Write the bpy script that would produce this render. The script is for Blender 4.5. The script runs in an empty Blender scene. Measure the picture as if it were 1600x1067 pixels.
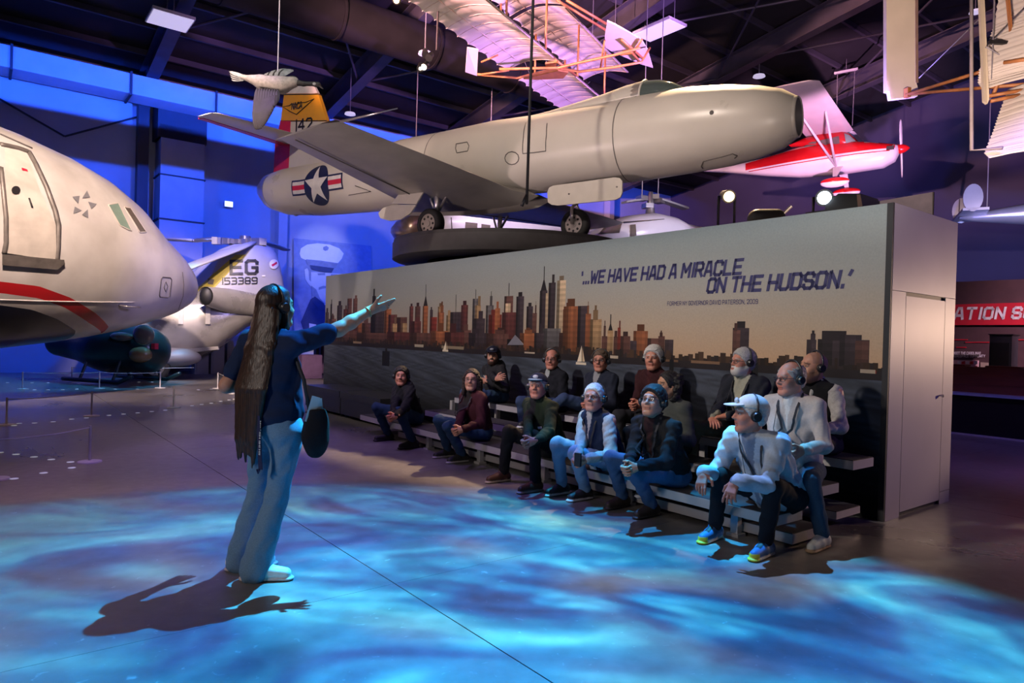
import bpy, math, random, numpy as np
from mathutils import Vector, Matrix
random.seed(7); RNG = np.random.default_rng(11)
S = bpy.context.scene
COL = S.collection

# ------------------------------------------------------------------ camera
F_PX, H_CAM = 1067.0, 1.43
_ro, _pi = math.radians(1.6), math.radians(0.435)
FW = np.array([0, math.cos(_pi), -math.sin(_pi)]); _up = np.array([0, math.sin(_pi), math.cos(_pi)]); _rt = np.array([1., 0, 0])
RT = _rt*math.cos(_ro) + _up*math.sin(_ro); UP = -_rt*math.sin(_ro) + _up*math.cos(_ro)
CAM = np.array([0, 0, H_CAM])
cd = bpy.data.cameras.new('camera'); cam = bpy.data.objects.new('camera', cd); COL.objects.link(cam)
cd.sensor_width = 36.0; cd.lens = 36.0*F_PX/1600.0; cd.clip_end = 200
_m = Matrix.Identity(4)
for i in range(3):
    _m[i][0], _m[i][1], _m[i][2], _m[i][3] = RT[i], UP[i], -FW[i], CAM[i]
cam.matrix_world = _m
S.camera = cam

def ray(x, y): return FW + RT*(x-800)/F_PX - UP*(y-533.5)/F_PX
def at(x, y, Y): d = ray(x, y); return CAM + d*(Y/d[1])               # point at depth Y
def atz(x, y, z=0.0): d = ray(x, y); return CAM + d*((z-H_CAM)/d[2])    # point at height z
def atp(x, y, p, n): d = ray(x, y); return CAM + d*(np.dot(np.asarray(p)-CAM, n)/np.dot(d, n))

# hall axes: U1 runs along the mural away from the camera, U2 across it
U1 = np.array([-835, 1067, 0.]); U1 /= np.linalg.norm(U1); U2 = np.array([U1[1], -U1[0], 0.]); ZZ = np.array([0, 0, 1.])
P0 = np.array([3.064, 5.571, 0.])                                        # near foot of the mural
def uv(u1, u2, z=0.0): return U1*u1 + U2*u2 + ZZ*z
def ab(a, b, z=0.0): return P0 + U1*a - U2*b + ZZ*z
A_U1 = math.atan2(U1[1], U1[0]); A_U2 = math.atan2(U2[1], U2[0])

# ------------------------------------------------------------------ view, world, lights
S.view_settings.view_transform = 'Standard'; S.view_settings.look = 'None'
S.view_settings.gamma = 1.0; S.view_settings.use_curve_mapping = False
S.view_settings.exposure = 0.0
S.cycles.use_denoising = True
S.cycles.max_bounces = 6; S.cycles.diffuse_bounces = 3; S.cycles.glossy_bounces = 3; S.cycles.transmission_bounces = 4
S.cycles.sample_clamp_indirect = 3.0; S.cycles.caustics_reflective = False; S.cycles.caustics_refractive = False
W = bpy.data.worlds.new('hall_air'); S.world = W; W.use_nodes = True
bg = W.node_tree.nodes['Background']; bg.inputs[0].default_value = (.035, .03, .075, 1); bg.inputs[1].default_value = .22

def lin(r, g, b):
    f = lambda c: (c/255/12.92 if c <= 10.3 else ((c/255+.055)/1.055)**2.4)
    return (f(r), f(g), f(b))

def aim(o, tgt):
    d = Vector(tgt) - o.location
    o.rotation_euler = d.to_track_quat('-Z', 'Y').to_euler()

def spot(name, loc, tgt, power, col, angle, blend=.3, rad=.06):
    l = bpy.data.lights.new(name, 'SPOT'); l.energy = power; l.color = col
    l.spot_size = math.radians(angle); l.spot_blend = blend; l.shadow_soft_size = rad
    o = bpy.data.objects.new(name, l); COL.objects.link(o); o.location = [float(c) for c in loc]; aim(o, tgt)
    return o

def area(name, loc, tgt, power, col, sx, sy=None, spread=180):
    l = bpy.data.lights.new(name, 'AREA'); l.energy = power; l.color = col; l.shape = 'RECTANGLE'
    l.size = sx; l.size_y = sy or sx; l.spread = math.radians(spread)
    o = bpy.data.objects.new(name, l); COL.objects.link(o); o.location = [float(c) for c in loc]; aim(o, tgt)
    return o

def light_nodes(l):
    l.use_nodes = True; nt = l.node_tree; nt.nodes.clear()
    N = lambda t: nt.nodes.new(t); L = nt.links.new
    out = N('ShaderNodeOutputLight'); em = N('ShaderNodeEmission'); L(em.outputs[0], out.inputs[0])
    tc = N('ShaderNodeTexCoord'); sep = N('ShaderNodeSeparateXYZ'); L(tc.outputs['Normal'], sep.inputs[0])
    ab_ = N('ShaderNodeMath'); ab_.operation = 'ABSOLUTE'; L(sep.outputs[2], ab_.inputs[0])
    dx = N('ShaderNodeMath'); dx.operation = 'DIVIDE'; L(sep.outputs[0], dx.inputs[0]); L(ab_.outputs[0], dx.inputs[1])
    dy = N('ShaderNodeMath'); dy.operation = 'DIVIDE'; L(sep.outputs[1], dy.inputs[0]); L(ab_.outputs[0], dy.inputs[1])
    return nt, N, L, em, dx, dy

# water effect projector: rippled glass gobo over the floor in front of the seats
wp = spot('water_projector', (.27, 6.8, 7.6), (-.95, 2.45, 0), 27000, (1, 1, 1), 56, .22, .03)
nt, N, L, em, dx, dy = light_nodes(wp.data)
cx = N('ShaderNodeCombineXYZ'); L(dx.outputs[0], cx.inputs[0]); L(dy.outputs[0], cx.inputs[1])
mp = N('ShaderNodeMapping'); mp.inputs['Rotation'].default_value = (0, 0, .25); mp.inputs['Scale'].default_value = (4.6, 8.6, 1); L(cx.outputs[0], mp.inputs[0])
nz = N('ShaderNodeTexNoise'); nz.inputs['Scale'].default_value = 1.0; nz.inputs['Detail'].default_value = 5.0; nz.inputs['Roughness'].default_value = .56; nz.inputs['Distortion'].default_value = 1.5
L(mp.outputs[0], nz.inputs[0])
r1 = N('ShaderNodeValToRGB'); L(nz.outputs[0], r1.inputs[0])
cr = r1.color_ramp; cr.elements[0].position = .32; cr.elements[0].color = (.003, .030, .13, 1); cr.elements[1].position = .74; cr.elements[1].color = (.20, .82, 1.0, 1)
for p_, c_ in ((.42, (.003, .075, .30, 1)), (.52, (.008, .21, .52, 1)), (.63, (.045, .47, .80, 1))):
    e = cr.elements.new(p_); e.color = c_
mp2 = N('ShaderNodeMapping'); mp2.inputs['Scale'].default_value = (5.5, 9.0, 1); mp2.inputs['Location'].default_value = (4.3, 1.7, 0); L(cx.outputs[0], mp2.inputs[0])
n2 = N('ShaderNodeTexNoise'); n2.inputs['Scale'].default_value = 1.0; n2.inputs['Detail'].default_value = 1.0; L(mp2.outputs[0], n2.inputs[0])
r2 = N('ShaderNodeMapRange'); r2.inputs[1].default_value = .53; r2.inputs[2].default_value = .76; r2.inputs[4].default_value = .6; L(n2.outputs[0], r2.inputs[0])
mx = N('ShaderNodeMix'); mx.data_type = 'RGBA'; L(r2.outputs[0], mx.inputs[0]); L(r1.outputs[0], mx.inputs[6]); mx.inputs[7].default_value = (.16, .15, .075, 1)
L(mx.outputs[2], em.inputs[0])
ox = N('ShaderNodeMath'); ox.operation = 'ADD'; ox.inputs[1].default_value = .13; L(dx.outputs[0], ox.inputs[0])
oy = N('ShaderNodeMath'); oy.operation = 'ADD'; oy.inputs[1].default_value = -.10; L(dy.outputs[0], oy.inputs[0])
xx = N('ShaderNodeMath'); xx.operation = 'MULTIPLY'; L(ox.outputs[0], xx.inputs[0]); L(ox.outputs[0], xx.inputs[1])
yy = N('ShaderNodeMath'); yy.operation = 'MULTIPLY_ADD'; L(oy.outputs[0], yy.inputs[0]); L(oy.outputs[0], yy.inputs[1]); L(xx.outputs[0], yy.inputs[2])
gr = N('ShaderNodeMapRange'); gr.inputs[1].default_value = 0.0; gr.inputs[2].default_value = .30; gr.inputs[3].default_value = 1.35; gr.inputs[4].default_value = .34; L(yy.outputs[0], gr.inputs[0]); L(gr.outputs[0], em.inputs[1])

# wall wash projectors with framing shutters: lit above and below a dark gap
for k, (u2, pw) in enumerate(((-4, 900), (1.0, 1100), (5.2, 1500), (10.0, 1200), (15.5, 1000), (21.0, 800))):
    s = spot('wall_wash', uv(17.5, u2, 6.6), uv(24, u2, 6.9), pw*1.05, (.016, .085, 1.0), 138, .5, .05)
    nt, N, L, em, dx, dy = light_nodes(s.data)
    # local slope on the wall: 0 is z=6.9 on the wall plane
    def edge(lo, hi):
        m = N('ShaderNodeMapRange'); m.interpolation_type = 'SMOOTHSTEP'; m.inputs[1].default_value = lo; m.inputs[2].default_value = hi
        L(dy.outputs[0], m.inputs[0]); return m
    up_ = edge(.103, .125); u2_ = edge(.43, .38)
    dn = edge(-.080, -.102)
    mu = N('ShaderNodeMath'); mu.operation = 'MULTIPLY'; up_.inputs[4].default_value = 2.6; L(up_.outputs[0], mu.inputs[0]); L(u2_.outputs[0], mu.inputs[1])
    ad = N('ShaderNodeMath'); ad.operation = 'ADD'; L(mu.outputs[0], ad.inputs[0]); L(dn.outputs[0], ad.inputs[1])
    L(ad.outputs[0], em.inputs[1])

def framed(s, lo0, lo1, hi0=9, hi1=10, rx=None):
    """framing shutters: beam only between two slopes of the lamp's own vertical"""
    nt, N, L, em, dx, dy = light_nodes(s.data)
    a = N('ShaderNodeMapRange'); a.interpolation_type = 'SMOOTHSTEP'; a.inputs[1].default_value = lo0; a.inputs[2].default_value = lo1; L(dy.outputs[0], a.inputs[0])
    b = N('ShaderNodeMapRange'); b.interpolation_type = 'SMOOTHSTEP'; b.inputs[1].default_value = hi1; b.inputs[2].default_value = hi0; L(dy.outputs[0], b.inputs[0])
    m = N('ShaderNodeMath'); m.operation = 'MULTIPLY'; L(a.outputs[0], m.inputs[0]); L(b.outputs[0], m.inputs[1]); L(m.outputs[0], em.inputs[1])
    if rx:
        c = N('ShaderNodeMapRange'); c.interpolation_type = 'SMOOTHSTEP'; c.inputs[1].default_value = rx[1]; c.inputs[2].default_value = rx[0]; L(dx.outputs[0], c.inputs[0])
        m2 = N('ShaderNodeMath'); m2.operation = 'MULTIPLY'; L(m.outputs[0], m2.inputs[0]); L(c.outputs[0], m2.inputs[1]); L(m2.outputs[0], em.inputs[1])
# mural and audience: framed profile spot from the front
framed(spot('mural_profile', ab(4.3, 8.0, 6.4), ab(4.3, 0, 1.75), 2150, (1.0, .89, .80), 108, .35, .25), -.26, -.17, .088, .105, (.515, .545))
# jet: warm front wash and a warm back light along the spine
framed(spot('jet_front', (-4.4, 1.5, 9.6), (-1.4, 12.6, 4.6), 3300, (1.0, .82, .70), 62, .5, .2), -.21, -.15)
framed(spot('jet_fill', (2.4, 1.6, 2.0), (.2, 11.2, 4.3), 700, (1.0, .80, .70), 60, .6, .4), -.095, -.065)
framed(spot('jet_top', (4.0, 14.7, 10.7), (1.2, 11.6, 4.9), 12000, (1.0, .68, .38), 64, .4, .1), -.075, -.045, .075, .105)
spot('jet_under', (-2.6, 13.4, .5), (-1.6, 12.0, 4.0), 160, (.62, .36, 1.0), 100, .6, .2)
# airliner
framed(spot('airliner_key', (-3.2, 3.6, 8.6), (-6.9, 11.2, 3.3), 10500, (1.0, .74, .62), 42, .6, .2), -.22, -.10)
# glider, hanging aircraft
framed(spot('glider_pink', (-7.0, 8.4, 6.9), (-1.2, 14.2, 7.9), 22000, (1.0, .46, .44), 60, .6, .2), -.20, -.10)
framed(spot('glider_violet', (6.6, 10.6, 4.9), (1.6, 16.6, 8.2), 9000, (.66, .30, 1.0), 60, .6, .2), -.24, -.12)
spot('light_plane_pink', (9.0, 15.0, 3.0), (11.0, 23.0, 8.3), 7000, (1.0, .46, .80), 40, .6, .2)
spot('pioneer_warm', (4.2, 6.4, 3.4), (8.2, 11.4, 7.0), 1600, (1.0, .70, .56), 70, .6, .15)
spot('helicopter_violet', (-6.0, 13.0, 7.5), (-8.6, 19.2, 1.6), 3400, (1.0, .80, .90), 40, .6, .2)
spot('back_row_violet', (-1.2, 16.6, 6.4), (.6, 19.8, 4.4), 700, (.88, .66, 1.0), 84, .6, .2)
# end of the exhibit wall and the gallery beyond
framed(spot('end_face_warm', (7.3, 6.8, 1.7), (4.0, 6.3, 1.3), 330, (1.0, .66, .46), 66, .9, .1), -.42, -.26)
framed(spot('gallery_banner', (10.2, 6.6, 4.4), (12.0, 12.0, 2.0), 3600, (1.0, .70, .80), 64, .5, .1), -.36, -.27)
spot('gallery_floor_blue', (7.0, 7.6, 6.5), (8.2, 9.6, 0), 420, (.25, .16, 1.0), 80, .6, .1)
# floor beyond the water effect
wr = spot('floor_warm_ring', (.27, 6.8, 7.65), (-.95, 2.45, 0), 1050, (1.0, .62, .38), 68, .5, .05)
nt, N, L, em, dx, dy = light_nodes(wr.data)
px_ = N('ShaderNodeMath'); px_.operation = 'MULTIPLY'; L(dx.outputs[0], px_.inputs[0]); L(dx.outputs[0], px_.inputs[1])
py_ = N('ShaderNodeMath'); py_.operation = 'MULTIPLY_ADD'; L(dy.outputs[0], py_.inputs[0]); L(dy.outputs[0], py_.inputs[1]); L(px_.outputs[0], py_.inputs[2])
rg_ = N('ShaderNodeMapRange'); rg_.interpolation_type = 'SMOOTHSTEP'; rg_.inputs[1].default_value = .245; rg_.inputs[2].default_value = .29; L(py_.outputs[0], rg_.inputs[0]); rx_ = N('ShaderNodeMapRange'); rx_.interpolation_type = 'SMOOTHSTEP'; rx_.inputs[1].default_value = -.22; rx_.inputs[2].default_value = .08; L(dx.outputs[0], rx_.inputs[0])
rm_ = N('ShaderNodeMath'); rm_.operation = 'MULTIPLY'; L(rg_.outputs[0], rm_.inputs[0]); L(rx_.outputs[0], rm_.inputs[1]); L(rm_.outputs[0], em.inputs[1])
spot('floor_violet', (-3.0, 6.0, 7.2), (-1.9, 6.9, 0), 700, (.44, .24, 1.0), 52, .5, .1)
spot('floor_lilac', (-4.2, 9.5, 6.8), (-3.4, 9.8, 0), 230, (.70, .45, 1.0), 52, .7, .1)
spot('floor_amber', (-8.5, 6.5, 6.8), (-6.0, 7.6, 0), 150, (1.0, .58, .40), 60, .7, .1)
spot('guide_fill', (-5.5, -1.5, 4.2), (-1.2, 3.95, 1.25), 750, (1.0, .86, .78), 32, .9, .5)
spot('goose_cyan', (-1.6, 8.6, 8.6), (-3.55, 10.2, 5.35), 170, (.12, .75, 1.0), 20, .5, .05)
framed(spot('wing_bounce', (-6.4, 6.6, 1.0), (-2.2, 10.6, 4.1), 1000, (1.0, .74, .72), 66, .6, .5), -.26, -.19)
spot('barrier_cyan', (-7.5, 17.5, 6.5), (-10.6, 16.6, 0), 1500, (.06, .50, 1.0), 46, .5, .1)
spot('roof_violet', (6.0, 12.0, 5.0), (9.0, 18.0, 12.5), 420, (.36, .24, 1.0), 130, .8, .2)
spot('nose_violet', (-1.8, 11.5, 3.0), (-6.6, 14.6, 2.4), 620, (.45, .38, 1.0), 50, .7, .2)
spot('duct_uplight', uv(14.2, 3.2, 7.4), uv(15.5, 4.2, 8.9), 26, (.03, .10, 1.0), 90, .9, .05)
spot('duct_uplight', uv(14.2, 12.6, 7.4), uv(15.5, 13.2, 8.9), 40, (.03, .10, 1.0), 90, .9, .05)
spot('twin_fin_light', (10.2, 13.0, 2.6), (13.2, 18.6, 5.3), 1500, (.42, .55, 1.0), 44, .6, .1)
spot('end_face_violet', (9.0, 2.0, 5.0), (3.6, 6.0, 1.8), 380, (.25, .12, 1.0), 34, .8, .1)
spot('portrait_fill', uv(19.5, 9.6, 6.0), uv(23.9, 9.9, 4.1), 330, (.72, .76, 1.0), 34, .7, .1)  # added fill to whiten the portrait on the blue wall, no fixture there
spot('navy_wash', (9.0, 13.5, 3.0), (17.5, 23.5, 6.5), 1500, (.16, .15, 1.0), 84, .8, .2)
spot('rescue_fill', (6.2, 13.2, 4.6), (3.0, 17.6, 4.3), 900, (.80, .70, 1.0), 40, .6, .1)  # added fill to brighten the dim helicopter, no fixture there
# ------------------------------------------------------------------ materials
MATS = {}
def _base(name):
    m = bpy.data.materials.new(name); m.use_nodes = True
    nt = m.node_tree; b = nt.nodes['Principled BSDF']
    return m, nt, b

def pmat(name, col, rough=.5, metal=0.0, var=.12, scale=6.0, bump=0.0, bscale=40.0, spec=.5, stretch=None, rvar=0.0):
    """procedural paint / fabric / metal: colour broken up by noise, optional bump"""
    if name in MATS: return MATS[name]
    m, nt, b = _base(name); N = nt.nodes.new; L = nt.links.new
    tc = N('ShaderNodeTexCoord'); mp = N('ShaderNodeMapping'); L(tc.outputs['Object'], mp.inputs[0])
    if stretch: mp.inputs['Scale'].default_value = stretch
    nz = N('ShaderNodeTexNoise'); nz.inputs['Scale'].default_value = scale; nz.inputs['Detail'].default_value = 4; L(mp.outputs[0], nz.inputs[0])
    mr = N('ShaderNodeMapRange'); mr.inputs[1].default_value = .3; mr.inputs[2].default_value = .7
    mr.inputs[3].default_value = 1-var; mr.inputs[4].default_value = 1+var; L(nz.outputs[0], mr.inputs[0])
    mx = N('ShaderNodeMix'); mx.data_type = 'RGBA'; mx.blend_type = 'MULTIPLY'; mx.inputs[0].default_value = 1
    mx.inputs[6].default_value = (*col, 1); L(mr.outputs[0], mx.inputs[7]); L(mx.outputs[2], b.inputs['Base Color'])
    b.inputs['Roughness'].default_value = rough; b.inputs['Metallic'].default_value = metal
    b.inputs['Specular IOR Level'].default_value = spec
    if rvar:
        r = N('ShaderNodeMapRange'); r.inputs[1].default_value = .3; r.inputs[2].default_value = .7
        r.inputs[3].default_value = max(.02, rough-rvar); r.inputs[4].default_value = rough+rvar; L(nz.outputs[0], r.inputs[0]); L(r.outputs[0], b.inputs['Roughness'])
    if bump:
        n2 = N('ShaderNodeTexNoise'); n2.inputs['Scale'].default_value = bscale; n2.inputs['Detail'].default_value = 3; L(mp.outputs[0], n2.inputs[0])
        bp = N('ShaderNodeBump'); bp.inputs['Strength'].default_value = bump; bp.inputs['Distance'].default_value = .02
        L(n2.outputs[0], bp.inputs['Height']); L(bp.outputs[0], b.inputs['Normal'])
    MATS[name] = m; return m

def cmat(name, rough=.5, var=.08, scale=30.0, bump=0.0, bscale=90.0, spec=.4, metal=0.0):
    """colour comes from the mesh colour attribute Col (printed / dyed surfaces)"""
    if name in MATS: return MATS[name]
    m, nt, b = _base(name); N = nt.nodes.new; L = nt.links.new
    at_ = N('ShaderNodeVertexColor'); at_.layer_name = 'Col'
    tc = N('ShaderNodeTexCoord'); nz = N('ShaderNodeTexNoise'); nz.inputs['Scale'].default_value = scale; nz.inputs['Detail'].default_value = 3; L(tc.outputs['Object'], nz.inputs[0])
    mr = N('ShaderNodeMapRange'); mr.inputs[1].default_value = .3; mr.inputs[2].default_value = .7; mr.inputs[3].default_value = 1-var; mr.inputs[4].default_value = 1+var; L(nz.outputs[0], mr.inputs[0])
    mx = N('ShaderNodeMix'); mx.data_type = 'RGBA'; mx.blend_type = 'MULTIPLY'; mx.inputs[0].default_value = 1
    L(at_.outputs[0], mx.inputs[6]); L(mr.outputs[0], mx.inputs[7]); L(mx.outputs[2], b.inputs['Base Color'])
    b.inputs['Roughness'].default_value = rough; b.inputs['Specular IOR Level'].default_value = spec; b.inputs['Metallic'].default_value = metal
    if bump:
        n2 = N('ShaderNodeTexNoise'); n2.inputs['Scale'].default_value = bscale; L(tc.outputs['Object'], n2.inputs[0])
        bp = N('ShaderNodeBump'); bp.inputs['Strength'].default_value = bump; bp.inputs['Distance'].default_value = .01
        L(n2.outputs[0], bp.inputs['Height']); L(bp.outputs[0], b.inputs['Normal'])
    MATS[name] = m; return m

def emat(name, col, strength):
    if name in MATS: return MATS[name]
    m, nt, b = _base(name); b.inputs['Base Color'].default_value = (*col, 1)
    b.inputs['Emission Color'].default_value = (*col, 1); b.inputs['Emission Strength'].default_value = strength
    MATS[name] = m; return m

def gmat(name, col=(.02, .03, .04), rough=.05, alpha=.35):
    """window glass: dark tint with clear reflection"""
    if name in MATS: return MATS[name]
    m, nt, b = _base(name); b.inputs['Base Color'].default_value = (*col, 1); b.inputs['Roughness'].default_value = rough
    b.inputs['Transmission Weight'].default_value = alpha; b.inputs['IOR'].default_value = 1.45
    MATS[name] = m; return m

# ------------------------------------------------------------------ mesh builder
class MB:
    def __init__(s): s.v, s.f, s.m, s.c = [], [], [], []
    def add(s, vs, fs, mi=0, col=None):
        o = len(s.v); s.v += [tuple(float(q) for q in p) for p in vs]; s.f += [tuple(i+o for i in f) for f in fs]; s.m += [mi]*len(fs)
        if col is not None or s.c:
            while len(s.c) < o: s.c.append((1, 1, 1))
            s.c += ([col]*len(vs) if not isinstance(col, list) else col) if col is not None else [(1, 1, 1)]*len(vs)
    def box(s, c, size, R=None, mi=0, col=None):
        hx, hy, hz = size[0]/2, size[1]/2, size[2]/2
        P = np.array([(x, y, z) for x in (-hx, hx) for y in (-hy, hy) for z in (-hz, hz)])
        if R is not None: P = P @ np.asarray(R).T
        s.add(P + np.asarray(c), [(0, 1, 3, 2), (4, 6, 7, 5), (0, 4, 5, 1), (2, 3, 7, 6), (0, 2, 6, 4), (1, 5, 7, 3)], mi, col)
    def cyl(s, p, q, r0, r1=None, n=12, mi=0, caps=True, col=None):
        r1 = r0 if r1 is None else r1; p, q = np.asarray(p, float), np.asarray(q, float)
        d = q-p; d = d/(np.linalg.norm(d)+1e-9); x = np.cross(d, (0, 0, 1.) if abs(d[2]) < .9 else (1., 0, 0)); x /= np.linalg.norm(x); y = np.cross(d, x)
        a = np.arange(n)*2*np.pi/n; ring = np.cos(a)[:, None]*x + np.sin(a)[:, None]*y
        vs = np.vstack([p+ring*r0, q+ring*r1]); fs = [(i, (i+1) % n, n+(i+1) % n, n+i) for i in range(n)]
        if caps: fs += [tuple(range(n))[::-1], tuple(range(n, 2*n))]
        s.add(vs, fs, mi, col)
    def tube(s, pts, r, n=8, mi=0, col=None, closed=False):
        pts = [np.asarray(p, float) for p in pts]; K = len(pts); rs = r if isinstance(r, (list, tuple)) else [r]*K
        rings = []; x = None
        for i in range(K):
            t = (pts[(i+1) % K]-pts[i-1]) if closed else (pts[min(i+1, K-1)]-pts[max(i-1, 0)])
            t /= np.linalg.norm(t)+1e-9
            if x is None: x = np.cross(t, (0, 0, 1.) if abs(t[2]) < .9 else (1., 0, 0))
            x = x - t*np.dot(x, t); x /= np.linalg.norm(x)+1e-9; y = np.cross(t, x)
            a = np.arange(n)*2*np.pi/n; rings.append(pts[i] + (np.cos(a)[:, None]*x + np.sin(a)[:, None]*y)*rs[i])
        s.loft(rings, mi, caps=not closed, wrap=closed, col=col)
    def loft(s, rings, mi=0, caps=True, wrap=False, col=None):
        n = len(rings[0]); K = len(rings); vs = np.vstack(rings); fs = []
        for k in range(K if wrap else K-1):
            k2 = (k+1) % K
            for i in range(n): fs.append((k*n+i, k*n+(i+1) % n, k2*n+(i+1) % n, k2*n+i))
        if caps: fs += [tuple(range(n))[::-1], tuple(range((K-1)*n, K*n))]
        s.add(vs, fs, mi, col)
    def ell(s, c, r, R=None, nu=16, nv=10, mi=0, col=None):
        vs = [(0, 0, -1)]
        for j in range(1, nv):
            t = -np.pi/2+np.pi*j/nv
            vs += [(np.cos(t)*np.cos(a), np.cos(t)*np.sin(a), np.sin(t)) for a in np.arange(nu)*2*np.pi/nu]
        vs.append((0, 0, 1)); P = np.array(vs)*np.asarray(r)
        if R is not None: P = P @ np.asarray(R).T
        fs = [(0, 1+(i+1) % nu, 1+i) for i in range(nu)]
        for j in range(nv-2):
            o = 1+j*nu; fs += [(o+i, o+(i+1) % nu, o+nu+(i+1) % nu, o+nu+i) for i in range(nu)]
        o = 1+(nv-2)*nu; fs += [(o+i, o+(i+1) % nu, len(vs)-1) for i in range(nu)]
        s.add(P+np.asarray(c), fs, mi, col)
    def poly(s, pts, mi=0, col=None): s.add(pts, [tuple(range(len(pts)))], mi, col)
    def prism(s, pts, off, mi=0, col=None):
        """flat outline given thickness by the offset vector"""
        n = len(pts); off = np.asarray(off); P = [np.asarray(p, float) for p in pts]; vs = P + [p+off for p in P]
        fs = [tuple(range(n))[::-1], tuple(range(n, 2*n))] + [(i, (i+1) % n, n+(i+1) % n, n+i) for i in range(n)]
        s.add(vs, fs, mi, col)
    def build(s, name, mats, parent=None, smooth=False, loc=None, auto=None):
        me = bpy.data.meshes.new(name); me.from_pydata(s.v, [], s.f)
        for m in (mats if isinstance(mats, (list, tuple)) else [mats]): me.materials.append(m)
        if any(s.m): me.polygons.foreach_set('material_index', s.m)
        if s.c:
            while len(s.c) < len(s.v): s.c.append((1, 1, 1))
            ca = me.color_attributes.new('Col', 'FLOAT_COLOR', 'POINT')
            ca.data.foreach_set('color', np.hstack([np.array(s.c, float), np.ones((len(s.c), 1))]).ravel())
        if smooth: me.polygons.foreach_set('use_smooth', [True]*len(me.polygons))
        if auto is not None and smooth: me.set_sharp_from_angle(angle=math.radians(auto))
        me.update()
        o = bpy.data.objects.new(name, me); COL.objects.link(o)
        if loc is not None: o.location = [float(q) for q in loc]
        if parent is not None: o.parent = parent
        return o

def tag(o, label=None, cat=None, group=None, kind=None):
    for k, v in (('label', label), ('category', cat), ('group', group), ('kind', kind)):
        if v: o[k] = v
    return o
def thing(name, label, cat, loc=(0, 0, 0), rot=None, group=None):
    o = bpy.data.objects.new(name, None); COL.objects.link(o); o.empty_display_size = .1
    if rot is not None:
        o.matrix_world = Matrix.Translation([float(q) for q in loc]) @ (rot if isinstance(rot, Matrix) else Matrix.Rotation(rot, 4, 'Z'))
    else: o.location = [float(q) for q in loc]
    return tag(o, label, cat, group)
def struct(o): o['kind'] = 'structure'; return o
def dup(root, loc=None, label=None, group=None, rz=None):
    r = root.copy(); COL.objects.link(r)
    if loc is not None: r.location = [float(q) for q in loc]
    if rz is not None: r.rotation_euler = (0, 0, rz)
    if label: r['label'] = label
    if group: r['group'] = group
    for ch in list(root.children):
        c = ch.copy(); COL.objects.link(c); c.parent = r
        for g in list(ch.children):
            d = g.copy(); COL.objects.link(d); d.parent = c
    return r
def frame(x, y, z): 
    m = Matrix.Identity(4)
    for i in range(3): m[i][0], m[i][1], m[i][2] = x[i], y[i], z[i]
    return m
RZ = lambda a: np.array([[math.cos(a), -math.sin(a), 0], [math.sin(a), math.cos(a), 0], [0, 0, 1.]])

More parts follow.
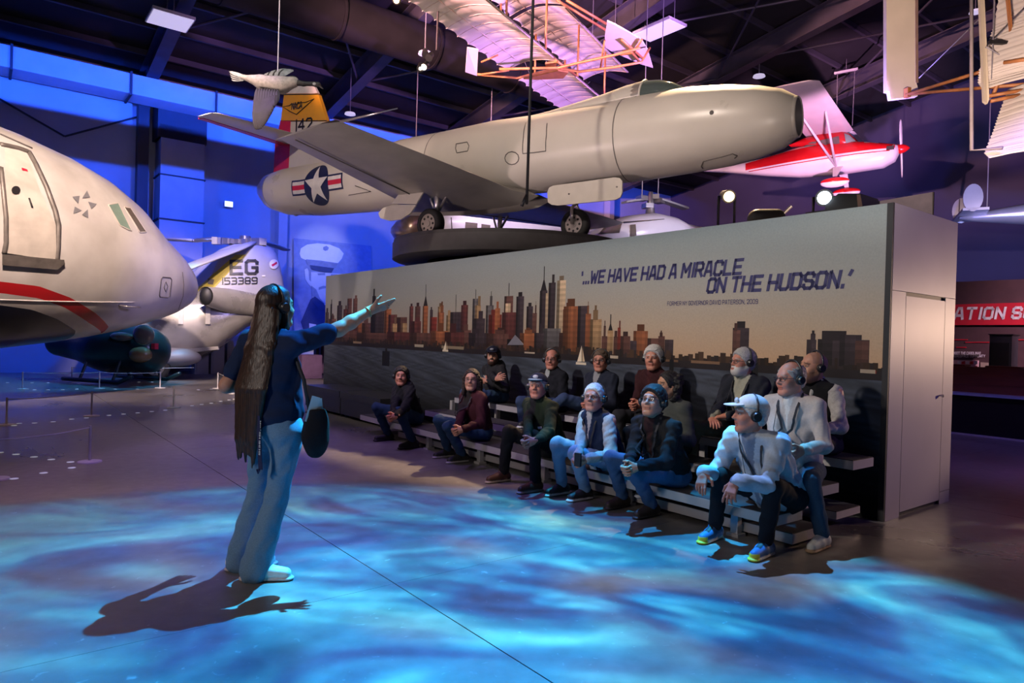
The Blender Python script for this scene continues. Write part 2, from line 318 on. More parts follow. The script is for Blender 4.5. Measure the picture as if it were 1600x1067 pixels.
# ------------------------------------------------------------------ chamfered block lettering (strokes on a 4 x 6 grid)
_G = {
 'A': [[(0,0),(1.3,6),(2.7,6),(4,0)],[(.55,1.8),(3.45,1.8)]], 'B': [[(0,0),(0,6),(3.2,6),(4,5.2),(4,3.8),(3.2,3),(4,2.2),(4,.8),(3.2,0),(0,0)],[(0,3),(3.2,3)]],
 'C': [[(4,4.6),(4,5.2),(3.2,6),(.8,6),(0,5.2),(0,.8),(.8,0),(3.2,0),(4,.8),(4,1.4)]], 'D': [[(0,0),(0,6),(3.1,6),(4,5.1),(4,.9),(3.1,0),(0,0)]],
 'E': [[(4,6),(0,6),(0,0),(4,0)],[(0,3),(3.4,3)]], 'F': [[(4,6),(0,6),(0,0)],[(0,3),(3.4,3)]], 'G': [[(4,4.6),(4,5.2),(3.2,6),(.8,6),(0,5.2),(0,.8),(.8,0),(3.2,0),(4,.8),(4,2.8),(2.4,2.8)]],
 'H': [[(0,0),(0,6)],[(4,0),(4,6)],[(0,3),(4,3)]], 'I': [[(.6,0),(.6,6)]], 'K': [[(0,0),(0,6)],[(4,6),(.6,3),(4,0)]], 'L': [[(0,6),(0,0),(3.8,0)]], 'M': [[(0,0),(0,6),(2.3,2.4),(4.6,6),(4.6,0)]],
 'N': [[(0,0),(0,6),(4,0),(4,6)]], 'O': [[(.8,0),(0,.8),(0,5.2),(.8,6),(3.2,6),(4,5.2),(4,.8),(3.2,0),(.8,0)]], 'P': [[(0,0),(0,6),(3.2,6),(4,5.2),(4,3.4),(3.2,2.6),(0,2.6)]],
 'R': [[(0,0),(0,6),(3.2,6),(4,5.2),(4,3.5),(3.2,2.7),(0,2.7)],[(2.2,2.7),(4,0)]], 'S': [[(4,4.7),(4,5.2),(3.2,6),(.8,6),(0,5.2),(0,3.8),(.8,3.1),(3.2,2.9),(4,2.2),(4,.8),(3.2,0),(.8,0),(0,.8),(0,1.3)]],
 'T': [[(2,0),(2,6)],[(-.1,6),(4.1,6)]], 'U': [[(0,6),(0,.8),(.8,0),(3.2,0),(4,.8),(4,6)]], 'V': [[(0,6),(2,0),(4,6)]], 'W': [[(0,6),(1.2,0),(2.6,4.4),(4,0),(5.2,6)]], 'Y': [[(0,6),(2,3),(4,6)],[(2,3),(2,0)]],
 '0': [[(.8,0),(0,.8),(0,5.2),(.8,6),(3.2,6),(4,5.2),(4,.8),(3.2,0),(.8,0)]], '1': [[(.6,0),(.6,6)]], '2': [[(0,4.8),(0,5.2),(.8,6),(3.2,6),(4,5.2),(4,3.6),(0,0),(4,0)]],
 '3': [[(0,6),(3.2,6),(4,5.2),(4,3.6),(3.4,3),(4,2.4),(4,.8),(3.2,0),(0,0)],[(.8,3),(3.4,3)]], '4': [[(3.2,0),(3.2,6),(0,2),(4.2,2)]], '5': [[(4,6),(0,6),(0,3.4),(3.2,3.4),(4,2.6),(4,.8),(3.2,0),(0,0)]],
 '8': [[(.8,3),(0,3.7),(0,5.2),(.8,6),(3.2,6),(4,5.2),(4,3.7),(3.2,3),(4,2.3),(4,.8),(3.2,0),(.8,0),(0,.8),(0,2.3),(.8,3),(3.2,3)]],
 '9': [[(0,0),(3.2,0),(4,.8),(4,5.2),(3.2,6),(.8,6),(0,5.2),(0,3.6),(.8,2.8),(4,2.8)]], '.': [[(.4,-.1),(.4,.5)]], ',': [[(.7,.5),(.2,-.9)]], "'": [[(.9,6),(.4,4.7)]], '`': [[(.4,6),(.6,4.7)]], '-': [[(.5,3),(3,3)]],
}
def glyph_quads(text, h, slant=.0, weight=.9, narrow=1.0, gap=1.7):
    """list of 2-D quads (u right, v up) for a line of block letters of cap height h"""
    k = h/6.0; x = 0.0; out = []; w2 = weight/2
    for ch in text:
        if ch == ' ': x += 2.4*narrow; continue
        g = _G.get(ch)
        if g is None: continue
        wid = max(p[0] for s_ in g for p in s_)
        for s_ in g:
            for p, q in zip(s_[:-1], s_[1:]):
                d = np.array([(q[0]-p[0])*narrow, q[1]-p[1]]); l = np.linalg.norm(d); d /= l; nn = np.array([-d[1], d[0]])*w2; e = d*w2*.85
                a = np.array([p[0]*narrow+x, p[1]])-e; b = np.array([q[0]*narrow+x, q[1]])+e
                out.append([a-nn, b-nn, b+nn, a+nn])
        x += (wid*narrow)+gap*narrow
    res = []
    for qd in out: res.append([(k*(p[0]+slant*p[1]), k*p[1]) for p in qd])
    return res, (x-gap*narrow)*k

def grid_quad(q, n, m):
    """split a 2-D quad into n x m cells"""
    a, b, c, d = [np.asarray(p, float) for p in q]; out = []
    P = lambda s, t: (a*(1-s)+b*s)*(1-t)+(d*(1-s)+c*s)*t
    for i in range(n):
        for j in range(m): out.append([P(i/n, j/m), P((i+1)/n, j/m), P((i+1)/n, (j+1)/m), P(i/n, (j+1)/m)])
    return out
def decal(mb, quads, fn, mi=0, col=None, n=1, m=1):
    for q in quads:
        for c in (grid_quad(q, n, m) if (n > 1 or m > 1) else [q]): mb.poly([fn(p[0], p[1]) for p in c], mi, col)
def disc_quads(cx, cy, rx, ry, n=32, r0=0.0):
    out = []
    R = [r0, (r0+1)/2, 1.0]
    for i in range(n):
        a, b = 2*np.pi*i/n, 2*np.pi*(i+1)/n
        for s0, s1 in zip(R[:-1], R[1:]):
            out.append([(cx+rx*s0*np.cos(a), cy+ry*s0*np.sin(a)), (cx+rx*s1*np.cos(a), cy+ry*s1*np.sin(a)), (cx+rx*s1*np.cos(b), cy+ry*s1*np.sin(b)), (cx+rx*s0*np.cos(b), cy+ry*s0*np.sin(b))])
    return out
def unit(v): v = np.asarray(v, float); return v/(np.linalg.norm(v)+1e-9)
# ------------------------------------------------------------------ implicit surfaces -> mesh (smooth unions of limbs, meshed by surface nets)
class SDF:
    def __init__(s, lo, hi, h):
        s.h = h; s.lo = np.asarray(lo, float)-2*h; s.n = np.ceil((np.asarray(hi, float)+2*h-s.lo)/h).astype(int)+1
        s.f = np.full(s.n, 1e3, np.float32)
        s.ax = [s.lo[i]+h*np.arange(s.n[i]) for i in range(3)]
    def _sub(s, lo, hi):
        i0 = np.clip(np.floor((np.asarray(lo)-s.lo)/s.h).astype(int), 0, s.n-1); i1 = np.clip(np.ceil((np.asarray(hi)-s.lo)/s.h).astype(int)+1, i0+1, s.n)
        sl = tuple(slice(i0[k], i1[k]) for k in range(3))
        P = np.stack(np.meshgrid(*[s.ax[k][sl[k]] for k in range(3)], indexing='ij'), -1).astype(np.float32)
        return sl, P
    @staticmethod
    def smin(a, b, k):
        if k <= 0: return np.minimum(a, b)
        h = np.maximum(k-np.abs(a-b), 0)/k
        return np.minimum(a, b)-h*h*k*.25
    def _join(s, sl, d, k, sub):
        if sub:
            a = s.f[sl]; b = -d; h = np.maximum(k-np.abs(a-b), 0)/max(k, 1e-6); s.f[sl] = np.maximum(a, b)+h*h*k*.25
        else: s.f[sl] = s.smin(s.f[sl], d, k)
    def cap(s, a, b, ra, rb=None, k=.02, sub=False, flat=None, ff=1.0):
        """round cone; flat = axis along which the section is squeezed by ff"""
        rb = ra if rb is None else rb; a = np.asarray(a, float); b = np.asarray(b, float); m = max(ra, rb)+k+2*s.h
        sl, P = s._sub(np.minimum(a, b)-m, np.maximum(a, b)+m)
        if P.size == 0: return
        pa = P-a.astype(np.float32); ba = (b-a).astype(np.float32); L2 = float(ba@ba)+1e-12
        t = np.clip(pa@ba/L2, 0, 1); q = pa-t[..., None]*ba
        if flat is not None:
            fl = np.asarray(flat, np.float32); fl = fl/np.linalg.norm(fl); q = q+(q@fl)[..., None]*fl*(1/ff-1)
        d = np.linalg.norm(q, axis=-1)-(ra+(rb-ra)*t)
        if flat is not None: d = d*(.5+.5*ff)
        s._join(sl, d, k, sub)
    def ell(s, c, r, R=None, k=.02, sub=False):
        """ellipsoid; columns of R are its axes"""
        c = np.asarray(c, float); r = np.asarray(r, float); m = r.max()+k+2*s.h
        sl, P = s._sub(c-m, c+m)
        if P.size == 0: return
        q = P-c.astype(np.float32)
        if R is not None: q = q@np.asarray(R, np.float32)
        k0 = np.linalg.norm(q/r.astype(np.float32), axis=-1); k1 = np.linalg.norm(q/(r*r).astype(np.float32), axis=-1)
        s._join(sl, k0*(k0-1)/np.maximum(k1, 1e-6), k, sub)
    def cut(s, c, n):
        """remove everything on the +n side of the plane through c"""
        n = np.asarray(n, np.float32); n = n/np.linalg.norm(n); P = np.stack(np.meshgrid(*s.ax, indexing='ij'), -1).astype(np.float32)
        s.f = np.maximum(s.f, (P-np.asarray(c, np.float32))@n)
    def wrinkle(s, amp, freq, seed=0):
        r = np.random.default_rng(seed); P = np.stack(np.meshgrid(*s.ax, indexing='ij'), -1).astype(np.float32)
        g = np.zeros(s.n, np.float32)
        for i in range(4):
            d = r.normal(size=3); d /= np.linalg.norm(d); d2 = r.normal(size=3)
            g += np.sin(P@(d*freq*(1+.5*i)).astype(np.float32)+2.0*np.sin(P@(d2*freq*.45).astype(np.float32)+i)+r.uniform(0, 6))/(1+.4*i)
        s.f += (amp*g*.5).astype(np.float32)
    def mesh(s):
        f = s.f; ins = f < 0; n = s.n
        if not ins.any(): return np.zeros((0, 3)), np.zeros((0, 4), int)
        acc = np.zeros(n-1, np.int8)
        for dx in (0, 1):
            for dy in (0, 1):
                for dz in (0, 1): acc += ins[dx:n[0]-1+dx, dy:n[1]-1+dy, dz:n[2]-1+dz]
        act = (acc > 0) & (acc < 8); idx = np.full(n-1, -1, np.int64); ii = np.argwhere(act); idx[act] = np.arange(len(ii))
        sm = np.zeros((len(ii), 3)); ct = np.zeros(len(ii))
        for axis in range(3):
            o1, o2 = [k for k in range(3) if k != axis]
            for u in (0, 1):
                for v in (0, 1):
                    p = ii.copy(); p[:, o1] += u; p[:, o2] += v; q = p.copy(); q[:, axis] += 1
                    fa = f[p[:, 0], p[:, 1], p[:, 2]]; fb = f[q[:, 0], q[:, 1], q[:, 2]]; m = (fa < 0) != (fb < 0)
                    t = np.where(m, fa/np.where(m, fa-fb, 1), 0); w = p.astype(float); w[:, axis] += t
                    sm[m] += w[m]; ct[m] += 1
        V = sm/np.maximum(ct, 1)[:, None]*s.h+s.lo
        Q = []
        for axis in range(3):
            o1, o2 = [k for k in range(3) if k != axis]
            a = np.take(ins, np.arange(0, n[axis]-1), axis); b = np.take(ins, np.arange(1, n[axis]), axis)
            e = np.argwhere(a != b); ok = (e[:, o1] > 0) & (e[:, o2] > 0) & (e[:, o1] < n[o1]-1) & (e[:, o2] < n[o2]-1); e = e[ok]
            if not len(e): continue
            sgn = ins[e[:, 0], e[:, 1], e[:, 2]]
            def g(u, v): c = e.copy(); c[:, o1] -= u; c[:, o2] -= v; return idx[c[:, 0], c[:, 1], c[:, 2]]
            q = np.stack([g(1, 1), g(0, 1), g(0, 0), g(1, 0)], 1)
            flip = sgn if axis != 1 else ~sgn
            q[~flip] = q[~flip][:, ::-1]; Q.append(q)
        return V, np.vstack(Q)

def mesh_obj(name, V, Q, mats, parent, cols=None, mi=None, smooth=True):
    me = bpy.data.meshes.new(name); me.vertices.add(len(V)); me.vertices.foreach_set('co', np.asarray(V, np.float32).ravel())
    Q = np.asarray(Q); k = Q.shape[1]; me.loops.add(Q.size); me.loops.foreach_set('vertex_index', Q.ravel().astype(np.int32)); me.polygons.add(len(Q))
    me.polygons.foreach_set('loop_start', np.arange(0, Q.size, k, dtype=np.int32))
    for m in (mats if isinstance(mats, (list, tuple)) else [mats]): me.materials.append(m)
    if mi is not None: me.polygons.foreach_set('material_index', np.asarray(mi, np.int32))
    me.polygons.foreach_set('use_smooth', np.full(len(Q), smooth, bool))
    if cols is not None:
        ca = me.color_attributes.new('Col', 'FLOAT_COLOR', 'POINT'); ca.data.foreach_set('color', np.hstack([cols, np.ones((len(V), 1))]).astype(np.float32).ravel())
    me.update(calc_edges=True); me.validate()
    o = bpy.data.objects.new(name, me); COL.objects.link(o); o.parent = parent
    return o
def sdf_obj(name, s, mats, parent, col=None, colfn=None):
    V, Q = s.mesh(); cols = None
    if colfn is not None: cols = colfn(V)
    elif col is not None: cols = np.tile(np.asarray(col, float), (len(V), 1))
    return mesh_obj(name, V, Q, mats, parent, cols)
# ------------------------------------------------------------------ floor: sealed concrete slabs between saw-cut joints
def floor_mat():
    m, nt, b = _base('polished_concrete'); N = nt.nodes.new; L = nt.links.new
    tc = N('ShaderNodeTexCoord'); 
    def noise(sc, det, dist=0.0):
        n = N('ShaderNodeTexNoise'); n.inputs['Scale'].default_value = sc; n.inputs['Detail'].default_value = det; n.inputs['Distortion'].default_value = dist
        L(tc.outputs['Object'], n.inputs[0]); return n
    n1 = noise(.7, 6, .6); n2 = noise(9, 5)
    r = N('ShaderNodeValToRGB'); L(n1.outputs[0], r.inputs[0]); cr = r.color_ramp
    cr.elements[0].position = .3; cr.elements[0].color = (.105, .098, .092, 1); cr.elements[1].position = .72; cr.elements[1].color = (.26, .245, .232, 1)
    mr = N('ShaderNodeMapRange'); mr.inputs[1].default_value = .3; mr.inputs[2].default_value = .75; mr.inputs[3].default_value = .82; mr.inputs[4].default_value = 1.12; L(n2.outputs[0], mr.inputs[0])
    mx = N('ShaderNodeMix'); mx.data_type = 'RGBA'; mx.blend_type = 'MULTIPLY'; mx.inputs[0].default_value = 1; L(r.outputs[0], mx.inputs[6]); L(mr.outputs[0], mx.inputs[7])
    # pale scuffs and flecks
    n3 = noise(19, 5, .8); r3 = N('ShaderNodeMapRange'); r3.inputs[1].default_value = .66; r3.inputs[2].default_value = .80; r3.inputs[4].default_value = .45; L(n3.outputs[0], r3.inputs[0])
    m2 = N('ShaderNodeMix'); m2.data_type = 'RGBA'; L(r3.outputs[0], m2.inputs[0]); L(mx.outputs[2], m2.inputs[6]); m2.inputs[7].default_value = (.62, .60, .58, 1)
    L(m2.outputs[2], b.inputs['Base Color'])
    rr = N('ShaderNodeMapRange'); rr.inputs[1].default_value = .3; rr.inputs[2].default_value = .7; rr.inputs[3].default_value = .26; rr.inputs[4].default_value = .42; L(n1.outputs[0], rr.inputs[0]); L(rr.outputs[0], b.inputs['Roughness'])
    bp = N('ShaderNodeBump'); bp.inputs['Strength'].default_value = .06; bp.inputs['Distance'].default_value = .01; L(n2.outputs[0], bp.inputs['Height']); L(bp.outputs[0], b.inputs['Normal'])
    return m
M_floor = floor_mat()
M_dark = pmat('joint_filler', (.075, .072, .07), .8)
mb = MB(); c_ = [uv(-8, -14), uv(26, -14), uv(26, 30), uv(-8, 30)]
mb.prism([p - ZZ*.006 for p in c_], (0, 0, -.15)); floor = struct(mb.build('floor', M_dark))
J1 = [-8, -1.5, 3.45, 8.6, 13.8, 18.9, 24]; J2 = [-14, -8.4, -3.25, 1.9, 7.05, 12.2, 17.4, 22.5, 29.4]
for i in range(len(J1)-1):
    for j in range(len(J2)-1):
        g = .0035; g1 = .0012; mb = MB()
        mb.prism([uv(J1[i]+g1, J2[j]+g), uv(J1[i+1]-g1, J2[j]+g), uv(J1[i+1]-g1, J2[j+1]-g), uv(J1[i]+g1, J2[j+1]-g)], (0, 0, -.006)); mb.build('slab', M_floor, floor)
M_dot = emat('floor_marker_light', (.85, .9, 1.0), .22)

# ------------------------------------------------------------------ walls, roof
M_wallb = pmat('painted_wall', (.42, .43, .46), .75, var=.06, scale=1.2)
M_walln = pmat('navy_wall', (.045, .045, .12), .8, var=.1, scale=.6)
M_roof = pmat('roof_deck', (.012, .011, .016), .9, var=.3, scale=1.5)
M_steel = pmat('painted_steel', (.055, .05, .075), .55, var=.15, scale=3)
M_duct = pmat('duct_sheet', (.40, .40, .43), .5, var=.08, scale=2)
M_dduct = pmat('dark_duct_sheet', (.028, .026, .034), .55, var=.15, scale=2)
ROOF = lambda u: 9.25 + .17*(24-u)
mb = MB(); mb.prism([uv(24, -14), uv(24, 29.6), uv(24, 29.6, 9.3), uv(24, -14, 9.3)], U1*.25); struct(mb.build('wall_left', M_wallb))
mb = MB(); mb.prism([uv(24.2, 29.4), uv(-6, 29.4), uv(-6, 29.4, 14.4), uv(24.2, 29.4, 9.2)], U2*.25); struct(mb.build('wall_right', M_walln))
mb = MB(); mb.prism([uv(24.3, -14, ROOF(24.3)), uv(24.3, 29.7, ROOF(24.3)), uv(-8, 29.7, ROOF(-8)), uv(-8, -14, ROOF(-8))], (0, 0, .2)); struct(mb.build('ceiling', M_roof))
# corrugated deck ribs
mb = MB()
for u in np.arange(-6, 24, 1.5):
    mb.box(uv(u, 8, ROOF(u)-.1), (.09, 44, .16), RZ(A_U1))
o = mb.build('purlin', M_steel); struct(o); o.name = 'trim_purlins'
SL = np.array([U1[0], U1[1], -.17]); SL /= np.linalg.norm(SL)
def ibeam(mb, p, q, h, w, t=.03):
    p, q = np.asarray(p, float), np.asarray(q, float); d = q-p; L = np.linalg.norm(d); d /= L
    s_ = np.cross(d, ZZ); s_ /= np.linalg.norm(s_); n_ = np.cross(s_, d); R = np.stack([d, s_, n_], 1); c = (p+q)/2
    mb.box(c, (L, t, h), R); mb.box(c-n_*h/2, (L, w, t), R); mb.box(c+n_*h/2, (L, w, t), R)
k = 0
for u2 in (-6.4, -1.25, 3.9, 9.25, 14.3, 19.4, 24.45):
    mb = MB(); ibeam(mb, uv(-6, u2, ROOF(-6)-.5), uv(24, u2, ROOF(24)-.5), .62, .34); k += 1
    struct(mb.build('trim_%d' % k, M_steel))
    if u2 > -2:                                    # wall column under each rafter
        mb = MB(); u2c = 8.25 if u2 == 9.25 else u2; mb.box(uv(23.75, u2c, 4.35), (.40, .30, 8.7), RZ(A_U1)); k += 1; struct(mb.build('trim_%d' % k, M_dduct if u2 < 5 else M_wallb))
# rod bracing between the rafters and thin hangers
for i, (a_, b_) in enumerate((((5, -1.25), (12, 3.9)), ((12, 3.9), (20, 9.25)), ((20, 3.9), (13, 9.25)), ((8, 14.3), (14, 19.4)), ((14, 14.3), (8, 19.4)), ((6, 19.4), (12.5, 24.45)), ((12.5, 19.4), (6, 24.45)), ((20, 14.3), (14, 19.4)), ((20, 9.25), (14, 14.3)))):
    mb = MB(); mb.cyl(uv(a_[0], a_[1], ROOF(a_[0])-.7), uv(b_[0], b_[1], ROOF(b_[0])-.7), .035, n=6); k += 1; struct(mb.build('trim_%d' % k, M_steel))
M_spiral = pmat('spiral_duct_sheet', (.012, .011, .015), .8, var=.2, scale=2, spec=.12)
M_wire = pmat('steel_wire', (.35, .34, .40), .4, .6)

# rectangular supply duct along the wall with its elbow and drop
t = thing('ventilation_duct', 'long rectangular duct lit blue high along the wall, with an elbow turning down', 'duct', uv(22.5, 4, 8.1))
def in_(o_, pts): return pts
def dbox(mb, u1a, u1b, u2a, u2b, za, zb):
    c = uv((u1a+u1b)/2-22.5, (u2a+u2b)/2-4, (za+zb)/2-8.1); mb.box(c, (u1b-u1a, u2b-u2a, zb-za), RZ(A_U1) if False else np.stack([U1, U2, ZZ], 1))
for a_, b_ in ((-13, -7.2), (-7.1, -2.2), (-2.1, .55), (.6, 3.3), (3.35, 5.6), (5.65, 6.9), (6.95, 9.2), (9.25, 13.5)):
    mb = MB(); dbox(mb, 22.2, 23.1, a_, b_, 8.05, 8.62); mb.build('duct_section', M_duct, t)
for x_ in (-7.15, -2.15, .57, 3.32, 5.62, 6.92, 9.22):
    mb = MB(); dbox(mb, 22.15, 23.15, x_-.03, x_+.03, 8.0, 8.67); mb.build('flange', M_dduct, t)
mb = MB(); dbox(mb, 23.1, 23.95, 4.2, 5.6, 7.2, 8.62); dbox(mb, 23.1, 23.95, 4.25, 5.55, 7.2, 7.6); mb.build('elbow', M_dduct, t)
for a_, b_ in ((6.1, 7.2), (4.75, 6.06), (3.4, 4.71), (.3, 3.36)):
    mb = MB(); dbox(mb, 23.1, 23.95, 4.3, 5.55, a_, b_); mb.build('drop_section', M_duct, t)
for z_ in (6.08, 4.73, 3.38):
    mb = MB(); dbox(mb, 23.06, 23.98, 4.26, 5.59, z_-.02, z_+.02); mb.build('flange', M_dduct, t)
# wall girt bracing under the duct
for i, (q0, q1) in enumerate((((23.9, -.3, 7.95), (23.9, 1.9, 6.9)), ((23.9, 4.0, 8.0), (23.9, 1.9, 6.9)), ((23.9, 1.2, 6.6), (23.9, 3.8, 3.6)))):
    mb = MB(); mb.cyl(uv(*q0), uv(*q1), .03, n=6); k += 1; struct(mb.build('trim_%d' % k, M_dduct))
# round spiral duct crossing under the roof
t = thing('spiral_duct', 'large round dark duct crossing under the roof behind the goose and glider', 'duct', uv(15.5, 6, 8.9))
cD = uv(15.5, 6, 8.9)
for a_ in np.arange(-9, 22, 2.6):
    mb = MB(); mb.cyl(uv(15.5, a_, 8.9)-cD, uv(15.5, a_+2.56, 8.9)-cD, .52, n=28); mb.build('duct_section', M_spiral, t, True, auto=50)
    mb = MB(); mb.cyl(uv(15.5, a_-.03, 8.9)-cD, uv(15.5, a_+.03, 8.9)-cD, .545, n=28); mb.build('duct_band', M_spiral, t, True, auto=50)

# flat LED panels and disc lamps hanging in the roof
M_led = emat('led_panel_face', (.80, .72, 1.0), .62); M_lw = pmat('white_lamp_body', (.6, .58, .62), .5)
def led(px, py, u1, w, l, label, rot=A_U1):
    d = ray(px, py); s_ = u1/np.dot(d, U1); p = CAM + d*s_
    t = thing('ceiling_panel_lamp', label, 'ceiling lamp', p, rot, 'flat panel lamps under the roof')
    mb = MB(); mb.box((0, 0, .04), (l, w, .07)); mb.build('housing', M_lw, t)
    mb = MB(); mb.box((0, 0, -.005), (l-.06, w-.06, .015)); mb.build('diffuser', M_led, t)
    h = max(.2, ROOF(p@U1)-p[2]-.1)
    for sx in (-.4, .4): mb = MB(); mb.cyl((sx*l, 0, .07), (sx*l, 0, h), .012, n=5); mb.build('hanger', M_wire, t)
led(266, 33, 18.6, .95, .95, 'square lavender panel lamp high over the blue duct')
led(1030, 48, 12.6, .75, 1.3, 'lavender panel lamp under the roof behind the canvas glider')
led(1318, 186, 17.0, 1.2, 1.6, 'lavender panel lamp just above the red and white light aircraft')
def disc_lamp(px, py, u1, label, r=.19):
    d = ray(px, py); p = CAM + d*(u1/np.dot(d, U1))
    t = thing('disc_lamp', label, 'pendant lamp', p, 0, 'small white disc lamps on rods')
    mb = MB(); mb.cyl((0, 0, 0), (0, 0, .05), r, r*.9, 20); mb.build('lamp_disc', M_led, t, True, auto=40)
    mb = MB(); mb.cyl((0, 0, .05), (0, 0, ROOF(p@U1)-p[2]-.30), .014, n=6); mb.build('rod', M_wire, t)
disc_lamp(547, 179, 20.0, 'disc lamp on a rod right of the yellow tail fin', .17)
disc_lamp(664, 85, 14.0, 'disc lamp hanging in front of the round duct, beside the track spotlight', .16)
disc_lamp(1186, 120, 13.0, 'disc lamp high above the intake of the jet', .2)
disc_lamp(1373, 212, 15.5, 'disc lamp above the propeller of the red and white light aircraft', .2)
disc_lamp(1524, 20, 6.4, 'disc lamp in the roof between cream panel and canvas wing', .14)

# ------------------------------------------------------------------ exhibit wall with the skyline mural
M_print = cmat('mural_print', .62, .05, 60, spec=.25)
M_panel = pmat('grey_exhibit_panel', (.42, .40, .39), .5, var=.06, scale=1.5)
M_edge = pmat('black_edge', (.015, .015, .02), .6)
LEN, HT, TH = 11.48, 2.605, 1.35
root = thing('exhibit_wall', 'long exhibit wall printed with a city skyline at sunset and a quotation', 'display wall', P0)
AB = lambda a, b, z: ab(a, b, z) - P0
mb = MB(); mb.prism([AB(0.01, -.012, 0), AB(LEN, -.012, 0), AB(LEN, -TH+.02, 0), AB(.01, -TH+.02, 0)], (0, 0, HT-.02)); mb.build('wall_core', M_edge, root)
mb = MB(); mb.prism([AB(0, -.01, HT-.02), AB(LEN, -.01, HT-.02), AB(LEN, -TH, HT-.02), AB(0, -TH, HT-.02)], (0, 0, .02)); mb.build('top_panel', M_panel, root)
mb = MB(); mb.prism([AB(-.012, .005, 0), AB(.035, .005, 0), AB(.035, -.05, 0), AB(-.012, -.05, 0)], (0, 0, HT)); mb.build('corner_trim', M_edge, root)
def mz(px, py):
    q = atp(px, py, P0, -U2); return float((q-P0)@U1), float(q[2])
# printed picture: thin layers over each other on the wall face
pr = MB(); LAY = [0.0]
def pq(a0, a1, z0, z1, c00, c10=None, c11=None, c01=None, d=None):
    """quad from a0 (right) to a1 (left); colours bottom-right, bottom-left, top-left, top-right"""
    if d is None: LAY[0] += 4e-6; d = LAY[0]
    c10 = c10 or c00; c11 = c11 or c10; c01 = c01 or c00
    pr.add([AB(a0, d, z0), AB(a1, d, z0), AB(a1, d, z1), AB(a0, d, z1)], [(0, 3, 2, 1)], 0, [c00, c10, c11, c01])
SHORE = 1.205
sky_l = [(1.2, (150, 132, 122)), (1.6, (152, 143, 138)), (2.05, (146, 145, 146)), (HT, (134, 138, 144))]
sky_r = [(1.2, (214, 172, 136)), (1.6, (206, 182, 156)), (2.05, (188, 184, 174)), (HT, (164, 178, 178))]
NS = 24
for i in range(NS):
    for (z0, cl0), (z1, cl1), (_, cr0), (_, cr1) in zip(sky_l[:-1], sky_l[1:], sky_r[:-1], sky_r[1:]):
        def mixc(cr_, cl_, f): return tuple(min(.86, .86*v) for v in lin(*[cr_[j]*(1-f)+cl_[j]*f for j in range(3)]))
        f0, f1 = (i/NS), ((i+1)/NS)
        pq(LEN*f0, LEN*f1, z0, z1, mixc(cr0, cl0, f0), mixc(cr0, cl0, f1), mixc(cr1, cl1, f1), mixc(cr1, cl1, f0), d=.0)
# water rows: rippled dark blue, nearly black at the foot
rr_ = random.Random(3)
zr = list(np.linspace(SHORE, .0, 46)); NW = 120
def wc(i, j):
    f = 1 - zr[j]/SHORE; base = np.array([66, 72, 86])*(1-f)**.7 + np.array([34, 34, 38])*(1-(1-f)**.7)
    if zr[j] < .55: base = base*(.45+.55*zr[j]/.55)
    k_ = 1 + .26*math.sin(i*.9+j*2.3+3*math.sin(j*.7+i*.13))*rr_.uniform(.3, 1); return lin(*np.clip(base*k_, 0, 255))
wcs = [[wc(i, j) for j in range(len(zr))] for i in range(NW+1)]
for i in range(NW):
    for j in range(len(zr)-1):
        pq(LEN*i/NW, LEN*(i+1)/NW, zr[j+1], zr[j], wcs[i][j+1], wcs[i+1][j+1], wcs[i+1][j], wcs[i][j], d=.0)
CB = dict(dk=(64, 52, 58), br=(100, 66, 60), dr=(98, 52, 50), or_=(158, 94, 62), tn=(180, 142, 104), lt=(206, 176, 144), gy=(98, 92, 94), bk=(34, 30, 34), rd=(128, 52, 44))
def building(px0, px1, pytop, c, roof=None, z0=SHORE, win=True):
    xm = (px0+px1)/2; a1, zt = mz(px0, pytop); a0, _ = mz(px1, pytop); _, zt = mz(xm, pytop)
    w_, h_ = a1-a0, zt-z0; base = np.array(CB[c], float); LAY[0] += 6e-6; d = LAY[0]
    nx = max(2, min(12, int(w_/.042))); nz_ = max(3, min(30, int(h_/.034)))
    for i in range(nx):
        kc = rr_.uniform(.88, 1.10)
        for j in range(nz_):
            s_ = .62 if (i >= nx*.62) else 1.0                    # printed: left flank of each tower is in the picture's own shade
            k_ = s_*kc*rr_.uniform(.96, 1.04)*(1.0 if j % 2 else .91); f = j/nz_; k_ *= .72+.34*f
            pq(a0+w_*i/nx, a0+w_*(i+1)/nx, z0+h_*j/nz_, z0+h_*(j+1)/nz_, lin(*np.clip(base*k_, 0, 255)), d=d)
    if roof is None and h_ > .25 and rr_.random() < .75:                 # setback crowns
        q0 = rr_.uniform(.05, .45); q1 = q0+rr_.uniform(.3, .5); hh = rr_.uniform(.04, .14); pq(a0+w_*q0, a0+w_*q1, zt-.01, zt+hh, lin(*(base*rr_.uniform(.6, .95))))
        if rr_.random() < .5: pq(a0+w_*(q0+.12), a0+w_*(q1-.12), zt+hh-.01, zt+hh*1.5, lin(*(base*.6)))
    if roof == 'spire':
        LAY[0] += 6e-6; m_ = (a0+a1)/2; cc = lin(*CB['bk']); pr.add([AB(a0+w_*.1, LAY[0], zt), AB(a1-w_*.1, LAY[0], zt), AB(m_, LAY[0], zt+w_*1.1)], [(0, 2, 1)], 0, [cc]*3)
        pq(m_-.008, m_+.008, zt+w_*.6, zt+w_*2.1, cc)
    elif roof == 'cap': pq(a0+w_*.25, a1-w_*.25, zt, zt+w_*.35, lin(*(base*.55)))
    elif roof == 'mast':
        m_ = (a0+a1)/2; pq(m_-.007, m_+.007, zt, zt+w_*.9, lin(*CB['bk']))
X2 = lambda v: 500+v/4.0
Y2 = lambda v: 380+v/4.0
X3 = lambda v: 860+v/2.963
Y3 = lambda v: 380+v/2.963
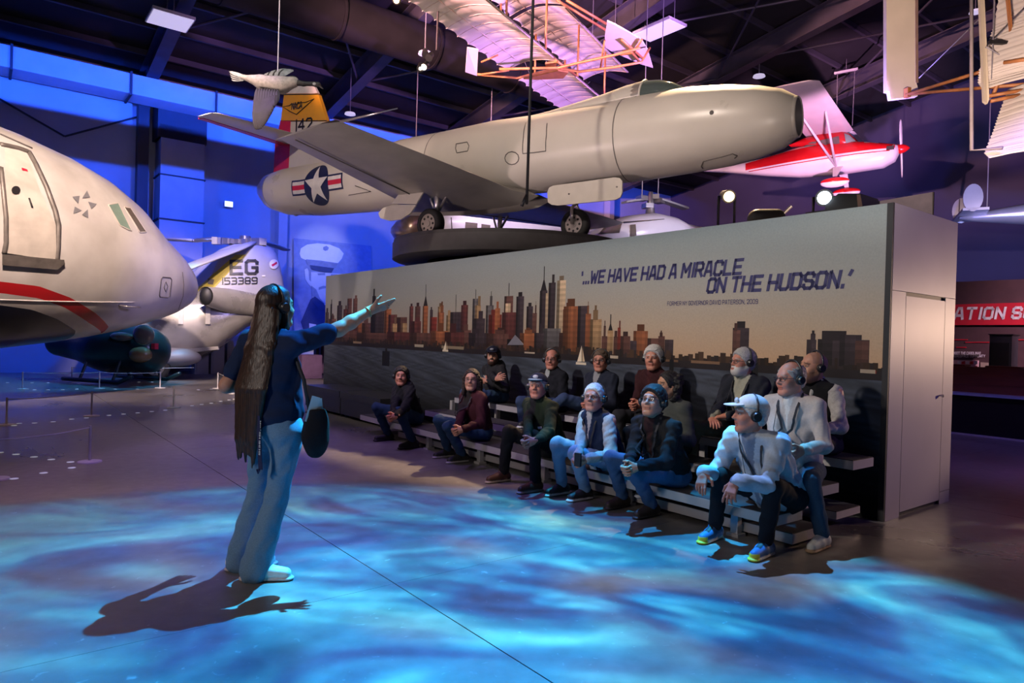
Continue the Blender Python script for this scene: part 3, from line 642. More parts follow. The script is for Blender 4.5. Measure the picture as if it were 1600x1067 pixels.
for x0, x1, y_, c, *r in ((35,55,432,'dk'),(55,100,472,'br'),(66,76,380,'bk'),(108,140,388,'dk','cap'),(147,174,412,'dr'),(172,200,345,'br'),(208,235,345,'br'),(165,240,436,'dr'),(235,262,470,'or_'),(262,330,498,'br'),(318,402,424,'dk'),(328,350,330,'bk'),(403,446,412,'or_'),(428,482,446,'dr'),(480,545,462,'br'),(450,482,502,'tn'),(510,546,500,'tn'),(560,584,394,'dr','cap'),(595,628,394,'br','cap'),(568,632,487,'dr'),(643,676,392,'or_','spire'),(688,706,416,'dk'),(690,732,462,'rd'),(737,771,396,'tn','cap'),(736,776,432,'or_'),(790,832,450,'tn'),(815,882,430,'dk','mast'),(883,926,386,'dr','cap'),(955,992,346,'gy','mast'),(970,1006,388,'tn'),(958,1032,470,'dk'),(1038,1086,388,'gy'),(1055,1136,446,'rd'),(1095,1126,406,'or_'),(1153,1208,330,'br','mast'),(1160,1192,376,'lt'),(1138,1226,432,'dr'),(1228,1276,332,'dk','cap'),(1292,1332,394,'dk','cap'),(1328,1356,436,'br'),(1375,1422,296,'dk','spire'),(1412,1444,312,'lt'),(1430,1474,246,'dk'),(1483,1538,232,'lt','cap'),(1520,1600,412,'or_','cap'),(1380,1505,532,'gy'),(1250,1342,562,'or_'),(880,946,542,'br'),(40,120,520,'dr'),(100,230,545,'br'),(230,420,560,'br'),(420,560,555,'dr'),(560,700,560,'br'),(690,800,548,'or_'),(780,900,556,'dr'),(930,1050,560,'dk'),(1040,1180,565,'br'),(1170,1260,600,'bk'),(1340,1400,560,'dk'),(1495,1600,560,'br')):
    building(X2(x0), X2(x1), Y2(y_), c, r[0] if r else None)
for x0, x1, y_, c, *r in ((62,131,292,'or_','cap'),(128,171,290,'dk'),(164,189,326,'or_'),(185,238,352,'tn'),(238,264,430,'br'),(265,291,404,'tn','spire'),(293,322,432,'br'),(312,326,390,'rd'),(325,370,430,'br','cap'),(385,452,406,'or_','cap'),(370,400,452,'dk'),(450,500,440,'br'),(500,530,430,'br'),(530,570,446,'dk'),(845,921,392,'dk','cap'),(846,880,402,'br'),(1187,1232,446,'dk'),(1238,1478,446,'dk'),(1340,1442,424,'dk'),(1412,1476,452,'br')):
    building(X3(x0), X3(x1), Y3(y_), c, r[0] if r else None)
# tree line and piers along the shore
a_ = 0.0
while a_ < LEN:
    w_ = rr_.uniform(.025, .075); h_ = rr_.uniform(.05, .15)*(.85 if a_ < 4.6 else .8); c_ = np.array(rr_.choice([(52, 38, 34), (64, 46, 36), (44, 36, 36)]))*rr_.uniform(.8, 1.15)
    pq(a_, min(LEN, a_+w_), SHORE-.02, SHORE+h_, lin(*c_)); a_ += w_*.8
pq(0, LEN, SHORE-.055, SHORE+.02, lin(38, 32, 36))
for px0, px1, y0, y1, c_ in ((552,565,529,535,(180,150,120)),(648,662,530,541,(205,190,170)),(690,725,533,543,(170,150,125)),(1000,1016,540,560,(70,50,45)),(1028,1060,554,558,(140,105,80)),(1080,1125,556,562,(150,115,90)),(1345,1370,566,574,(150,50,45)),(1344,1368,575,585,(205,185,165)),(950,966,556,564,(225,205,185)),(820,836,538,541,(220,200,180))):
    a1, zb = mz(px0, y1); a0, zt = mz(px1, y0); zc = SHORE+.01
    pq(a0, a1, zc-.01, zc+min(.035, abs(zt-zb)*.35), lin(*[v*.8 for v in c_]))
def tri(p, q, r, c_):
    LAY[0] += 6e-6; P = [mz(*p), mz(*q), mz(*r)]; pr.add([AB(a, LAY[0], z) for a, z in P], [(0, 1, 2)], 0, [lin(*c_)]*3)
tri((793, 539), (805, 523), (818, 539), (120, 118, 132)); tri((805, 523), (818, 539), (818, 537), (150, 140, 140))
for bx, by, s_ in ((908, 568, 1.0), (696, 548, .55)):                      # sailboats
    tri((bx-6*s_, by-3*s_), (bx+1, by-28*s_), (bx+1, by-3*s_), (232, 214, 190)); tri((bx+2, by-3*s_), (bx+2, by-26*s_), (bx+6*s_, by-3*s_), (205, 180, 150))
    a1, z0 = mz(bx-8*s_, by); a0, _ = mz(bx+8*s_, by); pq(a0, a1, z0-.01, z0+.02, lin(215, 200, 180))
for px0, px1, y0, y1 in ((597, 609, 549, 571), (1045, 1053, 562, 612)):       # old pilings in the water
    a1, zb = mz(px0, y1); a0, zt = mz(px1, y0); pq(a0, a1, zb, zt, lin(22, 22, 28)); pq(a0+(a1-a0)*.35, a0+(a1-a0)*.6, zt, zt+.05, lin(22, 22, 28))
for px0, px1, y0, y1 in ((1165, 1185, 560, 640), (900, 912, 590, 640)):
    a1, zb = mz(px0, y1); a0, zt = mz(px1, y0); pq(a0, a1, zb, zt, lin(26, 26, 32))
pr.build('mural_print', M_print, root)
M_navyink = pmat('navy_ink', (.03, .028, .13), .6, var=.04)
def mtext(text, pxl, pyl, pxr, pyr, h, slant, weight, name):
    """one printed line: left and right foot of the text given on the picture plane"""
    a1, z1 = mz(pxl, pyl); a0, z0 = mz(pxr, pyr); q, w_ = glyph_quads(text, h, slant, weight, 1.0); sx = (a1-a0)/w_; zc = (z0+z1)/2
    mb = MB(); decal(mb, q, lambda u, v: AB(a1-u*sx, .0016, zc+v)); mb.build(name, M_navyink, root)
mtext("`...WE HAVE HAD A MIRACLE", 907, 442, 1157, 428, .132, .2, 1.5, 'quote_lettering')
mtext("ON THE HUDSON.'", 1105, 457, 1326, 447, .132, .2, 1.5, 'quote_lettering')
mtext("FORMER NY GOVERNOR DAVID PATERSON, 2009", 1043, 477, 1184, 474.5, .040, .0, .95, 'quote_lettering')
# end face with its flush panels and service door
def sz(px, py):
    q = atp(px, py, P0, U1); return float((q-P0)@U2), float(q[2])
SZ = lambda s_, o_, z_: U2*s_ - U1*o_ + ZZ*z_
def panel(name, s0, s1, z0, z1, o0=.0, th=.014, m=M_panel):
    mb = MB(); mb.prism([SZ(s0, o0, z0), SZ(s1, o0, z0), SZ(s1, o0, z1), SZ(s0, o0, z1)], -U1*th); return mb.build(name, m, root)
zt_ = sz(1440, 466)[1]; s_a = sz(1409, 600)[0]; s_b = sz(1470, 600)[0]
panel('upper_panel', .02, TH, zt_+.035, HT); panel('side_panel', .02, s_a-.008, 0, zt_+.03); panel('side_panel', s_b+.008, TH, .115, zt_+.03); panel('kick_panel', s_b+.008, TH, 0, .108)
panel('door', s_a, s_b, .04, zt_)
mb = MB(); q = SZ(s_b-.07, .014, 1.0); mb.cyl(q, q-U1*.02, .008, n=10); mb.cyl(q-U1*.02, q-U1*.035, .014, n=12); mb.build('door_knob', pmat('chrome', (.7, .7, .72), .2, 1.0), root, True, auto=40)

# ------------------------------------------------------------------ bleacher of planks
M_alu = pmat('aluminium_edge', (.50, .48, .48), .42, .35, var=.08, scale=3, bump=.05)
M_seat = pmat('dark_plank_top', (.035, .033, .036), .55, var=.2, scale=4)
bl = thing('bleacher', 'three-tier bleacher of dark planks with pale metal edges under the skyline mural', 'bleacher', ab(3, 1, 0))
cB = ab(3, 1, 0)
def plank(name, a0, a1, b0, b1, zt, th=.075):
    mb = MB(); mb.prism([ab(a0, b0, zt-th)-cB, ab(a1, b0, zt-th)-cB, ab(a1, b1, zt-th)-cB, ab(a0, b1, zt-th)-cB], (0, 0, th-.006)); o = mb.build(name, M_alu, bl)
    mb = MB(); e = .004; mb.prism([ab(a0+e, b0+e, zt-.006)-cB, ab(a1-e, b0+e, zt-.006)-cB, ab(a1-e, b1-e, zt-.006)-cB, ab(a0+e, b1-e, zt-.006)-cB], (0, 0, .006)); mb.build('grip_top', M_seat, o)
    return o
plank('seat_plank', .04, 6.5, 1.18, 1.52, .255); plank('foot_plank', .02, 5.7, .92, 1.34, .105)
plank('seat_plank', .01, 5.5, .72, 1.05, .40); plank('foot_plank', .05, 5.2, .28, .66, .16, .06)
plank('seat_plank', .02, 5.65, .14, .48, .54)
for a_ in (.43, 1.5, 2.6, 3.7, 4.8, 5.9):
    for b_, z_ in ((1.40, .18), (.95, .325), (.35, .465)):
        mb = MB(); mb.box(ab(a_, b_, z_/2)-cB, (.06, .05, z_), np.stack([U1, U2, ZZ], 1)); mb.box(ab(a_, b_, .012)-cB, (.10, .10, .024), np.stack([U1, U2, ZZ], 1)); mb.build('post', M_alu, bl)
    mb = MB(); mb.prism([ab(a_-.02, .2, .03)-cB, ab(a_-.02, 1.42, .03)-cB, ab(a_+.02, 1.42, .03)-cB, ab(a_+.02, .2, .03)-cB], (0, 0, .05)); mb.build('floor_beam', M_alu, bl)
M_sticker = pmat('paper_label', (.75, .72, .7), .6)
# black bench left of the bleacher
M_vinyl = pmat('black_vinyl', (.02, .02, .024), .38, var=.2, scale=5)
t = thing('bench', 'low black upholstered bench at the left foot of the skyline mural', 'bench', ab(8, .75, 0))
cb = ab(8, .75, 0); 
for a0, a1 in ((6.75, 8.2), (8.23, 9.75)):
    mb = MB(); mb.prism([ab(a0, .42, .06)-cb, ab(a1, .42, .06)-cb, ab(a1, 1.06, .06)-cb, ab(a0, 1.06, .06)-cb], (0, 0, .26)); mb.build('bench_base', M_vinyl, t)
    mb = MB(); mb.prism([ab(a0, .40, .325)-cb, ab(a1, .40, .325)-cb, ab(a1, 1.08, .325)-cb, ab(a0, 1.08, .325)-cb], (0, 0, .11)); mb.build('cushion', M_vinyl, t)
    for a_, b_ in ((a0+.08, .5), (a1-.08, .5), (a0+.08, .98), (a1-.08, .98)):
        mb = MB(); mb.cyl(ab(a_, b_, 0)-cb, ab(a_, b_, .06)-cb, .03, n=10); mb.build('foot', M_edge, t)
# ------------------------------------------------------------------ the white research jet on its turntable
M_jet = pmat('jet_white_paint', (.60, .56, .50), .34, var=.05, scale=1.5, spec=.5, rvar=.08)
M_jetgrey = pmat('jet_grey_metal', (.38, .36, .33), .38, .55, var=.10, scale=2.5)
M_metal = pmat('bare_metal', (.45, .42, .42), .3, .8, var=.1, scale=4)
M_red = pmat('red_paint', (.55, .02, .05), .4, var=.06); M_yel = pmat('yellow_paint', (.72, .34, .02), .4, var=.05)
M_black = pmat('black_paint', (.012, .012, .014), .5); M_nvy = pmat('navy_paint', (.012, .018, .06), .45); M_whitep = pmat('white_paint', (.70, .67, .64), .4)
M_tyre = pmat('tyre_rubber', (.018, .018, .02), .75, bump=.2); M_seam = pmat('panel_seam', (.10, .09, .085), .7); M_canopy = gmat('canopy_glass', (.10, .13, .13), .06, .25)
M_greyd = pmat('gear_door_paint', (.50, .47, .42), .5, var=.05)
KJ = 1.15
def jpt(x, y, Y): return CAM+(at(x, y, Y)-CAM)*KJ
jN = jpt(1248, 182, 8.5); jT = jpt(412, 297, 14.55)
jx = unit(jT-jN)*-1; jz0 = ZZ; jy = unit(np.cross(jz0, jx)); jz = np.cross(jx, jy); JL = np.linalg.norm(jN-jT)
jo = jN*.5+jT*.5
jet = thing('research_jet', 'white straight-wing jet with star insignia and yellow tail band parked on a round turntable', 'aircraft', jo, frame(jx, jy, jz))
JH = JL/2
# fuselage profile: station from the nose (m, +x forward), centre height, half height, half width
def jloc(px, py, frac):                      # helper: local position of a picture point lying on the jet's centre plane
    d = ray(px, py); p = CAM+d*(np.dot(jo-CAM, jy)/np.dot(d, jy)); q = p-jo; return np.array([q@jx, q@jz])
PROF = []
for pxt, pyt, pxb, pyb in ((1243, 150, 1245, 216), (1225, 140, 1222, 232), (1190, 135, 1185, 246), (1140, 134, 1140, 259), (1080, 138, 1080, 270), (1010, 150, 1010, 281), (930, 166, 930, 291), (860, 179, 860, 300), (780, 190, 780, 308), (700, 207, 700, 318), (640, 218, 640, 326), (570, 240, 570, 332), (500, 256, 500, 337), (452, 264, 452, 336), (428, 272, 428, 328), (414, 284, 414, 314), (410, 293, 410, 303)):
    a, b = jloc(pxt, pyt, 0), jloc(pxb, pyb, 0); PROF.append(((a[0]+b[0])/2, (a[1]+b[1])/2, abs(a[1]-b[1])/2*.985))
PROF = np.array(PROF); PROF = PROF[np.argsort(PROF[:, 0])]
JX = lambda x: (np.interp(x, PROF[:, 0], PROF[:, 1]), np.interp(x, PROF[:, 0], PROF[:, 2]))
def jsurf(x, a, off=0.0):
    """point on the skin: a=0 on the right side, pi/2 on top"""
    c, r = JX(x); w = r*1.0; return np.array([x, -(w+off)*math.cos(a), c+(r+off)*math.sin(a)])
xs = np.unique(np.concatenate([PROF[:, 0], np.linspace(PROF[0, 0], PROF[-1, 0], 40)])); nose_x = xs[-1]; tail_x = xs[0]
AN = np.arange(40)*2*np.pi/40
def jrings(x0, x1, off=0.0): 
    X = [x for x in xs if x0 < x < x1]; X = [x0]+X+[x1]; return [np.array([jsurf(x, a, off) for a in AN]) for x in X]
tc_x = jloc(437, 300, 0)[0]
mb = MB(); mb.loft(jrings(tc_x, nose_x), caps=False); fus = mb.build('fuselage', M_jet, jet, True)
mb = MB(); mb.loft(jrings(tail_x, tc_x), caps=True); mb.build('tail_cone', M_metal, jet, True)
# nose intake: rounded lip and a dark duct running inside
c, r = JX(nose_x); mb = MB(); rr_in = []
for dx, k in ((0, 1.0), (.03, .97), (.045, .93), (.03, .88), (0, .86), (-.4, .84), (-1.2, .80)): rr_in.append(np.array([[nose_x+dx, -r*k*math.cos(a), c+r*k*math.sin(a)] for a in AN]))
mb.loft(rr_in[:4], caps=False); mb.build('intake_lip', M_jet, jet, True)
mb = MB(); mb.loft([q[::1] for q in rr_in[3:]], caps=False); mb.poly(rr_in[-1]); mb.build('intake_duct', pmat('duct_grey', (.16, .15, .17), .5), jet, True)
# seams round the fuselage
for px in (985, 700, 1058):
    x = jloc(px, 230, 0)[0]; mb = MB(); mb.loft([np.array([jsurf(x-.008, a, .003) for a in AN]), np.array([jsurf(x+.008, a, .003) for a in AN])], caps=False); 
    if px != 1058: mb.build('panel_seam', M_seam, jet, True)
def jdec(px, py): 
    """picture point -> (station, angle) on the visible right side"""
    d = ray(px, py); o_ = np.array([(CAM-jo)@jx, (CAM-jo)@jy, (CAM-jo)@jz]); dd = np.array([d@jx, d@jy, d@jz]); s_ = (-.02-o_[1])/dd[1]
    lo = max(0, s_-2.5)
    for t in np.linspace(lo, s_, 500):
        p = o_+dd*t; c, r = JX(p[0])
        if p[1]**2+(p[2]-c)**2 < r*r: return p[0], math.atan2(p[2]-c, -p[1])
    p = o_+dd*s_; c, r = JX(p[0]); return p[0], math.copysign(1.45, p[2]-c)
def seam_line(pts, name='hatch_seam', w=.008, m=None):
    mb = MB(); P = [jdec(*p) for p in pts]; Q = []
    for (x0, a0), (x1, a1) in zip(P[:-1], P[1:]):
        for t in np.linspace(0, 1, 5)[:-1]: Q.append((x0+(x1-x0)*t, a0+(a1-a0)*t))
    Q.append(P[-1]); mb.tube([jsurf(x, a, .002) for x, a in Q], w, 5); mb.build(name, m or M_seam, jet, True)
seam_line([(822, 192), (818, 215), (817, 240), (853, 236), (854, 210), (855, 193)]); seam_line([(713, 225), (730, 222), (733, 228), (731, 236), (714, 239), (712, 232), (713, 225)])
seam_line([(800+11*math.cos(a), 247+10*math.sin(a)) for a in np.linspace(0, 2*np.pi, 13)])
seam_line([(1148, 247), (1152, 243), (1145, 240), (1110, 249), (1099, 252), (1096, 260), (1100, 268)], w=.010); seam_line([(545, 305), (580, 299), (555, 290)])
x, a = jdec(1112, 176); mb = MB(); p = jsurf(x, a, 0); nrm = unit(p-np.array([x, 0, JX(x)[0]])); mb.cyl(p-nrm*.01, p+nrm*.006, .032, n=16); mb.build('gun_port', M_seam, jet)
# canopy
mb = MB(); cr_ = []
for px, ph, w in ((955, 147, .22), (975, 138, .25), (1000, 130, .27), (1012, 127, .28), (1035, 126, .28), (1055, 130, .24), (1074, 138.5, .06)):
    x, z = jloc(px, ph, 0); zb = JX(x)[0]+JX(x)[1]*.86; h = max(.03, z-zb); cr_.append((x, w*KJ, zb, h))
def can_ring(x, w, zb, h, n=17): 
    a = np.linspace(0, np.pi, n); return np.array([[x, -w*math.cos(t), zb+h*math.sin(t)] for t in a])
C_ = [can_ring(*c_) for c_ in cr_]
mb = MB(); mb.loft(C_[3:], caps=False); mb.build('canopy', M_canopy, jet, True)
mb = MB(); mb.loft(C_[:4], caps=False); mb.build('canopy_fairing', M_jetgrey, jet, True)
mb = MB(); mb.tube([p*1.0 for p in C_[3]], .02, 6); mb.build('canopy_frame', M_jet, jet, True)
# spine from canopy to tail
mb = MB(); R_ = []
for px, py in ((1012, 127), (985, 134), (950, 148), (905, 163), (868, 176), (840, 184)):
    x, z = jloc(px, py, 0); c, r = JX(x); R_.append(np.array([[x, -.27*KJ*math.cos(t), c+r*.86+max(.01, z-c-r*.86)*math.sin(t)] for t in np.linspace(0, np.pi, 13)]))
mb.loft(R_, caps=False); mb.build('dorsal_fairing', M_jet, jet, True)
x0_, z0_ = jloc(937, 160, 0); mb = MB()
# quarter window in the fairing behind the cockpit
for i in range(1):
    P = [jdec(930, 160), jdec(936, 152), jdec(962, 145), jdec(961, 155)]; mb.poly([jsurf(x, a, .02) for x, a in P]); mb.build('quarter_window', M_yel if False else pmat('amber_glass', (.45, .25, .10), .2), jet)
# wings
def foil(c0, chord, span_dir, t, n=12):
    """closed aerofoil loop; chord runs -x from the leading edge"""
    s_ = np.linspace(0, 1, n); y = 5*t*(.2969*np.sqrt(s_)-.126*s_-.3516*s_**2+.2843*s_**3-.1036*s_**4)
    up = [c0+np.array([-chord*q, 0, chord*yy]) for q, yy in zip(s_, y)]; dn = [c0+np.array([-chord*q, 0, -chord*yy*.8]) for q, yy in zip(s_[::-1][1:-1], y[::-1][1:-1])]
    return np.array(up+dn)
def wing(mb, le0, ch0, le1, ch1, t0, t1, tip=.0):
    R = [foil(np.array(le0), ch0, None, t0), foil(np.array(le1), ch1, None, t1)]
    if tip: 
        l1 = np.array(le1); d = unit(l1-np.array(le0)); R.append(foil(l1+d*tip+np.array([-ch1*.12, 0, 0]), ch1*.72, None, t1*.5))
    mb.loft(R)
d0 = ray(505, 200); wz = -.30; wx = jloc(745, 300, 0)[0]
c0, r0 = JX(wx); wz0 = c0-r0*.45-.27
span = 3.72*KJ
def jpl(px, py, yl):
    d = ray(px, py); p = CAM+d*(np.dot(jo+jy*yl-CAM, jy)/np.dot(d, jy)); q = np.asarray(p)-jo; return np.array([q@jx, q@jy, q@jz])
def foil2(le, te, t, n=14):
    le, te = np.asarray(le), np.asarray(te); s_ = np.linspace(0, 1, n); c_ = np.linalg.norm(te-le); y = 5*t*(.2969*np.sqrt(s_)-.126*s_-.3516*s_**2+.2843*s_**3-.1036*s_**4)*c_
    return np.array([le+(te-le)*q+np.array([0, 0, w]) for q, w in zip(s_, y)]+[le+(te-le)*q-np.array([0, 0, w*.8]) for q, w in zip(s_[::-1][1:-1], y[::-1][1:-1])])
SECT = [(jpl(842, 306, -.22), jpl(600, 331, -.22), -.22, .10), (jpl(800, 297, -.50), jpl(622, 324, -.50), -.50, .115), (jpl(768, 283, -.85), jpl(622, 313, -.85), -.85, .115), (jpl(533, 190, -span), jpl(440, 219, -span), -span, .10), (jpl(505, 193, -span-.12), jpl(428, 219, -span-.12), -span-.12, .03)]
for sg in (-1, 1):
    mb = MB(); R = []
    for le, te, y_, t_ in SECT: le = le.copy(); te = te.copy(); le[1] = te[1] = -sg*abs(y_) if sg < 0 else sg*abs(y_); le[1] = te[1] = sg*abs(y_); R.append(foil2(le, te, t_))
    mb.loft(R); w_ = mb.build('wing', M_jetgrey, jet, True, auto=50)
    q0, q1 = SECT[2], SECT[3]; P = [(q0[0]*.25+q0[1]*.75), (q1[0]*.25+q1[1]*.75)]
    for p in P: p[1] = sg*abs(p[1]); p[2] -= .055
    mb = MB(); mb.tube(P, .010, 5); mb.build('aileron_seam', M_seam, w_)
mb = MB(); tipL = SECT[3][0]*1.0; mb.cyl(tipL, tipL+np.array([1.0, 0, .02]), .022, .008, 8); mb.build('wing_probe', M_metal, jet, True)
mb = MB(); tipR = SECT[3][0]*np.array([1, -1, 1]); mb.cyl(tipR, tipR+np.array([1.0, 0, .02]), .022, .008, 8); mb.build('wing_probe', M_metal, jet, True)
# fin and rudder with the tail markings, then the tailplane
def jc(px, py): q = jloc(px, py, 0); return np.array([q[0], 0.0, q[1]])
def plate(name, pts, m, half=.05, k=None):
    mb = MB(); mb.prism([p+np.array([0, -half, 0]) for p in pts], (0, 2*half, 0)); return mb.build(name, m, jet)
FL = lambda y: 440+(262-y)*.02; FT = lambda y: 497-(130-y)*-.0+ (y-130)*.33
def lead(y): return np.interp(y, (128, 143, 190, 262, 280), (488, 498, 513, 555, 590))
def rud(y): return np.interp(y, (128, 143, 190, 225, 280), (455, 447, 441, 433, 430))
def hin(y): return np.interp(y, (143, 190, 225, 280), (462, 457, 455, 453))
def band(name, y0, y1, m, half): return plate(name, [jc(rud(y0), y0), jc(lead(y0), y0), jc(lead(y1), y1), jc(rud(y1), y1)], m, half)
mb = MB(); top = [jc(470, 132), jc(455, 137), jc(447, 148), jc(497, 143), jc(490, 133)]
plate('fin_tip', [jc(447, 152), jc(498, 146), jc(493, 136), jc(480, 131), jc(465, 132), jc(453, 139)], M_whitep, .035)
band('fin_band', 147, 191, M_yel, .046); band('fin', 191, 282, M_jet, .050)
plate('rudder', [jc(433, 222), jc(456, 222), jc(453, 279), jc(430, 279)], M_red, .056); plate('rudder', [jc(441, 190), jc(457, 190), jc(456, 222), jc(434, 222)], M_red, .056)
for y_ in (148.5, 190): plate('band_edge', [jc(rud(y_)-.5, y_-.7), jc(lead(y_), y_-1.2), jc(lead(y_), y_+.4), jc(rud(y_)-.5, y_+.9)], M_black, .050)
def jtext(txt, pxl, pyl, pxr, pyr, hpx, name, m, w=1.0, off=-.062, slant=0):
    p0, p1 = jc(pxl, pyl), jc(pxr, pyr); h = np.linalg.norm(jc(pxl, pyl-hpx)-p0); q, wd = glyph_quads(txt, h, slant, w); d = (p1-p0)/wd; mb = MB(); decal(mb, q, lambda u, v: p0+d*u+np.array([0, off, v])); mb.build(name, m, jet)
jtext('NACA', 459, 172, 475, 169.5, 9, 'tail_lettering', M_black, 1.3); jtext('142', 465, 206, 490, 203, 17, 'tail_number', M_black, 1.0)
wl_ = [(445, 168), (456, 166), (459, 163), (466, 165), (472, 161.5), (481, 161), (494, 155.5), (480, 168), (466.5, 180), (456, 175)]
mb = MB()
P = [jc(*p)+np.array([0, -.060, 0]) for p in wl_]; mb.tube(P, .010, 5, closed=True); mb.build('wings_emblem', M_black, jet)
for sg in (-1, 1):
    lx = jc(487, 218); half_s = 1.92*KJ
    mb = MB(); wing(mb, [lx[0]+.1, sg*.02, lx[2]], 1.15, [lx[0]-.18, sg*half_s, lx[2]+.0], .72, .09, .08, .10); st_ = mb.build('tailplane', M_jet, jet, True, auto=50)
    mb = MB(); mb.prism([np.array([lx[0]+.1-1.15*.80, sg*.06, lx[2]-.028]), np.array([lx[0]-.18-.72*.78, sg*half_s, lx[2]-.022]), np.array([lx[0]-.18-.75, sg*half_s, lx[2]-.012]), np.array([lx[0]+.1-1.2, sg*.06, lx[2]-.012])], (0, 0, .03)); mb.build('elevator', M_red, jet)
# star and bar on the rear fuselage
def jmap(ox, oy):
    (x0, a0) = jdec(ox, oy); 
    def fn(u, v, off=.004):
        x = x0+u; c, r = JX(x); return jsurf(x, a0+v/max(r, .1), off)
    return fn
ins = jmap(494, 289); R0 = .40
def ip(mb, polys, m_off, mi): 
    for q in polys: mb.poly([ins(p[0], p[1], m_off) for p in q], mi)
mb = MB()
for s_ in (-1, 1): ip(mb, grid_quad([(s_*.40, -.17), (s_*.86, -.17), (s_*.86, .17), (s_*.40, .17)], 10, 8), .005, 0)
ip(mb, [g_ for q_ in disc_quads(0, 0, R0*1.06, R0*1.18, 40) for g_ in grid_quad(q_, 4, 1)], .006, 0); mb.build('insignia_disc', M_nvy, jet)
for s_ in (-1, 1):
    for w0 in (.05, -.13): mb = MB(); ip(mb, grid_quad([(s_*R0, w0), (s_*.82, w0), (s_*.82, w0+.08), (s_*R0, w0+.08)], 10, 3), .009, 0); mb.build('insignia_stripe', M_whitep, jet)
mb = MB()
for k in range(5):
    t0 = np.pi/2+k*2*np.pi/5; o_ = (R0*1.0*math.cos(t0), R0*1.12*math.sin(t0)); l_ = (R0*.40*math.cos(t0+np.pi/5), R0*.44*math.sin(t0+np.pi/5)); r_ = (R0*.40*math.cos(t0-np.pi/5), R0*.44*math.sin(t0-np.pi/5))
    mid = (o_[0]*.5, o_[1]*.5); ip(mb, [g_ for q_ in ([(0, 0), r_, mid, mid], [r_, o_, mid, mid], [o_, l_, mid, mid], [l_, (0, 0), mid, mid]) for g_ in grid_quad(q_, 5, 5)], .011, 0)
mb.build('insignia_star', M_whitep, jet)
mb = MB()
for s_ in (-1, 1): ip(mb, grid_quad([(s_*R0, -.05), (s_*.82, -.05), (s_*.82, .05), (s_*R0, .05)], 10, 3), .009, 0)
mb.build('insignia_bar', M_red, jet)
# landing gear
TT = CAM[2]+(2.92-CAM[2])*KJ                                             # turntable top
def wheel(parent, c, r, w, name='wheel'):
    R = np.eye(3); mb = MB(); prof = [(r*.62, -w*.5), (r*.86, -w*.52), (r*.97, -w*.34), (r, 0), (r*.97, w*.34), (r*.86, w*.52), (r*.62, w*.5)]
    rings = [np.array([c+np.array([rr_*math.cos(a), y_, rr_*math.sin(a)]) for a in np.arange(28)*2*np.pi/28]) for rr_, y_ in prof]
    mb.loft(rings, caps=False); o = mb.build(name, M_tyre, parent, True)
    mb = MB(); mb.cyl(c+np.array([0, -w*.42, 0]), c+np.array([0, w*.42, 0]), r*.63, n=24); mb.cyl(c+np.array([0, -w*.5, 0]), c+np.array([0, w*.5, 0]), r*.2, n=14); mb.build('hub', M_metal, o, True, auto=40)
    for k in range(8):
        a = k*np.pi/4; p = c+np.array([r*.42*math.cos(a), 0, r*.42*math.sin(a)]); mb = MB(); mb.cyl(p+np.array([0, -w*.43, 0]), p+np.array([0, w*.43, 0]), r*.085, n=8); mb.build('hub_hole', M_black, o)
    return o
def jlz(P): q = np.asarray(P)-jo; return np.array([q@jx, q@jy, q@jz])
def wpos(px, py, Y): return jlz(jpt(px, py, Y))
for (px, py, Y, r) in ((673, 354, 10.8, .245*KJ), (786, 352, 12.75, .245*KJ)):
    p = wpos(px, py, Y); p[2] = (TT-jo[2])+r; sg = math.copysign(1, p[1]); wheel(jet, p, r, .17*KJ)
    mb = MB(); topp = np.array([p[0]+.02, p[1]-sg*.10, c0-r0*.55]); kn = p+np.array([0, -sg*.16, .02])
    mb.tube([topp, (topp+kn)/2, kn], [.06, .05, .045], 10); mb.cyl(kn, p, .04, n=8); mb.tube([topp+np.array([.45, -sg*.05, 0]), kn+np.array([.05, 0, .25])], .028, 8); mb.tube([topp+np.array([-.35, 0, 0]), kn+np.array([-.03, 0, .2])], .022, 8); mb.build('main_gear_leg', M_metal, jet, True)
    mb = MB(); mb.prism([np.array([p[0]-.32*KJ, topp[1]-.5*1, c0-r0*.60]), np.array([p[0]+.55*KJ, topp[1]-.5, c0-r0*.60]), np.array([p[0]+.5*KJ, topp[1]+.55, c0-r0*.60]), np.array([p[0]-.3*KJ, topp[1]+.55, c0-r0*.60])], (0, 0, .02)); mb.build('wheel_well', M_black, jet)
# near gear door: two hinged plates hanging left of the wheel
def jpl(px, py, yl):
    d = ray(px, py); p = CAM+d*(np.dot(jo+jy*yl-CAM, jy)/np.dot(d, jy)); return jlz(p)
yd = wpos(660, 330, 10.7)[1]-.10
mb = MB(); mb.prism([jpl(*p, yd) for p in ((612, 318), (626, 299), (663, 297), (650, 319))], (0, .03, 0)); mb.build('gear_door', M_greyd, jet)
mb = MB(); mb.prism([jpl(*p, yd) for p in ((612, 320), (650, 320), (641, 333), (626, 343), (608, 345), (594, 341), (591, 333), (598, 325))], (0, .03, 0)); mb.build('gear_door', M_greyd, jet)
nw = wpos(898, 360, 10.55); nw[2] = (TT-jo[2])+.235*KJ; nw[1] = 0.0; nw[0] = jlz(CAM+ray(899, 360)*(np.dot(jo-CAM, jy)/np.dot(ray(899, 360), jy)))[0]
wheel(jet, nw, .235*KJ, .15*KJ, 'nose_wheel')
cn, rn = JX(nw[0]); mb = MB(); tp = np.array([nw[0]-.02, 0, cn-rn*.9])
for sg in (-1, 1): mb.tube([nw+np.array([0, sg*.13, 0]), nw+np.array([-.02, sg*.12, .28]), nw+np.array([-.02, 0, .36])], .030, 8)
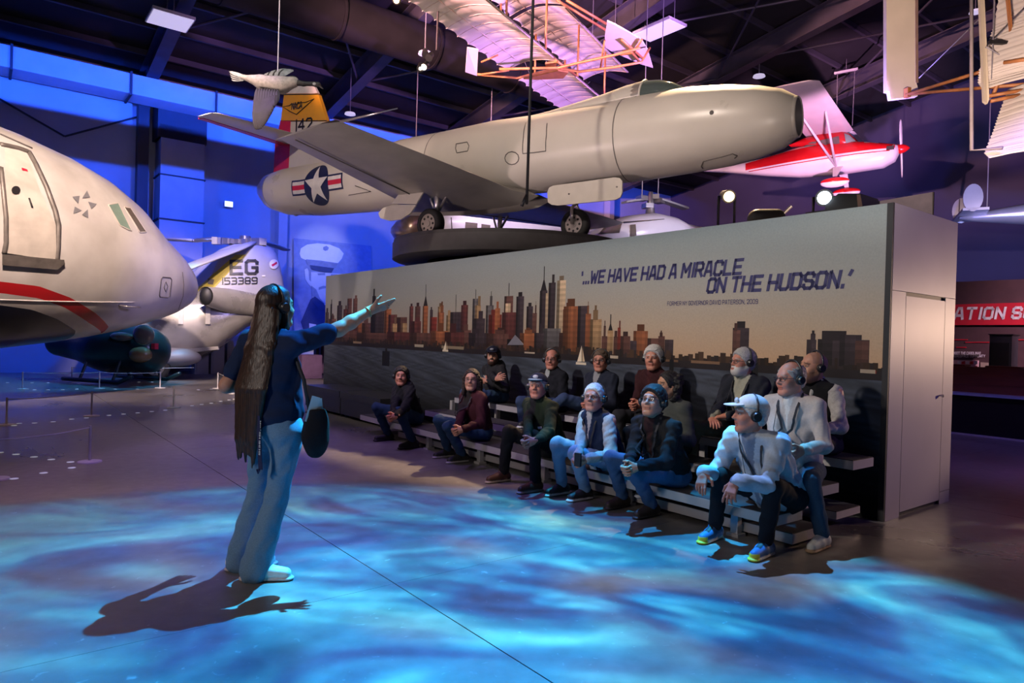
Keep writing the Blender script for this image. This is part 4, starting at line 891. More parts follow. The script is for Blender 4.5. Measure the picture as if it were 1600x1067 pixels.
mb.tube([nw+np.array([-.02, 0, .34]), tp], .05, 10); mb.tube([nw+np.array([-.02, 0, .42]), nw+np.array([.5, 0, .62])], .022, 8); mb.tube([nw+np.array([-.02, 0, .42]), nw+np.array([-.14, 0, .5])], .02, 8); mb.build('nose_gear_leg', M_metal, jet, True)
yn = -.42*KJ; pts = [(855, 300), (858, 293), (864, 290), (960, 277), (968, 278), (972, 283), (972, 301), (969, 308), (962, 312), (872, 321), (862, 320), (856, 316)]
mb = MB(); mb.prism([jpl(*p, yn) for p in pts], (0, .03, 0)); o = mb.build('nose_gear_door', M_greyd, jet)
mb = MB()
for p in ((889, 303), (964, 292)): q = jpl(*p, yn); mb = MB(); mb.cyl(q+np.array([0, -.01, 0]), q, .014, n=8); mb.build('rivet', M_seam, o)
mb = MB(); q = jc(630, 330); mb.ell(jc(463, 333)+np.array([0, 0, 0]), (.10, .06, .07)); mb.build('tail_bumper', M_metal, jet, True)
# turntable it stands on
tc_ = CAM+(np.array([-.05, 11.35, 0])-np.array([0, 0, 0]))*np.array([KJ, KJ, 0])+np.array([0, 0, 0]); tc_[2] = 0
RT_ = 1.93*KJ
tt = thing('turntable', 'dark round turntable on a stout pillar carrying the white jet behind the mural', 'platform', tc_)
mb = MB(); mb.cyl((0, 0, TT-.06), (0, 0, TT), RT_, n=64); mb.build('deck', pmat('dark_deck', (.03, .028, .03), .6, var=.2), tt, True, auto=40)
mb = MB(); ring = [(RT_, TT-.06), (RT_+.02, TT-.06), (RT_+.02, TT-.34), (RT_-.02, TT-.36), (RT_-.62, TT-.36), (RT_-.62, TT-.30), (RT_-.1, TT-.30)]
rg = [np.array([[r_*math.cos(a), r_*math.sin(a), z_] for a in np.arange(64)*2*np.pi/64]) for r_, z_ in ring]; mb.loft(rg, caps=False); mb.build('fascia', pmat('dark_fascia', (.045, .042, .045), .6, var=.15), tt, True, auto=40)
mb = MB(); mb.cyl((.1, .15, 0), (.1, .15, TT-.06), .75, n=32); mb.build('pillar', M_edge, tt, True, auto=40)
from mathutils.bvhtree import BVHTree
def caster(o):
    """shoot a picture ray at an object's mesh; returns the local hit and normal"""
    bpy.context.view_layer.update()
    me = o.data; bvh = BVHTree.FromPolygons([v.co[:] for v in me.vertices], [p.vertices[:] for p in me.polygons]); mw = o.matrix_world.copy(); inv = mw.inverted(); r3 = inv.to_3x3()
    def fn(px, py, off=.006):
        h = bvh.ray_cast(inv @ Vector(CAM), (r3 @ Vector(ray(px, py))).normalized())
        if h[0] is None: return None
        n = h[1] if h[1].dot(r3 @ Vector(ray(px, py))) < 0 else -h[1]
        return np.array(h[0]+n*off)
    return fn
def pdecal(o, fn, polys, name, mat, parent, n=6, m=6, off=.008):
    mb = MB()
    for q in polys:
        for c in grid_quad(q, n, m):
            P = [fn(p[0], p[1], off) for p in c]
            if all(p is not None for p in P): mb.poly(P)
    return mb.build(name, mat, parent, True)
def pline(fn, pts, r, name, mat, parent, closed=False, off=.0, sub=5):
    P = []; L = list(pts)+([pts[0]] if closed else [])
    for a, b in zip(L[:-1], L[1:]):
        for t in np.linspace(0, 1, sub+1)[:-1]:
            q = fn(a[0]+(b[0]-a[0])*t, a[1]+(b[1]-a[1])*t, off)
            if q is not None: P.append(q)
    q = fn(*L[-1], off)
    if q is not None and not closed: P.append(q)
    mb = MB(); mb.tube(P, r, 5, closed=closed); return mb.build(name, mat, parent, True)

# ------------------------------------------------------------------ airliner nose at the left
th_ = math.radians(67); ax = np.array([math.cos(th_), math.sin(th_), 0]); ay = np.array([-ax[1], ax[0], 0])
aN = at(299, 452, 15.8); ao = aN+np.array([0, 0, .55])
air = thing('airliner', 'nose of a white airliner with red cheat line and dark belly at the left edge', 'aircraft', ao, frame(ax, ay, ZZ))
D_ = np.array([0, .05, .15, .35, .7, 1.0, 1.4, 2.0, 2.6, 3.3, 4.2, 5.2, 6.2, 8, 12, 16])
ZT = np.array([-.55, -.33, -.20, -.02, .24, .42, .68, 1.18, 1.50, 1.72, 1.90, 2.02, 2.06, 2.07, 2.07, 2.07])
ZB = np.array([-.55, -.76, -.88, -1.02, -1.18, -1.28, -1.40, -1.56, -1.68, -1.79, -1.90, -1.98, -2.04, -2.07, -2.07, -2.07])
WD = np.array([.0, .23, .38, .58, .84, 1.02, 1.20, 1.43, 1.59, 1.73, 1.84, 1.92, 1.96, 1.975, 1.975, 1.975])
dd = np.unique(np.concatenate([np.linspace(0.004, .5, 16)**1.0, np.linspace(.5, 6.2, 60), np.linspace(6.2, 16, 20)]))
AA = np.arange(96)*2*np.pi/96; rings = []
for d in dd:
    f_ = lambda T_: np.interp(d, D_, T_)
    zt, zb, w = f_(ZT), f_(ZB), f_(WD); rings.append(np.array([[-d, w*math.cos(a), (zt+zb)/2+(zt-zb)/2*math.sin(a)] for a in AA]))
mb = MB(); mb.loft(rings); 
tmp = mb.build('fuselage', M_jet, air, True); fnA = caster(tmp)
def curve(pts): 
    P = sorted([(-q[0], q[2]) for q in (fnA(x, y, 0) for x, y in pts) if q is not None]); return np.array(P)
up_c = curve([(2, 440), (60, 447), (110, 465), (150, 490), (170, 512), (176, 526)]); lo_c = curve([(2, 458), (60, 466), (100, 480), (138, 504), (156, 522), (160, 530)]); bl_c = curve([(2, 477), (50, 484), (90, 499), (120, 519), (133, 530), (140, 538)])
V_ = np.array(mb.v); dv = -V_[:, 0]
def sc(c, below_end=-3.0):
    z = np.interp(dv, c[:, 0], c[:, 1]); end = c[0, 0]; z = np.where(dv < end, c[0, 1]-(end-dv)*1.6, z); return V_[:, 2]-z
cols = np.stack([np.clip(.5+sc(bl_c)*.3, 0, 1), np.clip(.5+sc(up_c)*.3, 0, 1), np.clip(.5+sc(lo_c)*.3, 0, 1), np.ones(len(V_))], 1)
ca = tmp.data.color_attributes.new('Col', 'FLOAT_COLOR', 'POINT'); ca.data.foreach_set('color', cols.ravel())
def livery():
    m, nt, b = _base('airliner_livery'); N = nt.nodes.new; L = nt.links.new
    vc = N('ShaderNodeVertexColor'); vc.layer_name = 'Col'; sp = N('ShaderNodeSeparateColor'); L(vc.outputs[0], sp.inputs[0])
    def th(i, op): m_ = N('ShaderNodeMath'); m_.operation = op; m_.inputs[1].default_value = .5; L(sp.outputs[i], m_.inputs[0]); return m_
    bel, u_, l_ = th(0, 'LESS_THAN'), th(1, 'LESS_THAN'), th(2, 'GREATER_THAN'); st = N('ShaderNodeMath'); st.operation = 'MULTIPLY'; L(u_.outputs[0], st.inputs[0]); L(l_.outputs[0], st.inputs[1])
    tc = N('ShaderNodeTexCoord'); nz = N('ShaderNodeTexNoise'); nz.inputs['Scale'].default_value = 1.4; nz.inputs['Detail'].default_value = 5; L(tc.outputs['Object'], nz.inputs[0])
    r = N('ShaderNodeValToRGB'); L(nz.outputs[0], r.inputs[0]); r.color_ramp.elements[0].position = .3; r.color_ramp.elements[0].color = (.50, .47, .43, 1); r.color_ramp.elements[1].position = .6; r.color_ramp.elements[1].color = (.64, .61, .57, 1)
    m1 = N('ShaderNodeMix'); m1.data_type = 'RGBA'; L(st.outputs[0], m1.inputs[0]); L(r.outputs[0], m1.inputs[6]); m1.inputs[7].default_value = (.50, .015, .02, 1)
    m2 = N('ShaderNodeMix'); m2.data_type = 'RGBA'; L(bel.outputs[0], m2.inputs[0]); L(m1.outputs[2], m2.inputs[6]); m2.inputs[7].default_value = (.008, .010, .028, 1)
    L(m2.outputs[2], b.inputs['Base Color']); b.inputs['Roughness'].default_value = .26; b.inputs['Coat Weight'].default_value = .1; b.inputs['Coat Roughness'].default_value = .1
    n2 = N('ShaderNodeTexNoise'); n2.inputs['Scale'].default_value = 2.2; L(tc.outputs['Object'], n2.inputs[0]); bp = N('ShaderNodeBump'); bp.inputs['Strength'].default_value = .12; bp.inputs['Distance'].default_value = .05; L(n2.outputs[0], bp.inputs['Height']); L(bp.outputs[0], b.inputs['Normal'])
    return m
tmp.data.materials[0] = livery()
M_dframe = pmat('door_frame_metal', (.20, .18, .16), .5, .4, var=.3, scale=5); M_dirty = pmat('worn_white_paint', (.58, .53, .46), .45, var=.14, scale=3.5)
# door with its frame, sill and window
pdecal(tmp, fnA, [[(6, 231), (40, 240), (62, 300), (9, 300)], [(9, 300), (62, 300), (86, 352), (10, 352)], [(10, 352), (86, 352), (87, 407), (10, 395)]], 'door', M_dirty, air, 8, 8, .018)
pline(fnA, [(0, 226), (28, 232), (45, 238), (55, 256), (72, 292), (86, 330), (91, 352), (90, 385), (88, 407)], .045, 'door_frame', M_dframe, air, off=.0)
pline(fnA, [(1, 262), (6, 310), (9, 340), (9, 380), (6, 396)], .040, 'door_frame', M_dframe, air)
pdecal(tmp, fnA, [[(0, 396), (97, 405), (98, 411), (0, 401)], [(0, 401), (98, 411), (87, 420), (0, 413)]], 'door_sill', M_dframe, air, 14, 3, .05)
def pdisc(cx, cy, rx, ry, name, mat, off): return pdecal(tmp, fnA, disc_quads(cx, cy, rx, ry, 20), name, mat, air, 1, 1, off)
pdisc(23, 298, 7, 6.5, 'door_window', M_black, .028); pline(fnA, [(44, 310), (49, 325)], .016, 'door_handle', M_black, air, off=.02)
pdecal(tmp, fnA, [[(32, 263), (41, 266), (42, 269), (33, 267)]], 'door_placard', M_red, air, 3, 2, .026)
pline(fnA, [(0, 210), (50, 232)], .02, 'panel_seam', M_seam, air)
M_gwin = pmat('cockpit_window_cover', (.22, .32, .26), .35); M_gwin2 = pmat('cockpit_glass', (.13, .11, .09), .12)
pdecal(tmp, fnA, [[(169, 320), (184, 317.5), (205, 361), (187, 352)]], 'cockpit_window', M_gwin, air, 8, 8, .012)
pdecal(tmp, fnA, [[(194, 323.5), (203, 325), (228, 362.5), (218, 363)]], 'cockpit_window', M_gwin2, air, 8, 8, .012)
pline(fnA, [(169, 320), (184, 317.5), (205, 361), (187, 352)], .018, 'window_frame', M_dirty, air, True); pline(fnA, [(194, 323.5), (203, 325), (228, 362.5), (218, 363)], .018, 'window_frame', M_dirty, air, True)
M_greyp = pmat('grey_decal', (.20, .20, .21), .5)
for k in range(5):                                                     # faded star made of five wedges
    a = -math.pi/2+k*2*math.pi/5; c_ = (130+13*math.cos(a+.3)*1.0, 320+15*math.sin(a+.3)); 
    tri_ = [(c_[0]+r_*math.cos(a+q_), c_[1]+r_*math.sin(a+q_)) for r_, q_ in ((8, .2), (7, 2.0), (7.5, 4.1))]; pdecal(tmp, fnA, [[tri_[0], tri_[1], tri_[2], tri_[2]]], 'star_wedge', M_greyp, air, 3, 3, .010)
pline(fnA, [(254, 433), (266, 434), (268, 437), (265, 463), (262, 465), (250, 464), (249, 461), (252, 436)], .012, 'hatch_seam', M_seam, air, True); pline(fnA, [(259, 440), (262, 447), (259, 456), (256, 449)], .009, 'hatch_seam', M_seam, air, True)
pline(fnA, [(285, 425), (287, 445), (286, 463), (277, 488), (262, 503)], .010, 'radome_seam', M_seam, air); pline(fnA, [(0, 468), (60, 470), (140, 471.5), (210, 472)], .010, 'panel_seam', M_whitep, air, off=.004)
mb = MB(); q = fnA(186, 477, .0); mb.tube([q, q+np.array([.1, -.12, -.02]), q+np.array([.34, -.14, -.02])], .018, 6); mb.build('pitot_probe', M_metal, air, True)
# cradle the nose rests on
for d_ in (6.2, 9.0): 
    mb = MB(); zf = -ao[2]; mb.box((-d_, 0, (zf-2.0)/2), (.4, 1.6, (-2.0-zf)), None); mb.build('cradle', M_edge, air)

# ------------------------------------------------------------------ tandem rotor helicopter behind the airliner nose
M_heli = pmat('aged_silver_paint', (.42, .40, .38), .32, .35, var=.22, scale=1.6, rvar=.1); M_helig = pmat('grey_paint', (.33, .32, .34), .45, var=.1, scale=2)
hx = unit(np.array([.93, .36, 0])); hy = np.array([-hx[1], hx[0], 0]); ho = at(345, 500, 20.0)*np.array([1, 1, 0])
heli = thing('tandem_helicopter', 'silver tandem rotor helicopter tail with yellow slash and black code letters behind the airliner nose', 'helicopter', ho, frame(hx, hy, ZZ))
def hl(px, py, yl=0.0):
    d = ray(px, py); p = CAM+d*(np.dot(ho+hy*yl-CAM, hy)/np.dot(d, hy)); q = p-ho; return np.array([q@hx, q@hy, q@ZZ])
mb = MB(); R_ = []
for px, t, b, w in ((150, 470, 560, 1.05), (240, 458, 563, 1.15), (300, 452, 563, 1.15), (340, 452, 548, 1.1), (385, 458, 512, .95), (425, 464, 494, .75), (447, 470, 486, .5)):
    T_, B_ = hl(px, t, -w*.6), hl(px, b, -w*.6); c_, h_ = (T_+B_)/2, (T_[2]-B_[2])/2; R_.append(np.array([[c_[0], w*math.copysign(abs(math.cos(a))**.7, math.cos(a)), c_[2]+h_*math.copysign(abs(math.sin(a))**.7, math.sin(a))] for a in np.arange(32)*2*np.pi/32]))
mb.loft(R_); hb = mb.build('fuselage', M_heli, heli, True)
mb = MB(); R_ = []
for y, x0, x1, w in ((470, 270, 447, .75), (455, 278, 446, .70), (430, 300, 443, .62), (405, 322, 437, .52), (392, 342, 432, .45), (384, 360, 424, .30), (380, 375, 415, .12)):
    A_, B_ = hl(x0, y, -w*.5), hl(x1, y, -w*.5); c_, l_ = (A_+B_)/2, (B_[0]-A_[0])/2; R_.append(np.array([[c_[0]+l_*math.cos(a), w*math.sin(a)*(1-.25*math.cos(a)), c_[2]] for a in np.arange(36)*2*np.pi/36]))
mb.loft(R_); py_ = mb.build('rotor_pylon', M_helig, heli, True)
fnP = caster(py_); fnB = caster(hb)
def hdec(polys, name, mat, off=.02, n=5, m=5, fn=None): return pdecal(None, fn or fnP, polys, name, mat, heli, n, m, off)
hdec([[(368, 398), (384, 398), (330, 455), (303, 455)]], 'yellow_slash', M_yel if False else pmat('dull_yellow', (.50, .40, .04), .5), .012, 10, 10)
def htext(txt, x0, x1, y, h, name, w=1.1):
    q, wd = glyph_quads(txt, h, .0, w); k_ = (x1-x0)/wd; polys = [[(x0+p[0]*k_, y-p[1]+(-.02)*(p[0]*k_)) for p in qq] for qq in q]; pdecal(None, fnP, polys, name, M_black, heli, 3, 2, .026)
htext('EG', 361, 401, 428, 20, 'code_letters', 1.2); htext('153389', 347, 401, 444, 9.5, 'serial_number', 1.0)
hdec(disc_quads(427, 413, 7, 7.5, 20), 'round_badge', M_whitep, .03, 1, 1); hdec([[(423, 414), (431, 409), (432, 412), (425, 417)]], 'badge_mark', M_red, .036, 2, 2)
hdec([[(325, 435), (335, 437), (333, 445), (325, 444)]], 'vent_panel', M_seam, .02, 2, 2); hdec([[(409, 430), (414, 430), (414, 432), (409, 432)]], 'name_plate', M_whitep, .02, 2, 2)
# exhaust pipe
p = hl(338, 469, -1.15); mb = MB(); q = p+np.array([-.25, -.55, .08]); mb.loft([np.array([c_+(np.array([0, 0, 1.])*math.sin(a)*r_+unit(np.array([.75, -.4, 0]))*math.cos(a)*r_*.9) for a in np.arange(20)*2*np.pi/20]) for c_, r_ in ((p+np.array([1.3, .35, -.10]), .30), (p+np.array([.3, 0, 0]), .34), (q, .25))], caps=False); mb.build('exhaust_pipe', M_heli, heli, True)
mb = MB(); mb.ell(q+np.array([.05, .08, 0]), (.2, .12, .25)); mb.build('exhaust_mouth', M_black, heli, True)
# hub and blades
hc_ = hl(383, 377, 0); mb = MB(); mb.cyl(hc_-ZZ*.35, hc_+ZZ*.15, .16, n=16); mb.build('rotor_mast', M_metal, heli, True, auto=40)
for px in np.linspace(336, 410, 13):
    q = hl(px, 376+2*math.sin(px), .25*math.sin(px*1.7)); mb = MB(); mb.box(q, (.13+.08*abs(math.sin(px)), .22, .12+.09*abs(math.cos(px*2))), RZ(px)); mb.build('hub_link', M_metal, heli)
mb = MB(); mb.tube([hl(345, 376, 0), hl(332, 374, 0), hl(300, 376, 0)], [.10, .07, .05], 8); mb.build('blade_grip', M_metal, heli, True)
def blade(p0, p1, w, name='rotor_blade', th=.05):
    p0, p1 = np.asarray(p0), np.asarray(p1); d = unit(p1-p0); s_ = unit(np.cross(d, ZZ)); mb = MB(); R_ = []
    for t in np.linspace(0, 1, 9):
        c_ = p0+(p1-p0)*t; c_ = c_-ZZ*.5*t*t*0; ww = w*min(1, .35+t*3.0); R_.append(np.array([c_+s_*ww*.5*math.cos(a)+np.cross(s_, d)*th*math.sin(a) for a in np.arange(10)*2*np.pi/10]))
    mb.loft(R_); return mb.build(name, M_helig, heli, True)
blade(hl(305, 376, 0), hl(232, 372, 1.0), .40)
e_ = at(243, 436, 17.3)-ho; blade(hl(398, 378, -.1), np.array([e_@hx, e_@hy, e_@ZZ]), .70, th=.06)
blade(hl(412, 378, 0), hl(446, 390, 2.0), .35)
# ventral plane, sponson, wheel
mb = MB(); mb.prism([hl(277, 553, -1.2), hl(342, 546, -1.2), hl(341, 541, -1.2), hl(277, 546, -1.2)], (0, 1.0, 0)); mb.build('ramp_sill', M_heli, heli)
mb = MB(); a_, b_ = hl(238, 556, -1.3), hl(300, 560, -1.3); mb.ell((a_+b_)/2, ((b_-a_)[0]*.75, .40, .26), None, 18, 12); mb.build('sponson', M_helig, heli, True)
w_ = hl(243, 574, -1.5); w_[2] = .36; wheel(heli, w_, .36, .22)
mb = MB(); mb.cyl(w_, w_+np.array([.1, .2, .75]), .07, n=8); mb.build('wheel_strut', M_metal, heli)
for px in (283, 325):
    mb = MB(); q = hl(px, 492, -1.18); mb.box(q, (.12, .06, .5), None); mb.build('step_light', M_whitep, heli)

# small dark helicopter under the airliner nose
M_teal = pmat('dark_teal_paint', (.006, .030, .035), .3, var=.15); M_amberw = clear_mat('bubble_glass', (.75, .70, .60), .12) if 'clear_mat' in globals() else gmat('bubble_glass', (.35, .3, .22), .08, .6)
so = at(213, 560, 16.9)*np.array([1, 1, 0]); sx = unit(np.array([.96, -.28, 0])); sy = np.array([-sx[1], sx[0], 0])
sm = thing('light_helicopter', 'small dark teal helicopter with bubble windows parked under the airliner nose', 'helicopter', so, frame(sx, sy, ZZ))
def sl(px, py, yl=0.0):
    d = ray(px, py); p = CAM+d*(np.dot(so+sy*yl-CAM, sy)/np.dot(d, sy)); q = p-so; return np.array([q@sx, q@sy, q@ZZ])
lo, hi = sl(90, 590), sl(260, 500); X = SDF(np.minimum(lo, hi)-np.array([.5, .9, .3]), np.maximum(lo, hi)+np.array([.5, .9, .3]), .05)
X.ell(sl(190, 543), (1.15, .72, .62), None, .2); X.cap(sl(170, 540), sl(95, 535), .55, .35, .3); X.ell(sl(232, 548), (.45, .55, .55), None, .2); sdf_obj('cabin', X, M_teal, sm)
for px, py, a, b in ((224, 523, .30, .24), (190, 526, .34, .11)):
    if a: mb = MB(); mb.ell(sl(px, py, -.62), (a, .14, b), None, 16, 10); mb.build('cabin_window', M_gwin2, sm, True)
mb = MB(); mb.ell(sl(219, 554, -.42), (.30, .22, .20), None, 16, 10); mb.build('chin_bubble', pmat('amber_bubble', (.20, .13, .06), .1), sm, True)
mb = MB(); mb.box(sl(242, 541, -.3), (.1, .12, .14)); mb.build('tail_lamp', M_red, sm)
for yl in (-.75, .75):
    mb = MB(); mb.tube([sl(140, 592, 0)*np.array([1, 0, 0])+np.array([0, yl, .10]), sl(225, 592, 0)*np.array([1, 0, 0])+np.array([0, yl, .08]), sl(240, 592, 0)*np.array([1, 0, 0])+np.array([.1, yl, .25])], .05, 8); mb.build('skid', M_teal, sm, True)
    for px in (165, 215): mb = MB(); q = sl(px, 592, 0); mb.cyl((q[0], yl, .08), (q[0], yl*.6, .75), .035, n=8); mb.build('skid_leg', M_teal, sm)
mb = MB(); mb.cyl(sl(170, 520, 0), sl(170, 500, 0)+ZZ*.2, .06, n=8); mb.build('rotor_mast', M_teal, sm)

# ------------------------------------------------------------------ aircraft hanging or standing behind the mural
M_whit = pmat('white_gloss_paint', (.68, .66, .68), .28, var=.05, scale=2)
def loft_px(parent, O, ex, ey, spec, name, mat, n=28, pw=.85):
    """spec rows: (x px, top px, bottom px, half width m)"""
    mb = MB(); R_ = []
    for px, t, b, w in spec:
        P_ = []
        for py in (t, b):
            d = ray(px, py); p = CAM+d*(np.dot(O-CAM, ey)/np.dot(d, ey)); q = p-O; P_.append(np.array([q@ex, q@ey, q@ZZ]))
        c_, h_ = (P_[0]+P_[1])/2, (P_[0][2]-P_[1][2])/2
        R_.append(np.array([[c_[0], w*math.copysign(abs(math.cos(a))**pw, math.cos(a)), c_[2]+h_*math.copysign(abs(math.sin(a))**pw, math.sin(a))] for a in np.arange(n)*2*np.pi/n]))
    mb.loft(R_); return mb.build(name, mat, parent, True)
wo = at(700, 360, 20.0); wxd = unit(np.array([-.95, -.25, 0])); wyd = np.array([-wxd[1], wxd[0], 0])
wh = thing('white_helicopter', 'white cabin fuselage with square windows and a bare metal nose hanging behind the turntable', 'helicopter', wo, frame(wxd, wyd, ZZ))
b1 = loft_px(wh, wo, wxd, wyd, ((611, 356, 364, .12), (618, 347, 374, .45), (630, 339, 381, .7), (650, 334, 386, .85)), 'metal_nose', pmat('copper_metal', (.45, .33, .26), .3, .7, var=.3, scale=3))
b2 = loft_px(wh, wo, wxd, wyd, ((650, 334, 386, .85), (700, 331, 388, .95), (760, 332, 390, .95), (820, 338, 388, .9), (880, 350, 380, .5), (940, 357, 370, .2)), 'cabin', M_whit)
fnW = caster(b2)
for q in ([(727, 347), (746, 349), (745, 367), (726, 364)], [(752, 350), (766, 352), (765, 370), (751, 368)]): pdecal(None, fnW, [q], 'cabin_window', M_gwin2, wh, 4, 4, .02)
pline(fnW, [(705, 340), (707, 370)], .02, 'door_seam', M_seam, wh)
for q_ in ((-1.2, 0, .9), (1.0, 0, .9)): mb = MB(); mb.cyl(q_, (q_[0], 0, 6.0), .015, n=5); mb.build('hanger_cable', M_wire, wh)
ro = at(990, 362, 17.5); rx_ = unit(np.array([-.9, -.42, 0])); ry_ = np.array([-rx_[1], rx_[0], 0])
rh = thing('rescue_helicopter', 'white helicopter with dark cockpit windows and a two-blade rotor behind the right of the mural', 'helicopter', ro*np.array([1, 1, 1]), frame(rx_, ry_, ZZ))
b3 = loft_px(rh, ro, rx_, ry_, ((918, 374, 380, .15), (930, 360, 388, .5), (948, 348, 396, .75), (975, 338, 400, .85), (1010, 334, 402, .85), (1040, 340, 398, .75), (1065, 350, 385, .45), (1110, 358, 372, .2)), 'cabin', M_whit)
fnR = caster(b3)
pdecal(None, fnR, [[(936, 366), (947, 353), (972, 349), (968, 364)]], 'cockpit_window', M_gwin2, rh, 6, 6, .02); pdecal(None, fnR, [[(984, 352), (993, 351), (994, 368), (985, 370)]], 'door_window', M_gwin2, rh, 4, 4, .02)
def rl(px, py): d = ray(px, py); p = CAM+d*(np.dot(ro-CAM, ry_)/np.dot(d, ry_)); q = p-ro; return np.array([q@rx_, q@ry_, q@ZZ])
mb = MB(); mb.tube([rl(1016, 338), rl(1016, 316), rl(1017, 300)], [.14, .09, .06], 10); mb.build('rotor_mast', M_metal, rh, True)
for i, (px, py) in enumerate(((1003, 310), (1022, 308), (1030, 314), (1012, 322))): mb = MB(); mb.box(rl(px, py), (.22, .25, .12), RZ(i)); mb.build('hub_link', M_metal, rh)
mb = MB(); mb.box((rl(1030, 312)+rl(1072, 326))/2, (np.linalg.norm(rl(1072, 326)-rl(1030, 312)), .25, .05), np.stack([unit(rl(1072, 326)-rl(1030, 312)), unit(np.cross(ZZ, unit(rl(1072, 326)-rl(1030, 312)))), ZZ], 1)); mb.build('rotor_blade', M_helig, rh)
mb = MB(); q0, q1 = rl(1004, 312), rl(975, 316)+np.array([0, 0, 0]); mb.box((q0+q1)/2, (np.linalg.norm(q1-q0), .25, .05), np.stack([unit(q1-q0), unit(np.cross(ZZ, unit(q1-q0))), ZZ], 1)); mb.build('rotor_blade', M_helig, rh)
for px in (1003, 1028): mb = MB(); mb.cyl(rl(px, 312), rl(px, 312)+ZZ*5.5, .012, n=5); mb.build('hanger_cable', M_wire, rh)

# red and white high-wing light aircraft
cx_ = unit(np.array([.8, -.6, 0])); cy_ = np.array([-cx_[1], cx_[0], 0]); co = at(1300, 250, 24.2)
M_rgloss = pmat('red_gloss_paint', (.50, .008, .012), .25, var=.04); M_pink = M_whit
ca_ = thing('light_aircraft', 'red and white high-wing light aircraft hanging nose right beyond the jet intake', 'aircraft', co, frame(cx_, cy_, ZZ))
def cl(px, py, yl=0.0):
    d = ray(px, py); p = CAM+d*(np.dot(co+cy_*yl-CAM, cy_)/np.dot(d, cy_)); q = p-co; return np.array([q@cx_, q@cy_, q@ZZ])
spec = ((1405, 228, 240, .14), (1398, 226, 252, .36), (1380, 225, 262, .46), (1355, 223, 266, .50), (1330, 222, 270, .50), (1300, 222, 274, .5), (1250, 231, 277, .45), (1200, 246, 275, .32), (1150, 258, 271, .2), (1100, 264, 268, .08))
b4 = loft_px(ca_, co, cx_, cy_, spec, 'fuselage', M_whit, 32, .8)
fnC = caster(b4)
pdecal(None, fnC, [[(1398, 226), (1398, 231), (1360, 234), (1360, 222)], [(1360, 222), (1360, 234), (1300, 242), (1300, 222)], [(1300, 222), (1300, 242), (1230, 254), (1230, 237)], [(1230, 237), (1230, 254), (1165, 266), (1165, 256)]], 'red_stripe', M_rgloss, ca_, 10, 6, .012)
pline(fnC, [(1390, 235), (1340, 240), (1280, 249), (1220, 259), (1170, 268)], .018, 'pinstripe', M_rgloss, ca_)
mb = MB(); cab = []
for px, t, w in ((1236, 232, .3), (1260, 216, .40), (1290, 208, .42), (1318, 205, .42), (1330, 210, .36), (1342, 222, .2)):
    q = cl(px, t); zb = cl(px, 230)[2]; cab.append(np.array([[q[0], -w*math.cos(a), zb+(max(q[2]-zb, .02))*math.sin(a)**.6 if math.sin(a) > 1e-6 else zb] for a in np.linspace(0, np.pi, 13)]))
mb.loft(cab, caps=False); b5 = mb.build('cabin_top', M_rgloss, ca_, True); fnT = caster(b5)
for q in ([(1240, 235), (1268, 222), (1276, 221), (1274, 236)], [(1280, 220), (1311, 213), (1313, 229), (1278, 236)]): pdecal(None, fnT, [q], 'side_window', M_gwin2, ca_, 6, 6, .02)
pdecal(None, fnT, [[(1319, 209), (1327, 212), (1340, 224), (1322, 226)]], 'windscreen', M_gwin, ca_, 5, 5, .02)
mb = MB()
for sg in (-1, 1): 
    mb = MB(); r0_ = cl(1322, 207); wing(mb, [r0_[0]+.25, sg*.1, r0_[2]+.02], 1.55, [r0_[0]+.25, sg*5.0, r0_[2]+.18], 1.5, .10, .09, .15); mb.build('wing', M_whit, ca_, True, auto=50)
    for dx in (.0, -.75): mb = MB(); mb.cyl((cl(1310, 268)[0], sg*.45, cl(1310, 264)[2]), (r0_[0]-.1+dx, sg*2.6, r0_[2]+.03), .04, n=8); mb.build('wing_strut', M_whit, ca_, True)
    mb = MB(); lg = cl(1312, 266); wp_ = lg+np.array([.05, sg*.9, -.62]); wp_[1] = sg*.95; mb.prism([lg+np.array([-.14, sg*.35, .05]), lg+np.array([.18, sg*.35, .05]), wp_+np.array([.07, 0, .2]), wp_+np.array([-.06, 0, .2])], (0, sg*.05, 0)); mb.build('gear_leg', M_whit, ca_)
    mb = MB(); mb.ell(wp_, (.46, .14, .17), None, 18, 10); o = mb.build('wheel_fairing', M_whit, ca_, True); mb = MB(); mb.ell(wp_+np.array([0, 0, .035]), (.462, .145, .14), None, 18, 10); mb.build('fairing_top', M_rgloss, o, True)
sp_ = cl(1404, 233); mb = MB(); mb.loft([np.array([[sp_[0]+x_, r_*math.cos(a), sp_[2]+r_*math.sin(a)] for a in np.arange(18)*2*np.pi/18]) for x_, r_ in ((-.05, .16), (.1, .155), (.22, .11), (.30, .05), (.33, .01))]); mb.build('spinner', M_rgloss, ca_, True)
for sg in (-1, 1):
    d_ = unit(np.array([0, -.35, .94]))*sg; mb = MB(); R_ = []
    for t, w, h_ in ((.12, .05, .03), (.35, .075, .025), (.65, .08, .016), (.88, .06, .01), (.95, .02, .006)):
        c_ = sp_+np.array([.08, 0, 0])+d_*t; s_ = unit(np.cross(d_, (1, 0, 0))); R_.append(np.array([c_+s_*w*math.cos(a)+np.array([1., 0, 0])*(h_*math.sin(a)+.4*w*math.cos(a)) for a in np.arange(10)*2*np.pi/10]))
    mb.loft(R_); mb.build('propeller_blade', M_whit, ca_, True)
mb = MB(); mb.box(cl(1391, 231, -.42), (.22, .05, .12)); mb.build('air_inlet', M_black, ca_)
a_ = cl(1322, 206)
for dx in (-.25, .25): mb = MB(); mb.cyl((a_[0]+dx, -.3, a_[2]+.1), (a_[0]+dx*1.1, -.3, a_[2]+2.0), .014, n=5); mb.build('sling_cable', M_wire, ca_)
